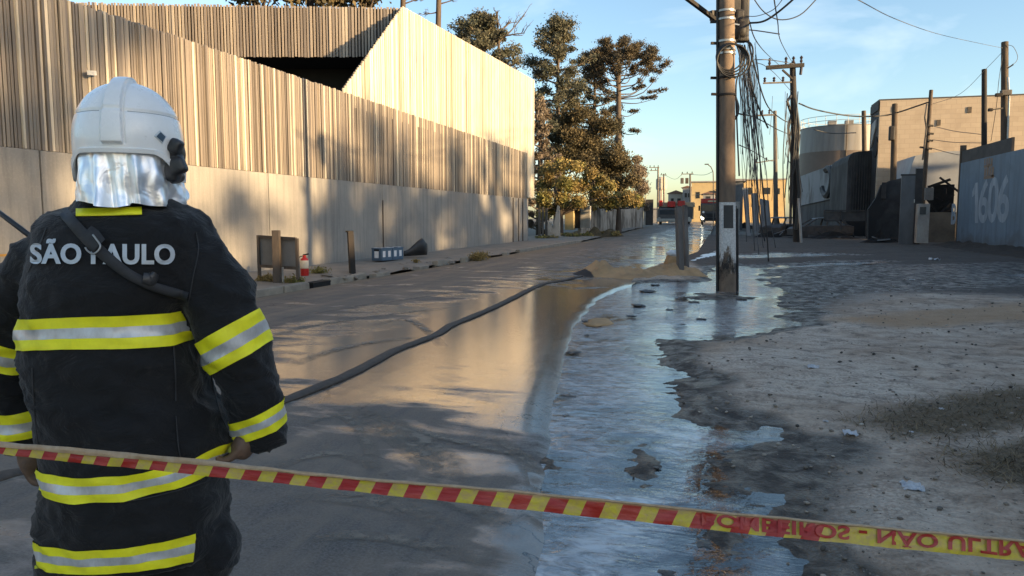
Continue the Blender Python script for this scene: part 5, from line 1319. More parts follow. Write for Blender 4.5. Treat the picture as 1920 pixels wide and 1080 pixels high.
MB().bevbox(c0 + Vector((0, .6, .7)), (.4, 1.2, .35), .1).build('body', m_cab, mc); MB().bar(c0 + Vector((-.4, .1, 1.05)), c0 + Vector((.4, .1, 1.05)), .05).build('handlebar', m_black, mc)
MB().ball(c0 + Vector((0, -.12, .95)), .15, 2).build('headlight', m_lampon, mc, smooth=True)
pr_ = c0 + Vector((0.05, .7, 0))
q = MB(); 
q.tube([pr_ + Vector((-.2, -.1, .45)), pr_ + Vector((-.13, 0, .85))], .1, 8); q.tube([pr_ + Vector((.2, -.1, .45)), pr_ + Vector((.13, 0, .85))], .1, 8)
q.tube([pr_ + Vector((0, 0, .8)), pr_ + Vector((0, 0, 1.1)), pr_ + Vector((0, -.05, 1.45)), pr_ + Vector((0, -.05, 1.52))], [.17, .2, .21, .1], 10)
q.tube([pr_ + Vector((-.2, -.05, 1.4)), pr_ + Vector((-.33, -.25, 1.2)), pr_ + Vector((-.3, -.5, 1.08))], [.08, .07, .05], 8); q.tube([pr_ + Vector((.2, -.05, 1.4)), pr_ + Vector((.33, -.25, 1.2)), pr_ + Vector((.3, -.5, 1.08))], [.08, .07, .05], 8)
q.tube([pr_ + Vector((0, -.05, 1.45)), pr_ + Vector((0, -.05, 1.62))], .07, 8)
rd = thing('person', pr_, 'distant rider in dark clothes and white helmet sitting on a motorcycle', 'person')
bm_ = remesh(q, .035, 2); bm_.materials.append(M('dark_cloth', (.03, .03, .035), bump=0)); o = bpy.data.objects.new('body', bm_); COL.objects.link(o); o.parent = rd; bm_.transform(Matrix.Translation(-wloc(rd)))
MB().ball(pr_ + Vector((0, -.05, 1.7)), .15, 2).build('helmet', M('helmet_white', (.7, .7, .7), rough=.3, bump=0), rd, smooth=True)

# ================================================================== BURNT WRECKS ON THE RIGHT VERGE
m_wreck = M('burnt_paint', (.035, .033, .033), (.075, .065, .058), 4, .7, bump=.3)
def car(c, L, W_, rot, label, pal):
    t = thing('burnt_car', c, label, 'car'); Rm = Matrix.Rotation(rot, 3, 'Z')
    X = lambda x, y, z: Vector(c) + Rm @ Vector((x, y, z))
    side = [(-.5, .30), (-.5, .72), (-.44, .86), (-.30, .92), (-.10, 1.40), (.12, 1.47), (.30, 1.40), (.44, .98), (.5, .90), (.5, .34), (.42, .28), (-.42, .28)]
    lo = [(-.5, .30), (-.5, .72), (-.44, .86), (-.30, .93), (.44, .98), (.5, .90), (.5, .34), (.42, .28), (-.42, .28)]
    q = MB(); n_ = len(lo)
    ringL = [[X(x * L, s_ * W_ / 2 * (1 if z < .8 else .95), z) for x, z in lo] for s_ in (-1, -.98, .98, 1)]
    q.rings([[X(x * L, s_ * W_ / 2, lerp(.62, z, k_)) for x, z in lo] for s_, k_ in ((-1, .93), (-.96, 1), (.96, 1), (1, .93))]); q.build('body', m_wreck, t, smooth=True, angle=35)
    def pil_(a, b_): 
        q = MB(); 
        for s_ in (-1, 1): q.bar(X(a[0] * L, s_ * W_ * .44, a[1]), X(b_[0] * L, s_ * W_ * .38, b_[1]), .09)
        return q
    for a, b_ in (((-.29, .92), (-.10, 1.42)), ((.06, .94), (.09, 1.45)), ((.42, .96), (.29, 1.40))):
        for s_ in (-1, 1): MB().bar(X(a[0] * L, s_ * W_ * .44, a[1]), X(b_[0] * L, s_ * W_ * .38, b_[1]), .09).build('window_pillar', m_wreck, t)
    q = MB(); q.rings([[X(x * L, s_ * W_ * .42, z) for x, z in ((-.11, 1.40), (-.08, 1.47), (.12, 1.52), (.30, 1.45), (.31, 1.39), (.12, 1.44))] for s_ in (-1, 1)]); q.build('roof', M('burnt_roof', (.10, .098, .095), (.05, .045, .042), 3, .5, bump=.2), t)
    q = MB(); q.bevbox(X(.05 * L, 0, .75), (L * .5, W_ * .8, .4), .05, Rm); q.build('cabin_wreckage', m_dark, t)
    for x in (-.32, .32):
        for s_ in (-1, 1): MB().lathe(X(x * L, s_ * W_ * .46, .30), [(.12, -.1), (.29, -.09), (.30, .09), (.12, .1)], 14, 'y', Rm).build('wheel', m_soot, t)
    return t
c0 = gpt(1537, 52); car(c0, 4.0, 1.7, 0.15, 'burnt out black hatchback in front of the grey works', 0)
c0 = gpt(1462, 57); car(c0, 3.8, 1.65, 1.1, 'smaller burnt out car between the third pole and the charred pole', 0)
# leaning panels
m_panel = M('ash_grey_panel', (.22, .23, .24), (.13, .135, .14), 1.5, .7, bump=.2, stretch=(1, 1, .4))
for k, (a, lab) in enumerate((((1392, 352, 1400, 442, 1408, 442, 1402, 352), 'leftmost leaning grey panel strip behind the hanging cables'), ((1408, 362, 1412, 434, 1424, 434, 1421, 362), 'middle leaning grey panel behind the hanging cables'), ((1425, 372, 1428, 444, 1447, 444, 1442, 376), 'widest leaning grey panel behind the hanging cables'))):
    pts = [T(a[i], a[i + 1], 54 + k) for i in (0, 2, 4, 6)]
    tag(MB().prism(pts, (0, .12, 0)).build('leaning_panel', m_panel), lab, 'panel')
# scorched frame stand
fs = thing('burnt_stand', T(1585, 442, 43), 'scorched metal frame stand with a panel beside the burnt hatchback', 'stand')
yS = T(1585, 442, 43).y
for (u0, v0, u1, v1, nm) in ((1546, 395, 1626, 395, 'top_rail'), (1546, 414, 1625, 413, 'middle_rail'), (1546, 395, 1546, 414, 'stand_post'), (1577, 395, 1577, 432, 'stand_post'), (1625, 395, 1625, 446, 'stand_post')):
    MB().bar(WY(u0, v0, yS), WY(u1, v1, yS), .08).build(nm, m_soot, fs)
facing(1579, 397, 1624, 412, yS + .05, .06, m_soot, 'stand_panel', fs); facing(1548, 397, 1576, 412, yS + .05, .06, m_wreck, 'stand_panel', fs)
for k in range(2): MB().bar(WY(1577 + 48 * k, 446, yS), WY(1577 + 48 * k, 446, yS) + Vector((0, 1.0, 0)), .08).build('foot', m_soot, fs)
# charred rubble
m_char = MATS['charcoal']
rr = random.Random(5)
for k, (u, v, w, lab) in enumerate(((1395, 436, 1.5, 'charred heap beside the leaning grey panels'), (1440, 450, 1.2, 'charred heap in front of the widest leaning panel'), (1475, 448, 1.4, 'charred heap at the foot of the charred pole'), (1560, 452, 2.2, 'long low charred heap in front of the burnt hatchback'), (1650, 459, 1.4, 'charred heap at the foot of the stout log post'))):
    c = P(u, v); c.z = gz(c.y); q = MB(); rows = []
    for i in range(11):
        rows.append([c + Vector(((i / 5 - 1) * w, (j / 5 - 1) * w * .5, max(-.05, .55 * (1 - math.hypot(i / 5 - 1, j / 5 - 1)) * (1 + .9 * noise.noise(Vector((i * .9 + k * 7, j * .9, 0))))))) for j in range(11)])
    h_ = thing('charred_heap', c, lab, 'heap')
    MB().grid(rows).build('ash_pile', m_char, h_)
    for j in range(7):
        p0 = c + Vector((rr.uniform(-w, w) * .7, rr.uniform(-.4, .4) * w, rr.uniform(.1, .35))); a_ = rr.uniform(0, 3.14)
        MB().bar(p0, p0 + Vector((math.cos(a_) * rr.uniform(.4, 1.0), math.sin(a_) * .4, rr.uniform(-.1, .4))), rr.uniform(.04, .1)).build('burnt_bar', m_soot if rr.random() < .7 else m_panel, h_)

# ================================================================== FIREFIGHTER
DF = 1.9                                   # metres from the camera
FY = DF * (_cp)                            # forward distance on the ground
def Lq(u, v, Y):
    "local point (x right, y away, z up) with the camera's foot as origin, on the upright plane Y"
    x, y = (u - 960) / F_PX, (540 - v) / F_PX
    t = Y / (_cp + y * _sp); return Vector((x * t, Y, EYE + (-_sp + y * _cp) * t))
MW = Matrix.Rotation(YAW, 4, 'Z')          # local -> world
IW = MW.inverted()
def zv(v): return Lq(960, v, FY).z
def xu(u, v=600): return Lq(u, v, FY).x
# --- materials
m_coat, nt, b = new_mat('turnout_cloth'); n = N(nt)
p = n.obj(); f = n.noise(p, 7, 6, .65); wv = n.noise(p, 330, 2, .6)
scuff = n.ramp(n.noise(p, 16, 6, .75, .6), [(.60, 0), (.78, 1)])
col = n.mix(n.ramp(f, [(.35, 0), (.7, 1)]), (.0052, .0053, .0062), (.0105, .0105, .0118))
n.set(b, 'Base Color', n.mix(n.math('MULTIPLY', scuff, .35), col, (.06, .056, .05))); b.inputs['Roughness'].default_value = .82; b.inputs['Specular IOR Level'].default_value = .3
b.inputs['Sheen Weight'].default_value = .12; b.inputs['Sheen Roughness'].default_value = .5
cre = n.noise(n.map(p, (1.0, 1.0, 1.6)), 11, 5, .6, .8)
bn = n.bump(cre, None, .8, .016); n.bump(wv, b, .25, .001, bn)
m_lime, nt, b = new_mat('lime_tape'); n = N(nt)
p = n.obj(); f = n.noise(p, 18, 5, .7); wv = n.noise(p, 240, 2)
n.set(b, 'Base Color', n.mix(n.ramp(f, [(.35, 0), (.72, .55)]), (.93, .88, .012), (.62, .57, .03))); b.inputs['Roughness'].default_value = .6
n.bump(wv, b, .2, .001)
m_silv, nt, b = new_mat('reflective_silver'); n = N(nt)
p = n.obj(); f = n.noise(n.map(p, (1, 1, .5)), 22, 5, .7)
n.set(b, 'Base Color', n.mix(n.ramp(f, [(.4, 0), (.72, .8)]), (.60, .61, .62), (.36, .335, .31))); b.inputs['Roughness'].default_value = .38; b.inputs['Metallic'].default_value = .25
n.bump(f, b, .2, .003)
m_letter = M('reflective_letters', (.50, .54, .58), (.40, .43, .46), 30, .45, .1, bump=.1)
m_skin = M('sooty_skin', (.17, .10, .065), (.09, .056, .04), 40, .6, bump=.2)
m_helm, nt, b = new_mat('helmet_shell'); n = N(nt)
p = n.obj(); f = n.noise(p, 9, 6, .7); sc_ = n.noise(p, 34, 5, .75)
col = n.mix(n.ramp(f, [(.4, 0), (.75, 1)]), (.90, .90, .885), (.80, .79, .76)); col = n.mix(n.ramp(sc_, [(.66, 0), (.78, .45)]), col, (.33, .31, .28))
n.set(b, 'Base Color', col); n.set(b, 'Roughness', n.rng(f, .3, .7, .2, .36)); b.inputs['Coat Weight'].default_value = .3; b.inputs['Coat Roughness'].default_value = .1
m_alu, nt, b = new_mat('aluminised_cloth'); n = N(nt)
p = n.obj(); f = n.noise(p, 14, 4, .6, .8); f2 = n.noise(p, 40, 3, .6)
b.inputs['Base Color'].default_value = (.90, .91, .93, 1); b.inputs['Metallic'].default_value = .88; n.set(b, 'Roughness', n.rng(f, .3, .7, .32, .5))
bn = n.bump(f, None, .45, .008); n.bump(f2, b, .12, .002, bn)
m_hblack = M('visor_black', (.018, .018, .02), (.03, .03, .032), 20, .4, bump=.1)
m_strap = M('webbing_black', (.016, .016, .018), (.028, .028, .03), 60, .7, bump=.3, bscale=300, bdist=.001)

FO = MW @ Vector((xu(240), FY, 0))
man = thing('person', (FO.x, FO.y, 0), 'firefighter seen from behind in black turnout coat and white helmet', 'person')
def loc_build(mb, name, mat, parent, smooth=True, fix=True, angle=None):
    mb.v = [MW @ v for v in mb.v]; return mb.build(name, mat, parent, smooth=smooth, fix=fix, angle=angle)
def me_obj(me, name, mat, parent):
    me.transform(Matrix.Translation(-wloc(parent)) @ MW); me.materials.clear(); me.materials.append(mat)
    me.polygons.foreach_set('use_smooth', [True] * len(me.polygons)); o = bpy.data.objects.new(name, me); COL.objects.link(o); o.parent = parent; return o
def ell_ring(cx, cy, z, hx, hy, n_=40, p_=2.4):
    out = []
    for k in range(n_):
        a = 2 * math.pi * k / n_; c, s = math.cos(a), math.sin(a)
        out.append(Vector((cx + hx * math.copysign(abs(c) ** (2 / p_), c), cy + hy * math.copysign(abs(s) ** (2 / p_), s), z)))
    return out
CYB = FY
TOR = [(383, 158, 305, .085, .02), (392, 128, 338, .105, .01), (400, 105, 362, .12, .0), (412, 84, 380, .135, 0), (440, 62, 400, .15, 0), (480, 46, 404, .165, 0), (540, 38, 388, .175, 0), (600, 36, 370, .18, 0), (650, 39, 376, .18, 0), (700, 44, 386, .18, 0), (760, 53, 402, .182, 0),
       (830, 63, 428, .188, 0), (862, 69, 442, .192, 0), (885, 74, 436, .19, 0), (902, 77, 428, .186, 0), (925, 79, 426, .184, 0), (950, 77, 428, .186, 0), (985, 71, 430, .19, 0), (1020, 69, 430, .194, 0), (1050, 71, 428, .194, 0), (1067, 73, 426, .194, 0), (1079, 74, 424, .192, 0)]
def zb(v, back=1.0):
    'height of picture row v on the back of the coat'
    return Lq(960, v, FY - .165 * back * smooth(395, 500, v)).z
def tx0(u, v): return Lq(u, v, CYB - .065 * smooth(395, 470, v)).x      # left outline: nearest the lens on the back
def tx1(u, v): return Lq(u, v, CYB + .05 * smooth(395, 470, v)).x      # right outline: on the far flank
def torso_ring(row, grow=0.0):
    v, u0, u1, hy, dy = row; x0, x1 = tx0(u0, v), tx1(u1, v)
    return ell_ring((x0 + x1) / 2, CYB + dy, zb(v), (x1 - x0) / 2 + grow, hy + grow)
coat = MB()
coat.rings([torso_ring(r_) for r_ in TOR])
LARM = [(118, 478, 0, .082), (78, 506, .02, .088), (48, 550, .05, .088), (22, 600, .07, .084), (12, 655, .085, .080), (14, 700, .095, .075), (26, 750, .105, .070), (40, 800, .115, .066), (50, 834, .12, .062)]
RARM = [(338, 476, 0, .082), (378, 506, 0, .090), (410, 560, -.01, .092), (430, 615, -.01, .089), (447, 665, -.005, .086), (462, 712, .0, .081), (478, 762, .01, .073), (489, 800, .015, .069), (497, 836, .02, .066)]
def arm_pts(A): return [Lq(u, v, CYB + dy) for u, v, dy, r_ in A], [r_ for *_, r_ in A]
for A in (LARM, RARM):
    pts, rr_ = arm_pts(A); sp = spline(pts, 3); rs = [.94 * pl(list(enumerate(rr_)), k / 3) for k in range(len(sp))]; coat.tube(sp, rs, 20)
pc = Lq(405, 1030, CYB + .02); coat.ball(pc, 1, 3, (.050, .085, .10))
coat.ball(Lq(240, 395, CYB), 1, 3, (.15, .10, .05))
me = remesh(coat, .0095, 6)
bm = bmesh.new(); bm.from_mesh(me); bm.normal_update()
for q in bm.verts:
    c = q.co; nz_ = 0
    nz_ += .012 * noise.noise(Vector((c.x * 5, c.y * 5, c.z * 8)))
    dgl = c.x * .75 + c.z
    nz_ += .009 * noise.noise(Vector((c.x * 6, c.y * 6, dgl * 17 + 4)))
    nz_ += .0045 * noise.noise(Vector((c.x * 22, c.y * 22, c.z * 26)))
    xr = (c.x - xu(240)) / .3
    el_r = smooth(.22, 0, abs(c.z - zv(690))) * smooth(.55, .8, abs(xr)); nz_ += el_r * .010 * noise.noise(Vector((c.x * 9, c.y * 9, c.z * 38)))
    sh_ = smooth(.16, 0, abs(c.z - zv(500))) * smooth(.42, .6, abs(xr)); nz_ += sh_ * .011 * noise.noise(Vector((c.x * 26, c.y * 6, c.z * 9 + 7)))
    cr = 1 - abs(noise.noise(Vector((c.x * 7 + 3, c.y * 7, dgl * 13)))) * 3.2; nz_ += .007 * max(0, cr) ** 2 * (.35 + smooth(.3, .7, abs(xr)))
    cr2 = 1 - abs(noise.noise(Vector((c.x * 15, c.y * 15, (c.z - c.x * .5) * 21 + 9)))) * 3.4; nz_ += .0035 * max(0, cr2) ** 2
    ws = smooth(.10, 0, abs(c.z - zv(925))); nz_ += ws * .008 * noise.noise(Vector((c.x * 4, c.y * 4, c.z * 34)))
    back = smooth(zb(560), zb(510), c.z) * smooth(zb(420), zb(450), c.z) * smooth(CYB, CYB - .08, c.y) * smooth(.34, .27, abs(c.x - xu(200)))
    q.co = c + q.normal * nz_ * (1 - .65 * back)
bm.normal_update(); 
BV = BVHTree.FromBMesh(bm); bm.to_mesh(me); bm.free()
jacket = me_obj(me, 'jacket', m_coat, man)

def snap(org, d, off, dist=2.0):
    h_, nn, i_, ds = BV.ray_cast(org, d, dist)
    if h_ is None: return None
    if nn.dot(d) > 0 and False: nn = -nn
    return h_, nn
def out_hit(axis_p, d, off):
    "from inside the sleeve or body outwards to the cloth, lifted by off"
    h_, nn, i_, ds = BV.ray_cast(axis_p, d, .6)
    return (h_ + d * off) if h_ is not None else axis_p + d * .09
def torso_centre(z):
    rows_ = sorted([(zb(v), (tx0(u0, v) + tx1(u1, v)) / 2) for v, u0, u1, *_ in TOR]); return pl(rows_, z)
def torso_half(z):
    rows_ = sorted([(zb(v), (tx1(u1, v) - tx0(u0, v)) / 2) for v, u0, u1, *_ in TOR]); return pl(rows_, z)
def band_torso(name, top, bot, u_end0, u_end1, full=True, fr=(0, 1), off=.004, mat=None, parent=None, n_a=90, back_only=False):
    "top/bot: picture rows as piecewise-linear functions of the column; wraps round the body"
    rows_ = []
    for k in range(n_a + 1):
        a = (2 * math.pi * k / n_a) if full else lerp(u_end0, u_end1, k / n_a)
        d = Vector((math.sin(a), -math.cos(a), 0)); col_ = []
        for s_ in [fr[0] + (fr[1] - fr[0]) * j / 4 for j in range(5)]:
            bk = math.cos(a); z = zb(lerp(pl(top, 240), pl(bot, 240), s_), bk); h_ = None
            for it in range(3):
                c = Vector((torso_centre(z), CYB, z)); hw = torso_half(z); x_ = c.x + max(-hw, min(hw, hw * 1.04 * math.sin(a)))
                u = 960 + (x_ / (FY - .15 * max(0, bk))) * F_PX * .985
                z = zb(lerp(pl(top, u), pl(bot, u), s_), bk)
            c = Vector((torso_centre(z), CYB, z))
            hx, hy = torso_half(z), .185
            dd = Vector((math.sin(a) * hx, -math.cos(a) * hy, 0)); dd.normalize(); L_ = ((abs(dd.x) / hx) ** 2.4 + (abs(dd.y) / hy) ** 2.4) ** (-1 / 2.4)
            h2, nn, i_, ds = BV.ray_cast(c, dd, L_ + .03)
            pt = h2 if h2 is not None and ds < L_ + .022 else c + dd * (L_ + .004)
            col_.append(pt + dd * off)
        rows_.append(col_)
    mb = MB(); mb.grid(rows_); return mb
def stripe_parts(make):
    "lime outer bands of a stripe, with the silver band between them as its sub-part"
    mb = make((0, .34), .0045); m2 = make((.66, 1), .0045); mb.add(m2.v, m2.f)
    o = loc_build(mb, 'reflective_stripe', m_lime, man)
    loc_build(make((.338, .662), .0047), 'silver_band', m_silv, o)
    return o
def stripe_torso(label, top, bot, a0=None, a1=None, n_a=90):
    full = a0 is None
    return stripe_parts(lambda fr, off: band_torso('s', top, bot, a0, a1, full, fr, off, n_a=n_a))
stripe_torso('chest', [(20, 598), (130, 595), (240, 590), (330, 586), (370, 577)], [(20, 655), (130, 653), (240, 651), (330, 646), (370, 634)])
stripe_torso('waist', [(60, 866), (90, 880), (150, 889), (240, 884), (330, 866), (352, 860), (400, 838), (450, 814)], [(60, 906), (90, 925), (150, 935), (240, 930), (330, 908), (352, 902), (400, 886), (450, 862)])
stripe_torso('hem', [(60, 1008), (100, 1016), (150, 1021), (240, 1014), (300, 1004), (392, 987), (450, 980)], [(60, 1059), (100, 1064), (150, 1066), (240, 1061), (300, 1054), (392, 1039), (450, 1032)], -2.6, .98)
def band_arm(A, t0, t1, fr, off, tilt, twist=0.0, n_a=44):
    pts, rr_ = arm_pts(A); sp = spline(pts, 10)
    def at(s_):
        k = max(0, min(len(sp) - 1.001, s_ * (len(sp) - 1))); i = int(k); return sp[i].lerp(sp[i + 1], k - i), (sp[min(i + 2, len(sp) - 1)] - sp[max(i - 1, 0)]).normalized()
    rows_ = []
    for k in range(n_a + 1):
        a = 2 * math.pi * k / n_a; col_ = []
        for j in range(5):
            s_ = lerp(t0, t1, fr[0] + (fr[1] - fr[0]) * j / 4); c, t = at(s_)
            e1 = Vector((1, 0, 0)) - t * t.x; e1.normalize(); e2 = t.cross(e1)
            d = e1 * math.cos(a) + e2 * math.sin(a); cc = c - t * (tilt * math.cos(a - twist))
            h2, nn, i_, ds = BV.ray_cast(cc, d, .115)
            r_ = pl(list(enumerate(rr_)), s_ * (len(rr_) - 1))
            pt = h2 if h2 is not None and ds < r_ * 1.28 else cc + d * (r_ * 1.04)
            col_.append(pt + d * off)
        rows_.append(col_)
    return MB().grid(rows_)
def stripe_arm(A, t0, t1, tilt, twist=0.0):
    stripe_parts(lambda fr, off: band_arm(A, t0, t1, fr, off, tilt, twist))
stripe_arm(RARM, .365, .515, .022); stripe_arm(RARM, .765, .90, .012)
stripe_arm(LARM, .41, .555, -.02); stripe_arm(LARM, .775, .91, -.008)
# --- things lying on the back, laid along lines of sight onto the cloth
EYE_L = Vector((0, 0, EYE))
def onback(u, v, off):
    d = (Lq(u, v, 1.0) - EYE_L).normalized(); h_, nn, i_, ds = BV.ray_cast(EYE_L, d, 4)
    if h_ is None: return Lq(u, v, CYB - .17)
    return h_ - d * off
def ribbon(px, half_px, off, name, mat, parent, n_=6, thick=.003):
    sp = spline([Vector((u, v, 0)) for u, v in px], n_); rows_ = []
    for i, q in enumerate(sp):
        t = (sp[min(i + 1, len(sp) - 1)] - sp[max(i - 1, 0)]).normalized(); nrm = Vector((-t.y, t.x, 0)); hp_ = half_px[0] if len(half_px) == 1 else pl(list(enumerate(half_px)), i * (len(half_px) - 1) / (len(sp) - 1))
        rows_.append([onback(q.x + nrm.x * hp_ * s_, q.y + nrm.y * hp_ * s_, off - (.004 if abs(s_) == 1 else 0)) for s_ in (-1, -.85, 0, .85, 1)])
    return loc_build(MB().grid(rows_), name, mat, parent)
vs, fs = text_mesh('SÃO PAULO', .027, 1.06, 5)
# spread letters: picture columns 56..327, feet on the row 494, caps 40 rows tall
Xs = [q[0] for q in vs]; xm0, xm1 = min(Xs), max(Xs); caph = max(q[1] for q in text_mesh('L', .027)[0])
tb = MB(); tb.add([onback(lerp(56, 327, (x - xm0) / (xm1 - xm0)), 493 - 36.5 * y / caph + 1.5 * (x - xm0) / (xm1 - xm0), .0085) for x, y in vs], fs)
tb.add([onback(lerp(56, 327, (x + .028 - xm0) / (xm1 - xm0)), 493 - 36.5 * y / caph + 1.5 * (x - xm0) / (xm1 - xm0), .0090) for x, y in vs], fs)
loc_build(tb, 'back_lettering', m_letter, man, smooth=False, fix=False)
ribbon([(142, 398), (200, 397), (266, 395)], (7.5, 7.5), .010, 'collar_tab', m_lime, man)
strap = ribbon([(118, 396), (140, 422), (168, 452), (200, 482), (240, 513), (285, 536), (330, 550), (352, 556)], (10, 11, 12, 11, 10, 9, 9, 8), .015, 'shoulder_strap', m_strap, man)
ribbon([(160, 434), (172, 446), (186, 460)], (16, 19, 16), .024, 'strap_pad', m_strap, strap)
ribbon([(268, 521), (284, 523), (292, 512)], (10, 13, 6), .022, 'strap_slider', m_hblack, strap)
wire = [onback(u, v, .028) for u, v in ((174, 440), (180, 448), (188, 460), (184, 470), (174, 476), (164, 470), (160, 464))]
loc_build(MB().tube(spline(wire, 4), .0022, 6), 'strap_ring', m_steel, strap)
ribbon([(322, 596), (326, 650), (329, 700), (330, 752)], (1.6, 1.6), .004, 'seam_fold', m_strap, man)
for px in ([(368, 436), (372, 470), (362, 520), (352, 575)], [(330, 780), (334, 830), (338, 858)], [(60, 690), (64, 770), (72, 850)], [(395, 700), (412, 770), (432, 815)], [(86, 428), (70, 470), (52, 510)], [(90, 930), (150, 942), (250, 938), (340, 918), (405, 898)]):
    ribbon(px, (1.3, 1.3), .0035, 'seam_fold', m_strap, man)
# --- body inside the clothes: one continuous figure with head and hands
bd = MB(); hx_ = xu(238); HZ = zv(285)
bd.ball((hx_, FY + .01, HZ + .02), 1, 3, (.078, .098, .118)); bd.ball((hx_ + .015, FY + .07, HZ - .055), 1, 3, (.055, .055, .06))
bd.ball((hx_ + .04, FY + .108, HZ - .01), 1, 2, (.014, .02, .026))
for s_ in (-1, 1): bd.ball((hx_ + s_ * .079, FY + .01, HZ - .005), 1, 2, (.012, .022, .034))
bd.tube([(hx_, FY, HZ - .05), (hx_, FY - .005, HZ - .15), (hx_, FY, HZ - .22)], [.062, .064, .09], 14)
bd.rings([ell_ring(torso_centre(zv(v)), CYB, zv(v), w, hy, 24, 2.2) for v, w, hy in ((400, .10, .07), (430, .17, .10), (500, .165, .115), (640, .145, .11), (780, .14, .10), (900, .16, .12), (1000, .165, .125), (1060, .15, .12))])
for A, sgn in ((LARM, -1), (RARM, 1)):
    pts, rr_ = arm_pts(A); bd.tube(pts, [r_ * .5 for r_ in rr_[:-1]] + [.031], 12)
    w0 = pts[-1]; dn = (pts[-1] - pts[-3]).normalized()
    if sgn > 0: dn = Vector((-.62, -.08, -.78)); w0 = Lq(480, 806, CYB - .01)
    dn.normalize(); pal = w0 + dn * .045
    side = Vector((0, 1, 0)) - dn * dn.y; side.normalize(); nrmp = dn.cross(side) * (1 if sgn > 0 else -1)
    bd.tube([w0 - dn * .03, w0, pal, pal + dn * .028], [.029, .028, .032, .026], 12)
    bd.ball(pal + dn * .005, 1, 2, (.026, .040, .040))
    for k in range(4):
        b0_ = pal + dn * .025 + side * (.030 - .0195 * k); L_ = (.068, .075, .070, .056)[k]
        curl = -nrmp
        p1 = b0_ + dn * L_ * .42 + curl * L_ * .12; p2 = p1 + (dn * .65 + curl * .75).normalized() * L_ * .34; p3 = p2 + (dn * -.05 + curl).normalized() * L_ * .26
        bd.tube(spline([b0_ - dn * .02, b0_, p1, p2, p3], 3), [.0105] * 8 + [.0098] * 3 + [.008, .0062], 8)
    tb0 = w0 + dn * .02 + side * .026; bd.tube(spline([tb0, tb0 + dn * .025 + side * .022 - nrmp * .006, tb0 + dn * .052 + side * .026 - nrmp * .02], 4), [.013, .0125, .0125, .012, .0115, .011, .0105, .010, .0085], 8)
HIPX = [xu(150, 1060), xu(330, 1060)]
for s_, hx2 in ((0, HIPX[0]), (1, HIPX[1])): bd.tube([(hx2, FY, .68), (hx2 + (.0), FY + .01, .45), (hx2, FY, .10)], [.085, .06, .045], 12)
for hx2 in HIPX: bd.ball((hx2, FY + .06, .06), 1, 2, (.045, .12, .05))
me = remesh(bd, .0065, 2); me_obj(me, 'body', m_skin, man)
# trousers and boots
tr_ = MB()
tr_.rings([ell_ring(torso_centre(zv(1050)), CYB, z, .20, .155, 32, 2.6) for z in (.72, .66)] + [ell_ring(torso_centre(zv(1050)), CYB, .625, .198, .152, 32, 2.6)])
for hx2, xo in ((HIPX[0], xu(168, 1080)), (HIPX[1], xu(338, 1080))):
    tr_.tube([(xo, FY, .70), (xo, FY, .55), (hx2, FY + .01, .38), (hx2, FY, .22), (hx2, FY, .12)], [.125, .120, .112, .108, .106], 20)
me = remesh(tr_, .011, 4)
for q in me.vertices: q.co += q.normal * (.008 * noise.noise(q.co * 9) + .004 * noise.noise(Vector((q.co.x * 8, q.co.y * 8, q.co.z * 34))))
me_obj(me, 'trousers', m_coat, man)
for hx2 in HIPX:
    q = MB(); q.rings([ell_ring(hx2, FY + (.07 if z < .1 else .02), z, w, l_, 20, 2.6) for z, w, l_ in ((.0, .060, .16), (.03, .062, .162), (.07, .058, .15), (.11, .056, .09), (.20, .06, .075), (.28, .064, .078))])
    loc_build(q, 'boot', m_black, man)
# --- helmet
HC = Lq(243, 268, FY); PSI = R(-13)
def hdir(beta):     # beta: 0 = back of head, + towards the wearer's right
    a = beta; base_a = -math.pi / 2 - PSI  # local direction of the back
    return Vector((math.cos(base_a + a), math.sin(base_a + a), 0))
HA, HB, HT = .1235, .149, .146            # half width, half length, dome height
def rim_z(bt):
    ab = abs((math.degrees(bt) + 180) % 360 - 180)
    return -.036 - .062 * smooth(32, 82, ab) + .085 * smooth(100, 150, ab)
def hrad(bt):
    return 1 / math.sqrt((math.cos(bt) / HB) ** 2 + (math.sin(bt) / HA) ** 2)
def hpoint(bt, t, off=0.0, groove=True):
    rz = rim_z(bt); z = lerp(HT, rz, 0)  # placeholder
    ph = t * math.pi / 2 * 1.0
    if t <= .62:
        q = t / .62 * math.pi / 2; z = HT * math.cos(q) ** .92 if math.cos(q) > 0 else 0; rr_ = math.sin(q) ** .94
    else:
        s_ = (t - .62) / .38; z = lerp(0, rz, s_); rr_ = 1.0 - .035 * s_ * s_
    rad_ = hrad(bt) * rr_
    sx_ = rad_ * math.sin(bt)
    lip = .0055 * smooth(.865, .885, t); o_ = off + lip
    if t > .2 and abs(z - .062) < .003: o_ -= .0035
    wdt = lerp(.014, .021, smooth(HT, -.02, z)) 
    front = math.cos(bt) < 0
    rg = smooth(wdt + .002, wdt - .001, abs(sx_)) * (smooth(-.018, -.010, z) if not front else smooth(.02, .05, z)); o_ += .0135 * rg - .0035 * math.exp(-((abs(sx_) - wdt - .0045) / .002) ** 2) * (smooth(-.018, -.010, z) if not front else smooth(.02, .05, z))
    d = hdir(bt); v = Vector((0, 0, 1)).lerp(d, min(1, t / .62)); 
    return HC + d * (rad_ + o_ * min(1, rr_ + .15)) + Vector((0, 0, z + o_ * (1 - min(1, t / .62))))
HANG = []
_a = -180.0
while _a < 180 - 1e-6:
    HANG.append(R(_a)); near = min(abs(_a), 180 - abs(_a)); _a += .45 if near < 13 else 1.5
NHA = len(HANG)
rows_ = []
for i in range(105):
    t = i / 104; rows_.append([hpoint(a_, max(t, .004)) for a_ in HANG])
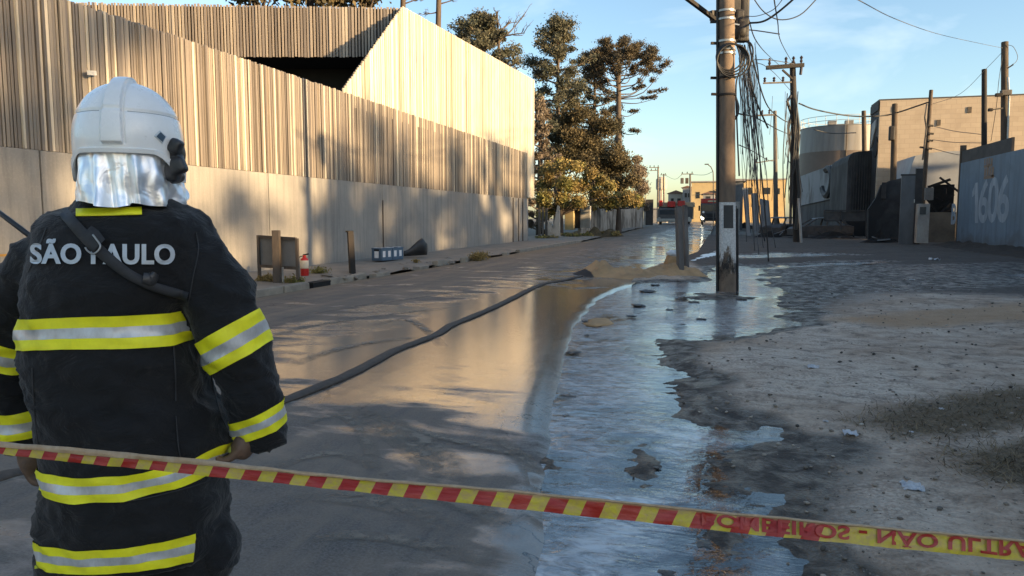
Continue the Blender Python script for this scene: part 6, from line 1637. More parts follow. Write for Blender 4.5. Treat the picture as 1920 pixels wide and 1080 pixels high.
# inner return of the rim
rows_.append([HC + (hpoint(a_, 1) - HC) * .955 + Vector((0, 0, .004)) for a_ in HANG])
rows_.append([HC + (hpoint(a_, .8) - HC) * .93 for a_ in HANG])
q = MB(); q.rings(rows_, False); q.add([HC + Vector((0, 0, HT + .0135))] + rows_[0], [(0, 1 + j, 1 + (j + 1) % NHA) for j in range(NHA)])
helmet = loc_build(q, 'helmet', m_helm, man, fix=False); helmet['label'] = 'white helmet with a raised centre ridge'
import bmesh as _b
bm = _b.new(); bm.from_mesh(helmet.data); _b.ops.remove_doubles(bm, verts=bm.verts, dist=1e-5); _b.ops.recalc_face_normals(bm, faces=bm.faces); bm.to_mesh(helmet.data); bm.free()
helmet.data.polygons.foreach_set('use_smooth', [True] * len(helmet.data.polygons))
def on_helm(u, v, off):
    "nearest helmet point seen at that picture position, lifted outwards"
    d = (Lq(u, v, 1.0) - EYE_L).normalized(); h_, nn, i_, ds = HBV.ray_cast(EYE_L, d, 4)
    if h_ is None: 
        q_ = Lq(u, v, FY); return q_, (q_ - HC).normalized()
    if nn.dot(d) > 0: nn = -nn
    return h_ + nn * off, nn
hb = bmesh.new(); hb.from_mesh(helmet.data); hb.transform(IW @ Matrix.Translation(wloc(man))); HBV = BVHTree.FromBMesh(hb); hb.free()
# seam line round the shell
for b0_, b1_ in ((13, 178), (-178, -13)):
    pts = []
    for k in range(40):
        bt = R(lerp(b0_, b1_, k / 39)); t = .62 * math.acos(min(1, (.062 / HT)) ** (1 / .92)) / (math.pi / 2); pts.append(hpoint(bt, t, -.0008))
    loc_build(MB().tube(pts, .0016, 5), 'shell_seam', M('seam_grey', (.35, .35, .35), bump=0), helmet)
# badge, pivot and visor gear on the right side
def helm_poly(px, off, thick, name, mat, parent):
    c_u = sum(u for u, v in px) / len(px); c_v = sum(v for u, v in px) / len(px)
    P_ = [on_helm(u, v, off) for u, v in px]; nn = sum((b_ for a_, b_ in P_), Vector()).normalized()
    return loc_build(MB().prism([a_ for a_, b_ in P_], nn * thick), name, mat, parent, smooth=False)
bt_ = lambda du, dv: (299 + du, 257 + dv)
helm_poly([bt_(-11, -2), bt_(-1, -12), bt_(11, -1), bt_(4, 12)], .001, .0022, 'badge', M('badge_white', (.62, .68, .72), bump=0), helmet)
helm_poly([bt_(-8, -1), bt_(-.5, -9), bt_(8, -.5), bt_(3, 9)], .0035, .001, 'badge_face', M('badge_blue', (.035, .07, .11), (.06, .10, .14), 300, bump=0), helmet)
q = MB(); c0, n0 = on_helm(320, 274, 0); q.bevbox(c0 + n0 * .004 + Vector((.008, 0, 0)), (.030, .03, .036), .008, Matrix.Rotation(.5, 3, 'Y')); q.ball(on_helm(331, 288, 0)[0], 1, 3, (.020, .03, .034)); c1, n1 = on_helm(326, 308, 0)
q.bevbox(c1 + n1 * .006 + Vector((.004, 0, -.004)), (.040, .03, .040), .009, Matrix.Rotation(-.35, 3, 'Y')); q.bevbox(Lq(321, 324, FY - .03), (.044, .04, .042), .01, Matrix.Rotation(.3, 3, 'Y')); q.ball(Lq(334, 331, FY), 1, 3, (.016, .02, .016)); q.tube([Lq(330, 262, FY), Lq(338, 292, FY + .02), Lq(338, 320, FY + .02), Lq(327, 340, FY)], [.010, .013, .014, .010], 10)
q.tube([Lq(312, 325, FY - .03), Lq(322, 340, FY - .02), Lq(332, 338, FY)], [.008, .009, .009], 8)
me = remesh(q, .004, 3); me_obj(me, 'visor_gear', m_hblack, man)
# face shield at the front, out of sight from behind
rows_ = [[HC + hdir(R(bt)) * (hrad(R(bt)) + .004) + Vector((0, 0, z)) for bt in range(128, 233, 7)] for z in (-.085, -.05, -.02, .0, .015)]
loc_build(MB().grid(rows_), 'face_shield', m_hblack, man)
# --- aluminised neck cape with pleats
rows_ = []; nb = 150
cape_bot = [(-118, .096), (-70, .098), (-25, .108), (-8, .116), (0, .118), (12, .116), (13, .110), (40, .114), (75, .118), (95, .117), (112, .100), (122, .075)]
for i in range(26):
    s_ = i / 25; row = []
    for j in range(nb + 1):
        bd_ = lerp(-122, 122, j / nb); bt = R(bd_)
        ztop = rim_z(bt) + .018; zb = -pl(cape_bot, bd_) - .048 * .92
        z = lerp(ztop, zb, s_)
        rr_ = hrad(bt) * (lerp(.90, .945, s_) + .09 * s_ * s_ * smooth(60, 110, abs(bd_)))
        fold = .012 * s_ ** .7 * noise.noise(Vector((bd_ * .055, s_ * 1.3, 2))) + .006 * noise.noise(Vector((bd_ * .13, s_ * 3.2, 8)))
        pleat = 0
        for b0_, w_, am in ((-16, 5, .024), (-6, 4, -.014), (12, 3, -.016), (17, 4, .020), (-40, 10, .016), (40, 8, .012), (62, 14, -.008), (84, 10, .007)):
            pleat += am * s_ ** .6 * math.exp(-((bd_ - b0_ - 5 * (s_ - .5)) / w_) ** 2)
        row.append(HC + hdir(bt) * (rr_ + fold + pleat) + Vector((0, 0, z + .006 * noise.noise(Vector((bd_ * .04, 5, 0))) * s_)))
    rows_.append(row)
cape = MB().grid(rows_); cape.grid([[v + (HC + Vector((0, 0, v.z - HC.z)) - v).normalized() * .003 for v in r_] for r_ in rows_])
loc_build(cape, 'neck_cape', m_alu, man, fix=False)
loc_build(MB().rings([[HC + hdir(2 * math.pi * j / 40) * hrad(2 * math.pi * j / 40) * k_ + Vector((0, 0, z)) for j in range(40)] for k_, z in ((.86, -.02), (.86, -.05), (.5, -.15))]), 'inner_liner', m_hblack, man)
# --- radio with long aerial carried at the left shoulder
ra = Lq(52, 440, CYB - .02)
rad_t = thing('radio', MW @ (ra + Vector((.02, .16, -.15))), 'black radio with a long slanting aerial carried at the firefighter\'s left shoulder', 'radio')
loc_build(MB().bevbox(ra + Vector((.05, .20, -.16)), (.06, .04, .15), .008), 'radio_body', m_hblack, rad_t, smooth=False)
a0, a1 = Lq(60, 445, CYB + .10), Lq(-30, 377, CYB + .14)
loc_build(MB().tube([ra + Vector((.05, .20, -.09)), a0, a0.lerp(a1, .5), a1], [.007, .0075, .007, .0065], 8), 'aerial', m_hblack, rad_t)

# ================================================================== BARRIER TAPE
TD = 1.42
tape_px = [(-1500, 748, 772), (-500, 796, 818), (-200, 812, 838), (0, 829, 851), (120, 839, 866), (230, 849, 876), (400, 865, 894), (560, 884, 910), (700, 898, 926), (860, 911, 942), (1000, 924, 958), (1160, 940, 975), (1310, 956, 991), (1500, 974, 1011), (1700, 993, 1030), (1920, 1013, 1052), (2200, 1038, 1080), (2700, 1080, 1126), (4500, 1236, 1288)]
def tape_at(u, s_):
    v = lerp(pl([(a, b_) for a, b_, c_ in tape_px], u), pl([(a, c_) for a, b_, c_ in tape_px], u), s_)
    v += 1.6 * noise.noise(Vector((u * .012, s_ * 1.5, 3))) + .9 * noise.noise(Vector((u * .035, s_ * 2.5, 9)))
    wob = .006 * noise.noise(Vector((u * .02, s_ * 2, 5))) + .004 * math.sin(u * .011) + .003 * math.sin(u * .031 + 1)
    return PT(u, v, TD + wob + (.006 * math.sin(u * .007) * (s_ - .5)) + .004 * math.cos(s_ * 3.1))
m_tape, nt, b = new_mat('barrier_film'); n = N(nt)
uv = n.n.new('ShaderNodeUVMap').outputs[0]; sx = n.n.new('ShaderNodeSeparateXYZ'); n.l.new(uv, sx.inputs[0]); U, Vv = sx.outputs[0], sx.outputs[1]
ph = n.math('FRACT', n.math('ADD', U, n.math('MULTIPLY', Vv, .22)))
redm = n.math('MULTIPLY', n.math('MULTIPLY', n.math('LESS_THAN', ph, .52), n.math('LESS_THAN', U, 25.6)), n.math('GREATER_THAN', Vv, .06))
topred = n.math('MULTIPLY', n.math('MULTIPLY', n.math('LESS_THAN', Vv, .16), n.math('GREATER_THAN', U, 26.6)), n.math('LESS_THAN', ph, .55))
redm = n.math('MAXIMUM', redm, topred)
f = n.noise(n.map(uv, (1.6, 1.2, 1)), 2.2, 5, .65, .4); gl = n.noise(n.map(uv, (.8, 3, 1)), 1.7, 4)
yel = n.mix(n.ramp(f, [(.38, 0), (.66, 1)]), (.66, .54, .04), (.56, .37, .12))
red = n.mix(n.ramp(gl, [(.4, 0), (.7, 1)]), (.40, .02, .012), (.52, .07, .06))
col = n.mix(redm, yel, red)
col = n.mix(n.ramp(Vv, [(.0, 1), (.10, .75), (.2, 0)]), col, (.56, .40, .22))
n.set(b, 'Base Color', col); b.inputs['Roughness'].default_value = .32; b.inputs['Transmission Weight'].default_value = 0
tl = n.n.new('ShaderNodeBsdfTranslucent'); n.l.new(col, tl.inputs[0]); ms = n.n.new('ShaderNodeMixShader'); ms.inputs[0].default_value = .32
out = [q for q in nt.nodes if q.type == 'OUTPUT_MATERIAL'][0]; n.l.new(b.outputs[0], ms.inputs[1]); n.l.new(tl.outputs[0], ms.inputs[2]); n.l.new(ms.outputs[0], out.inputs[0])
wr = n.noise(n.map(uv, (1.2, .6, 1)), 6, 4, .6); n.bump(wr, b, .35, .004)
NU = 560; rows_ = []; uvs = []
def tape_u(u):   # stripe pitch grows with the picture column
    return pl([(-500, -2), (0, 8), (100, 10), (400, 15.4), (700, 20), (1000, 24.2), (1310, 25.5 + 3.0), (1360, 29), (2700, 50)], u) - 3.6
def tape_u(u): return pl([(-1500, -32.0), (-500, -11.0), (0, 0.2), (200, 4.3), (350, 7.1), (560, 10.6), (800, 14.5), (1000, 17.5), (1300, 21.9), (1370, 22.8), (2700, 43), (4500, 70)], u)
for i in range(NU):
    u = lerp(-1500, 4500, i / (NU - 1)); rows_.append([tape_at(u, s_) for s_ in (0, .2, .4, .6, .8, 1)]); uvs.append([(tape_u(u), s_) for s_ in (0, .2, .4, .6, .8, 1)])
tape = thing('barrier_tape', tape_at(960, .5), 'red and yellow striped fire brigade barrier tape stretched across the foreground', 'tape')
tm = MB().grid(rows_).build('film', m_tape, tape, smooth=True, fix=False)
ul = tm.data.uv_layers.new(name='UVMap'); flat = [q for r_ in uvs for q in r_]
for lp in tm.data.loops: ul.data[lp.index].uv = flat[lp.vertex_index]
# the folded-over upper edge
m_fold = M('folded_film', (.46, .34, .22), (.34, .22, .12), 60, .45, bump=.4, bscale=160, bdist=.002)
foldw = lambda u: pl([(-500, .46), (0, .42), (300, .36), (560, .22), (900, .12), (1400, .09), (2700, .09)], u)
rows_ = []
for i in range(NU):
    u = lerp(-1500, 4500, i / (NU - 1)); w = foldw(u); rows_.append([tape_at(u, s_) + ray(u, 900) * dz for s_, dz in ((-.03, .003), (-.05 , -.003), (w * .5, -.007 + .001 * math.sin(u * .09)), (w, -.004))])
MB().grid(rows_).build('folded_edge', m_fold, tape, smooth=True, fix=False)
# wording, seen from the back of the tape and so upside down
m_ink = M('red_ink', (.40, .022, .014), (.30, .02, .014), 40, .4, bump=0)
vs, fs = text_mesh('BOMBEIROS - NÃO ULTRAPASSE', .03, 1.04, 4)
Xs = [q[0] for q in vs]; xm0 = min(Xs)
capsH = max(q[1] for q in text_mesh('L', .03)[0]); widthBOM = max(q[0] for q in text_mesh('BOMBEIROS - NÃO ULTRA', .03, 1.04)[0]) - xm0
tm_ = MB(); tm_.add([tape_at(1316 + (x - xm0) / widthBOM * (1938 - 1316), .14 + .68 * max(-.32, y / capsH if y / capsH < 1.02 else 1.0 + (y / capsH - 1.02) * .45)) - ray(1500, 1000) * .0025 for x, y in vs], fs)
tm_.build('lettering', m_ink, tape, fix=False)

for u, lab in ((-1490, 'wooden stake holding the left end of the barrier tape, off to the left'), (4490, 'wooden stake holding the right end of the barrier tape, off to the right')):
    q_ = tape_at(u, .5); t = thing('tape_stake', (q_.x, q_.y, 0), lab, 'stake')
    MB().bar(Vector((q_.x, q_.y, -.15)) + FWD * .03, Vector((q_.x, q_.y, q_.z + .15)) + FWD * .03, .045).build('shaft', m_woodpole, t)

# ================================================================== SMALL THINGS ON THE LEFT PAVEMENT
m_oldwood = M('old_timber', (.13, .10, .075), (.065, .05, .04), 6, .9, bump=.5, stretch=(1, 1, .25))
m_board = M('grey_board', (.22, .21, .195), (.15, .145, .135), 2, .75, bump=.2)
a, c = P(487, 526, PAVE_Z), P(559, 531, PAVE_Z); mid_ = P(523, 529, PAVE_Z)
dx = (c - a).normalized(); D0 = (a.x * FWD.x + a.y * FWD.y); zz = lambda v, p0: PT(0, v, (Vector((p0.x, p0.y, 0)).dot(FWD)) / _cp * 1.0).z
def at_v(p0, v):   # height at which the vertical through p0 crosses picture row v
    d = Vector((p0.x, p0.y, 0)).dot(FWD); y = (540 - v) / F_PX; return EYE + d * (-_sp + y * _cp) / (_cp + y * _sp)
sg = thing('notice_board', mid_, 'back of an old wooden notice board with a thick central post', 'board')
MB().bar(a - Vector((0, 0, .1)), Vector((a.x, a.y, at_v(a, 441))), .06).build('leg', m_oldwood, sg)
MB().bar(c - Vector((0, 0, .1)), Vector((c.x, c.y, at_v(c, 447))), .06).build('leg', m_oldwood, sg)
m0 = mid_ - FWD * .10
MB().bevbox((m0.x, m0.y, (at_v(m0, 436) + 0) / 2), (.165, .13, at_v(m0, 436) + .1), .012, Matrix.Rotation(YAW, 3, 'Z')).build('post', m_oldwood, sg)
for f_, nm in ((443, 'top_rail'), (498, 'bottom_rail')):
    MB().bar(Vector((a.x, a.y, at_v(a, f_ + .5))) + dx * .035, Vector((c.x, c.y, at_v(c, f_ + 5))) - dx * .035, .05, .065).build(nm, m_oldwood, sg)
a2, c2 = a + FWD * .035, c + FWD * .035
for k, (s0, s1) in enumerate(((.03, .485), (.515, .97))):
    p0, p1 = a2.lerp(c2, s0), a2.lerp(c2, s1)
    MB().prism([Vector((p0.x, p0.y, at_v(p0, 498))), Vector((p1.x, p1.y, at_v(p1, 502))), Vector((p1.x, p1.y, at_v(p1, 448))), Vector((p0.x, p0.y, at_v(p0, 444)))], FWD * .015).build('panel', m_board, sg)
MB().bar(P(531, 531, PAVE_Z) - Vector((0, 0, .05)), P(531, 531, PAVE_Z) + Vector((0, 0, .36)), .035).build('stake', m_white_old, sg)
# fire extinguisher
e = P(571.5, 517, PAVE_Z); er = .102
fe = thing('fire_extinguisher', e, 'red fire extinguisher with a white label standing beside the notice board', 'extinguisher')
H_ = at_v(e, 476) - e.z
m_exr = M('extinguisher_red', (.50, .025, .02), (.42, .02, .018), 6, .35, bump=0); m_exl = M('label_cream', (.72, .64, .50), (.66, .52, .34), 14, .6, bump=0)
MB().lathe(e, [(er * .9, 0), (er, .02), (er, H_ * .35), (er * 1.001, H_ * .70), (er * .85, H_ * .78), (er * .45, H_ * .84)], 18).build('cylinder', m_exr, fe, smooth=True, angle=40)
MB().lathe(e, [(er + .002, H_ * .34), (er + .003, H_ * .345), (er + .003, H_ * .70), (er + .001, H_ * .705)], 18).build('label_band', m_exl, fe, smooth=True, angle=40)
valve_ = MB().lathe(e, [(er * .4, H_ * .84), (er * .42, H_ * .93), (er * .2, H_ * .95)], 12).build('valve', m_exr, fe)
MB().bar(e + Vector((-.03, 0, H_ * .95)), e + Vector((.13, -.02, H_ * 1.0)), .03).build('handle', m_black, valve_)
MB().tube(spline([e + Vector((-.04, -.03, H_ * .9)), e + Vector((-.13, -.04, H_ * .82)), e + Vector((-.14, -.04, H_ * .55)), e + Vector((-.125, -.05, H_ * .4))], 5), .012, 6).build('hose', m_black, valve_)
# black leaning stump post
b0, t0 = P(661, 514, PAVE_Z - .05), None
d_ = Vector((b0.x, b0.y, 0)).dot(FWD) / _cp
tp = PT(656.5, 434, d_)
bp = thing('burnt_post', b0, 'black charred square post leaning on the left pavement', 'post')
MB().bar(b0, tp, .145, .14).build('shaft', m_burntpole, bp); MB().bar(tp - RIGHT * .12, tp + RIGHT * .08, .05, .04).build('cap_splinter', m_burntpole, bp)
# blue crates and black sack
m_crate = M('crate_blue', (.075, .13, .19), (.05, .09, .14), 5, .55, bump=.1); m_lab = M('label_white', (.70, .71, .72), (.58, .6, .62), 12, .6, bump=0)
k0, k1 = P(698, 491, PAVE_Z), P(756, 486, PAVE_Z)
ax_ = (k1 - k0); ax_.z = 0; ax_ = Vector((0.22, 0.975, 0)).normalized(); perp = Vector((ax_.y, -ax_.x, 0))
rotc = math.atan2(ax_.y, ax_.x)
Rc = Matrix.Rotation(rotc, 3, 'Z')
kz = PAVE_Z + .23
for k in range(2):
    cc = k0 - perp * .22 + ax_ * (.33 + .60 * k) + Vector((.32, 0, 0)); cc.z = kz
    ct = thing('blue_crate', (cc.x, cc.y, PAVE_Z), ('nearer blue plastic crate with white labels by the concrete wall', 'farther blue plastic crate touching the black sack')[k], 'crate', 'blue crates by the wall')
    q = MB(); q.bevbox(cc, (.575, .42, .40), .02, Rc); shell_ = q.build('shell', m_crate, ct)
    MB().bevbox(cc + Vector((0, 0, .2)), (.59, .435, .035), .01, Rc).build('rim', m_crate, shell_)
    for s_ in (-.16, .12): MB().box(cc + perp * .213 + ax_ * s_ + Vector((0, 0, .02)), (.13, .006, .2), Rc).build('label_patch', m_lab, shell_)
    if k == 0:
        MB().box(cc - ax_ * .291 + Vector((0, 0, 0)), (.006, .17, .22), Rc).build('label_patch', m_lab, shell_); MB().box(cc - ax_ * .29 + Vector((0, 0, .15)), (.006, .2, .05), Rc).build('hand_hole', m_dark, shell_)
    for s_ in (-.2, 0, .2): MB().box(cc + ax_ * s_ + Vector((0, 0, .222)), (.1, .3, .01), Rc).build('top_slot', m_lab if s_ else m_dark, shell_)
s0, s1 = P(757, 485, PAVE_Z), P(800, 482, PAVE_Z)
dd_ = (s1 - s0).length; q = MB(); rows = []
for i in range(15):
    t = i / 14; c = s0.lerp(s1, t) - FWD * -.1; r_ = lerp(.13, .46, t ** .8) * (1 - .35 * smooth(.86, 1, t) ** 2); h_ = lerp(.20, .62, smooth(0, .85, t)) * (1 - .30 * smooth(.8, 1, t))
    row = []
    for j in range(16):
        an = 2 * math.pi * j / 16; d2 = FWD * (r_ * .7 * math.cos(an)); row.append(c + d2 + Vector((0, 0, max(0.0, h_ * .5 + h_ * .5 * math.sin(an)))) * (1 + .05 * noise.noise(Vector((t * 6, an * 2, 0)))))
    rows.append(row)
tag(q.rings([[Vector((v.x, v.y, max(PAVE_Z, v.z + PAVE_Z * .0 + PAVE_Z * (1 if v.z < PAVE_Z else .6)))) for v in row] for row in rows]).build('black_sack', m_black, smooth=True), 'black flared plastic sack lying on the pavement behind the blue crates', 'sack')
# weeds, rubble stones on the pavement edge
rng = np.random.default_rng(4)
sp = [(P(u, v, PAVE_Z), r_) for u, v, r_ in ((598, 512, .22), (500, 526, .16), (515, 527, .2), (545, 530, .18), (490, 527, .12), (562, 531, .12), (895, 484, .3), (905, 482, .25), (780, 492, .12))]
V, F = leaf_quads([(c + Vector((0, 0, .05)), r_, .55) for c, r_ in sp], 2600, .05, rng, .5); o = np_mesh('pavement_weeds', V, F, m_ivy, None, (-9.5, 18, 0), 'stuff')
m_stone = M('rubble_stone', (.25, .22, .18), (.14, .12, .10), 5, .9, bump=.5); m_wstone = M('wet_stone', (.075, .062, .05), (.035, .03, .026), 5, .45, bump=.5)
st_me = []
for k in range(6):
    q = MB().ball((0, 0, 0), 1, 2, (1, .8, .55), .75, k + 3); me = bpy.data.meshes.new('stone'); me.from_pydata([tuple(v) for v in q.v], [], q.f); st_me.append(me)
    me.materials.append(m_stone)
wst_me = [m_.copy() for m_ in st_me]
for m_ in wst_me: m_.materials.clear(); m_.materials.append(m_wstone)
sr = random.Random(15)
def stone(u, v, px, z, wet, label, group=None, flat=1.0):
    p_ = P(u, v, z); d = Vector((p_.x, p_.y, 0)).length; s_ = px * d / F_PX / 2
    o = link_mesh('stone', (wst_me if wet else st_me)[sr.randrange(6)]); o.location = p_ + Vector((0, 0, s_ * (.18 if not wet else -.05))); o.scale = (s_, s_, s_ * flat); o.rotation_euler = (0, 0, sr.uniform(0, 6.28)); return tag(o, label, 'stone', group)
for k in range(26):
    u = sr.uniform(600, 900); v = lerp(528, 484, (u - 600) / 300) + sr.uniform(-9, 5); stone(u, v, sr.uniform(5, 15), .06, False, 'broken kerb rubble stone on the edge of the left pavement', 'rubble along the left kerb', .9)
for u, v, px, lab in ((612, 519, 26, 'flat pale slab fragment right of the fire extinguisher'), (643, 523, 24, 'flat slab fragment at the foot of the charred post'), (660, 516, 10, 'small stone touching the foot of the charred post'), (546, 527, 16, 'white stone under the notice board')): stone(u, v, px, PAVE_Z - .03, False, lab, None, .5)

# ================================================================== SAND HEAP, POSTS, STONES IN THE WATER
m_sand, nt, b = new_mat('damp_sand'); n = N(nt)
p = n.pos(); f1 = n.noise(p, 1.8, 6, .65, .5); f2 = n.noise(p, 28, 4, .7)
col = n.mix(n.ramp(f1, [(.38, 0), (.62, 1)]), (.48, .30, .15), (.32, .20, .10))
at_ = n.attr('soot'); col = n.mix(n.ramp(n.math('ADD', at_, n.math('MULTIPLY', n.math('SUBTRACT', f1, .5), .6)), [(.4, 0), (.6, 1)]), col, (.035, .034, .035))
n.set(b, 'Base Color', col); b.inputs['Roughness'].default_value = .92; n.bump(n.math('ADD', f1, n.math('MULTIPLY', f2, .4)), b, .7, .03)
SA, SB = P(1068, 518), P(1330, 520); 
rows = []; soot = []
NS = 80
for i in range(NS):
    t = i / (NS - 1); c = SA.lerp(SB, t); row = []
    hh = pl([(0, .0), (.04, .10), (.16, .42), (.2, .44), (.3, .33), (.45, .27), (.6, .26), (.7, .33), (.76, .36), (.84, .33), (.93, .24), (1, 0)], t)
    wd = pl([(0, .3), (.15, .8), (.35, 1.15), (.55, 1.15), (.64, .75), (.8, .6), (1, .2)], t)
    cy = pl([(0, .1), (.3, 0.0), (.5, -.1), (.62, .1), (1, .3)], t)
    for j in range(31):
        s_ = j / 15 - 1; q_ = c + FWD * (s_ * wd + cy)
        nn = noise.fractal(Vector((q_.x * 1.6, q_.y * 1.6, 3)), .6, 2.0, 5) * .22
        z = hh * .74 * max(0, 1 - abs(s_) ** 1.5) * (1 + nn * 2.2) + .03 * noise.noise(q_ * 5) * (1 - abs(s_)) + .08 * nn * (1 - abs(s_)) - .05 * (abs(s_) > .95) + .02
        row.append(Vector((q_.x, q_.y, z))); soot.append(max(smooth(.13, .07, t + .06 * s_), .0) + .45 * smooth(.6, 1.0, s_) )  # mask darkening the left end and the far side
    rows.append(row)
sh = MB().grid(rows).build('sand_heap', m_sand, smooth=True, fix=False); tag(sh, 'long low heap of tan sand with dark left end, in front of the post pair', 'sand heap')
at = sh.data.attributes.new('soot', 'FLOAT', 'POINT'); at.data.foreach_set('value', np.array(soot, dtype=np.float32))
sb = P(1259, 512); q = MB(); q.ball(sb + Vector((0, 0, .24)), .30, 3, (.72, .7, 1.1), .25, 4); tag(q.build('sand_clod', m_sand, smooth=True), 'upright blocky clod of sand against the front grey post', 'sand heap')
q = MB(); q.ball(sb + Vector((0, .02, .56)), .17, 3, (1, .9, .6), .3, 6); tag(q.build('foam_cap', m_foam, smooth=True), 'white blob of foam sitting on the sand clod', 'foam')
sp_ = P(1113, 607); q = MB(); q.ball(sp_ + Vector((.05, .1, -.01)), .34, 3, (.62, 1.2, .22), .4, 8); q.v = [v for v in q.v]; tag(q.build('sand_spill', m_sand, smooth=True), 'small tongue of wet ochre sand at the road edge', 'sand heap')
tall = lambda u0, v0, u1, v1, d, w, lab: pole_thing(u0, v0, u1, v1, d, w, w * .95, m_greypole, lab, seg=4)
pp = P(1277, 520); dpp = Vector((pp.x, pp.y, 0)).dot(FWD) / _cp
def sq_post(ut, vt, ub, vb, d, w, lab):
    a, c = PT(ub, vb, d), PT(ut, vt, d); t = thing('grey_post', a, lab, 'post'); MB().bar(a - Vector((0, 0, .2)), c, w, w * .9).build('shaft', m_sq, t)
    MB().bar(c, c + Vector((0, 0, .02)), w * 1.05).build('cap', m_sq, t); return t
m_sq = M('damp_concrete_post', (.15, .14, .13), (.075, .068, .062), 4, .85, bump=.4, stretch=(1, 1, .3))
sq_post(1272, 388, 1277, 521, dpp, .145, 'front square grey post standing in the sand heap')
sq_post(1284, 386, 1288, 508, dpp + 1.0, .115, 'thinner dark grey post just behind the front square post')
for u, v, px, z, lab in ((1196, 572, 40, .03, 'dark wet kerb block at the end of the sunken kerb'), (1184, 592, 30, .03, 'elongated wet stone below the dark kerb block'), (1212, 545, 40, .03, 'flat wet stone nearest the sand heap'), (1228, 534, 26, .02, 'small wet stone touching the sand heap'),
                      (1150, 540, 18, .02, 'little stone in the shallow water before the sand heap'), (1074, 660, 50, .03, 'dark broken slab lying across the road edge'), (1066, 742, 46, .0, 'submerged flat stone by the road edge'), (1060, 780, 28, .0, 'small submerged stone below the flat one'),
                      (1362, 862, 26, .03, 'dark square stone standing in the puddle'), (1355, 850, 20, .03, 'little stone just behind the dark square stone'), (1385, 735, 20, .03, 'wet stone at the tip of the grey gravel spit'), (1232, 876, 22, .01, 'long dark stone in the middle of the puddle'),
                      (1300, 566, 30, .01, 'flat dark stone in the water left of the pole base'), (1340, 556, 24, .01, 'low stone in the water at the pole base'), (1390, 560, 34, .02, 'muddy clod right in front of the pole base'), (1255, 580, 22, .01, 'lone flat stone in the middle of the upper puddle'),
                      (1315, 598, 26, .01, 'dark flat stone in the lower part of the upper puddle'), (1280, 608, 22, .0, 'half sunk stone in the lower part of the upper puddle'), (1096, 602, 22, .03, 'black scrap of debris at the corner of the ochre sand'), (1100, 628, 18, .02, 'small dark lump below the ochre sand'),
                      (1320, 1020, 60, .0, 'dark muddy lump in the puddle behind the barrier tape'), (1250, 1075, 50, .0, 'dark stone in the puddle at the bottom edge of the view')): stone(u, v, px * .75, z, True, lab, None, .32)
# loose stones and bits of the verge, uncountable
ng = np.random.default_rng(31); stv = MB()
Vs = []; Fs = []; base_n = 0
ico = MB().ball((0, 0, 0), 1, 1, (1, .85, .6), .5, 2); iv = np.array([tuple(v) for v in ico.v]); fi = np.array(ico.f)
cnt = 0
while cnt < 2600:
    d = 2.6 + 16 * ng.random() ** 1.6; u = 1040 + 900 * ng.random()
    y_ = 409 + 1.55 * F_PX / d; p_ = P(u, min(1200, y_)); 
    if p_.x < -1.5 or p_.y < 2: continue
    h_ = np_ground_h(p_.x, p_.y)
    if h_ < .012: 
        if ng.random() < .9: continue
    s_ = (.003 + .016 * ng.random() ** 5) * (1 + .03 * d); a_ = ng.random() * 6.28; ca, sa = math.cos(a_), math.sin(a_)
    w = iv * s_ * (0.7 + .6 * ng.random(3)); w = np.stack([w[:, 0] * ca - w[:, 1] * sa, w[:, 0] * sa + w[:, 1] * ca, w[:, 2]], 1) + np.array([p_.x, p_.y, h_ + s_ * .15])
    Vs.append(w); Fs.append(fi + base_n); base_n += len(iv); cnt += 1
m_peb, nt, b = new_mat('pebbles'); n = N(nt); ri = n.n.new('ShaderNodeNewGeometry').outputs['Random Per Island']
n.set(b, 'Base Color', n.ramp(ri, [(0, (.04, .035, .03)), (.5, (.17, .14, .11)), (.85, (.30, .25, .20)), (1, (.45, .39, .32))])); b.inputs['Roughness'].default_value = .8
np_mesh('loose_stones', np.concatenate(Vs), np.concatenate(Fs), m_peb, None, (2, 8, 0), 'stuff')
# dead grass tufts on the brown patches
Vs = []; cnt = 0
while cnt < 4200:
    u = ng.uniform(1560, 2050); v = ng.uniform(735, 960); p_ = P(u, v)
    j_ = int(np.clip(np.searchsorted(gxs, p_.x), 1, nx - 1)); i_ = int(np.clip(np.searchsorted(gys, p_.y), 1, ny - 1))
    if A_grass[i_, j_] < .25 + .5 * ng.random(): cnt += .2; continue
    h_ = float(GZ[i_, j_]); a_ = ng.random() * 6.28; L = .015 + .045 * ng.random(); w = .003
    t_ = np.array([p_.x, p_.y, h_]); tip = t_ + np.array([math.cos(a_) * L * 1.6, math.sin(a_) * L * 1.6, L * (.2 + .8 * ng.random())]); sd_ = np.array([-math.sin(a_) * w, math.cos(a_) * w, 0])
    Vs.append(np.stack([t_ - sd_, t_ + sd_, tip + sd_ * .3, tip - sd_ * .3])); cnt += 1
V = np.concatenate(Vs); np_mesh('dead_grass', V, np.arange(len(V)).reshape(-1, 4), leaf_mat('dead_grass', (.06, .045, .025), (.30, .22, .125), (.11, .08, .045)), None, (4, 6, 0), 'stuff')
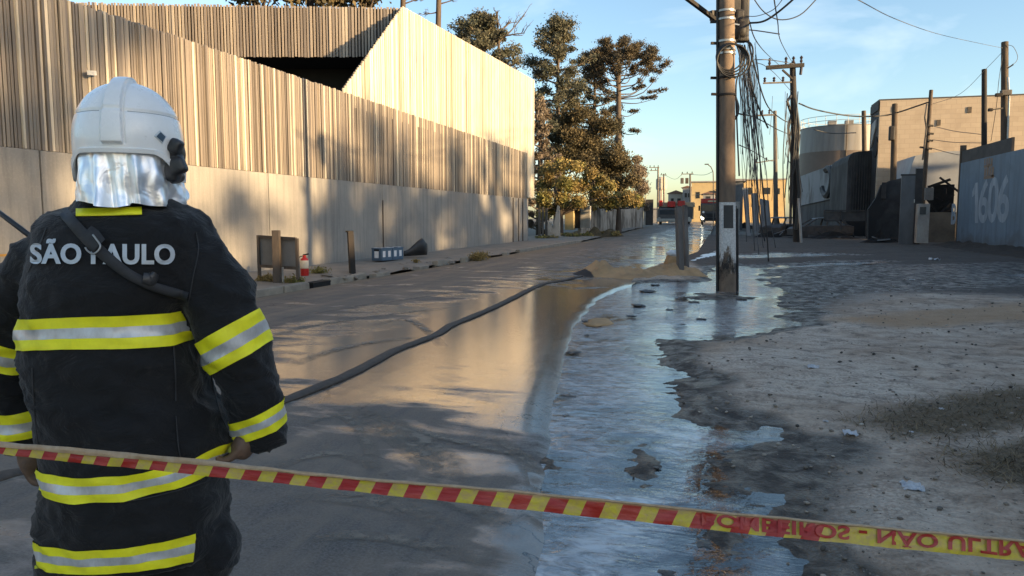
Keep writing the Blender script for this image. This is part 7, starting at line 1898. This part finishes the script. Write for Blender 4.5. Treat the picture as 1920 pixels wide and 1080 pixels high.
# litter
m_paper = M('crumpled_paper', (.55, .56, .57), (.36, .36, .37), 30, .6, bump=.5)
def litter(u, v, px, lab, seed):
    p_ = P(u, v); p_.z = np_ground_h(p_.x, p_.y) + .008; s_ = .8 * px * Vector((p_.x, p_.y, 0)).length / F_PX; rows = []
    for i in range(7): rows.append([p_ + Vector(((i / 6 - .5) * s_ * (1 + .3 * noise.noise(Vector((j, seed, 0)))), (j / 6 - .5) * s_ * 1.1 * (1 + .3 * noise.noise(Vector((i, seed, 4)))), abs(noise.noise(Vector((i * .6 + seed * 5, j * .6, 1)))) * s_ * .45)) for j in range(7)])
    m = MB().grid(rows); rows2 = [[q - Vector((0, 0, .004)) for q in r_] for r_ in rows]; m.grid(rows2); tag(m.build('litter', m_paper, fix=False), lab, 'litter')
for k, (u, v, px, lab) in enumerate(((1709, 937, 40, 'largest white crumpled scrap of litter on the dark mud'), (1594, 828, 28, 'second white scrap of litter beyond the dark stones'), (1708, 655 + 170, 8, 'tiny pale scrap in the brown dead grass'), (1524, 704, 22, 'thin white scrap lying on the grey gravel'), (1548, 804, 9, 'tiny white scrap at the tip of the wet mud'), (1764, 787, 8, 'tiny white bit in the middle of the dead grass'), (1710, 533, 9, 'tiny white scrap on the far dark verge'), (1752, 491, 18, 'white scrap in front of the blue wall'))): litter(u, v, px, lab, k)
# scraps floating / thin ice-like foam slick by the puddle edge
# streaks of mud dragged over the road by wheels and boots
m_streak, nt, b = new_mat('mud_streaks'); n = N(nt)
p = n.pos(); uvn = n.n.new('ShaderNodeUVMap').outputs[0]; sx = n.n.new('ShaderNodeSeparateXYZ'); n.l.new(uvn, sx.inputs[0])
edge = n.math('MULTIPLY', n.math('MULTIPLY', sx.outputs[1], n.math('SUBTRACT', 1.0, sx.outputs[1])), 4.0)
ends = n.math('MULTIPLY', n.math('MULTIPLY', sx.outputs[0], n.math('SUBTRACT', 1.0, sx.outputs[0])), 4.0)
a_ = n.math('MULTIPLY', n.math('MULTIPLY', edge, ends), n.ramp(n.noise(p, 9, 6, .75), [(.36, 0), (.58, 1)]), True)
n.set(b, 'Base Color', n.mix(n.noise(p, 20, 4), (.17, .145, .115), (.31, .26, .205))); b.inputs['Roughness'].default_value = .85
tr_n = n.n.new('ShaderNodeBsdfTransparent'); ms = n.n.new('ShaderNodeMixShader'); out = [q for q in nt.nodes if q.type == 'OUTPUT_MATERIAL'][0]
n.l.new(n.math('MULTIPLY', a_, .95), ms.inputs[0]); n.l.new(tr_n.outputs[0], ms.inputs[1]); n.l.new(b.outputs[0], ms.inputs[2]); n.l.new(ms.outputs[0], out.inputs[0])
rbv = BVHTree.FromPolygons([tuple(v.co + road.location) for v in road.data.vertices], [tuple(p_.vertices) for p_ in road.data.polygons])
def on_road(x, y):
    h_ = rbv.ray_cast(Vector((x, y, 3)), Vector((0, 0, -1)))[0]; return Vector((x, y, (h_.z if h_ is not None else .03) + .004))
mr = random.Random(12)
ST = [[(610, 768), (700, 800), (780, 850), (830, 905)], [(640, 768), (730, 802), (810, 855), (850, 900)], [(660, 762), (750, 796), (835, 850), (880, 910)], [(560, 800), (640, 780), (690, 830), (700, 900)], [(690, 770), (800, 810), (930, 840), (1010, 850)], [(880, 800), (950, 830), (1000, 880), (1010, 950)],
      [(470, 900), (560, 860), (640, 850), (720, 880)], [(520, 940), (640, 930), (760, 950), (860, 1000)], [(700, 930), (800, 925), (900, 950), (980, 1000)], [(540, 690), (620, 660), (720, 640), (800, 632)], [(480, 640), (600, 610), (740, 590), (860, 575)], [(520, 600), (640, 580), (780, 560), (900, 540)], [(560, 1010), (680, 1000), (820, 1020), (940, 1060)], [(700, 610), (760, 600), (800, 620), (830, 650)]]
for k, px in enumerate(ST):
    sp = spline([P(u, v, .05) for u, v in px], 8); rows = []; uvs = []; w = mr.uniform(.05, .13)
    lay = .0012 * (k % 5)
    for i, q in enumerate(sp):
        t_ = (sp[min(i + 1, len(sp) - 1)] - sp[max(i - 1, 0)]); t_.z = 0; t_.normalize(); s_ = Vector((-t_.y, t_.x, 0))
        rows.append([on_road(q.x + s_.x * w * e_, q.y + s_.y * w * e_) + Vector((0, 0, lay)) for e_ in (-1, -.5, 0, .5, 1)]); uvs.append([(i / (len(sp) - 1), j / 4) for j in range(5)])
    o = MB().grid(rows).build('mud_streak', m_streak, road, fix=False); ul = o.data.uv_layers.new(name='UVMap'); flat_ = [q for r_ in uvs for q in r_]
    for lp in o.data.loops: ul.data[lp.index].uv = flat_[lp.vertex_index]
# ================================================================== FIRE HOSE
m_hose = M('canvas_hose', (.095, .076, .06), (.05, .041, .034), 14, .85, bump=.5, bscale=90, bdist=.004)
hp = [(-140, 945), (0, 890), (90, 872), (260, 838), (420, 792), (520, 752), (560, 738), (640, 706), (700, 676), (740, 655), (780, 640), (820, 624), (845, 608), (875, 596), (920, 577), (960, 558), (990, 543), (1020, 531), (1060, 524), (1090, 516)]
pts = [P(u, v, .075) for u, v in hp]
pts = spline(pts, 5); rad = []
hm = MB(); k0 = 0; rows = []
for i, p_ in enumerate(pts):
    t_ = (pts[min(i + 1, len(pts) - 1)] - pts[max(i - 1, 0)]); t_.z = 0; t_.normalize(); s_ = Vector((-t_.y, t_.x, 0))
    w = .066 * (1 + .16 * math.sin(i * .9) * noise.noise(Vector((i * .31, 0, 0))) * 2); fl = .72 + .22 * noise.noise(Vector((i * .17, 4, 0)))
    rows.append([Vector((p_.x, p_.y, .040 + .022 * fl)) + s_ * (w * math.cos(a_)) + Vector((0, 0, w * .42 * fl * math.sin(a_) + w * .12)) for a_ in [2 * math.pi * k / 12 for k in range(12)]])
tag(hm.rings(rows).build('fire_hose', m_hose, smooth=True), 'dark canvas fire hose lying diagonally across the wet road', 'hose')
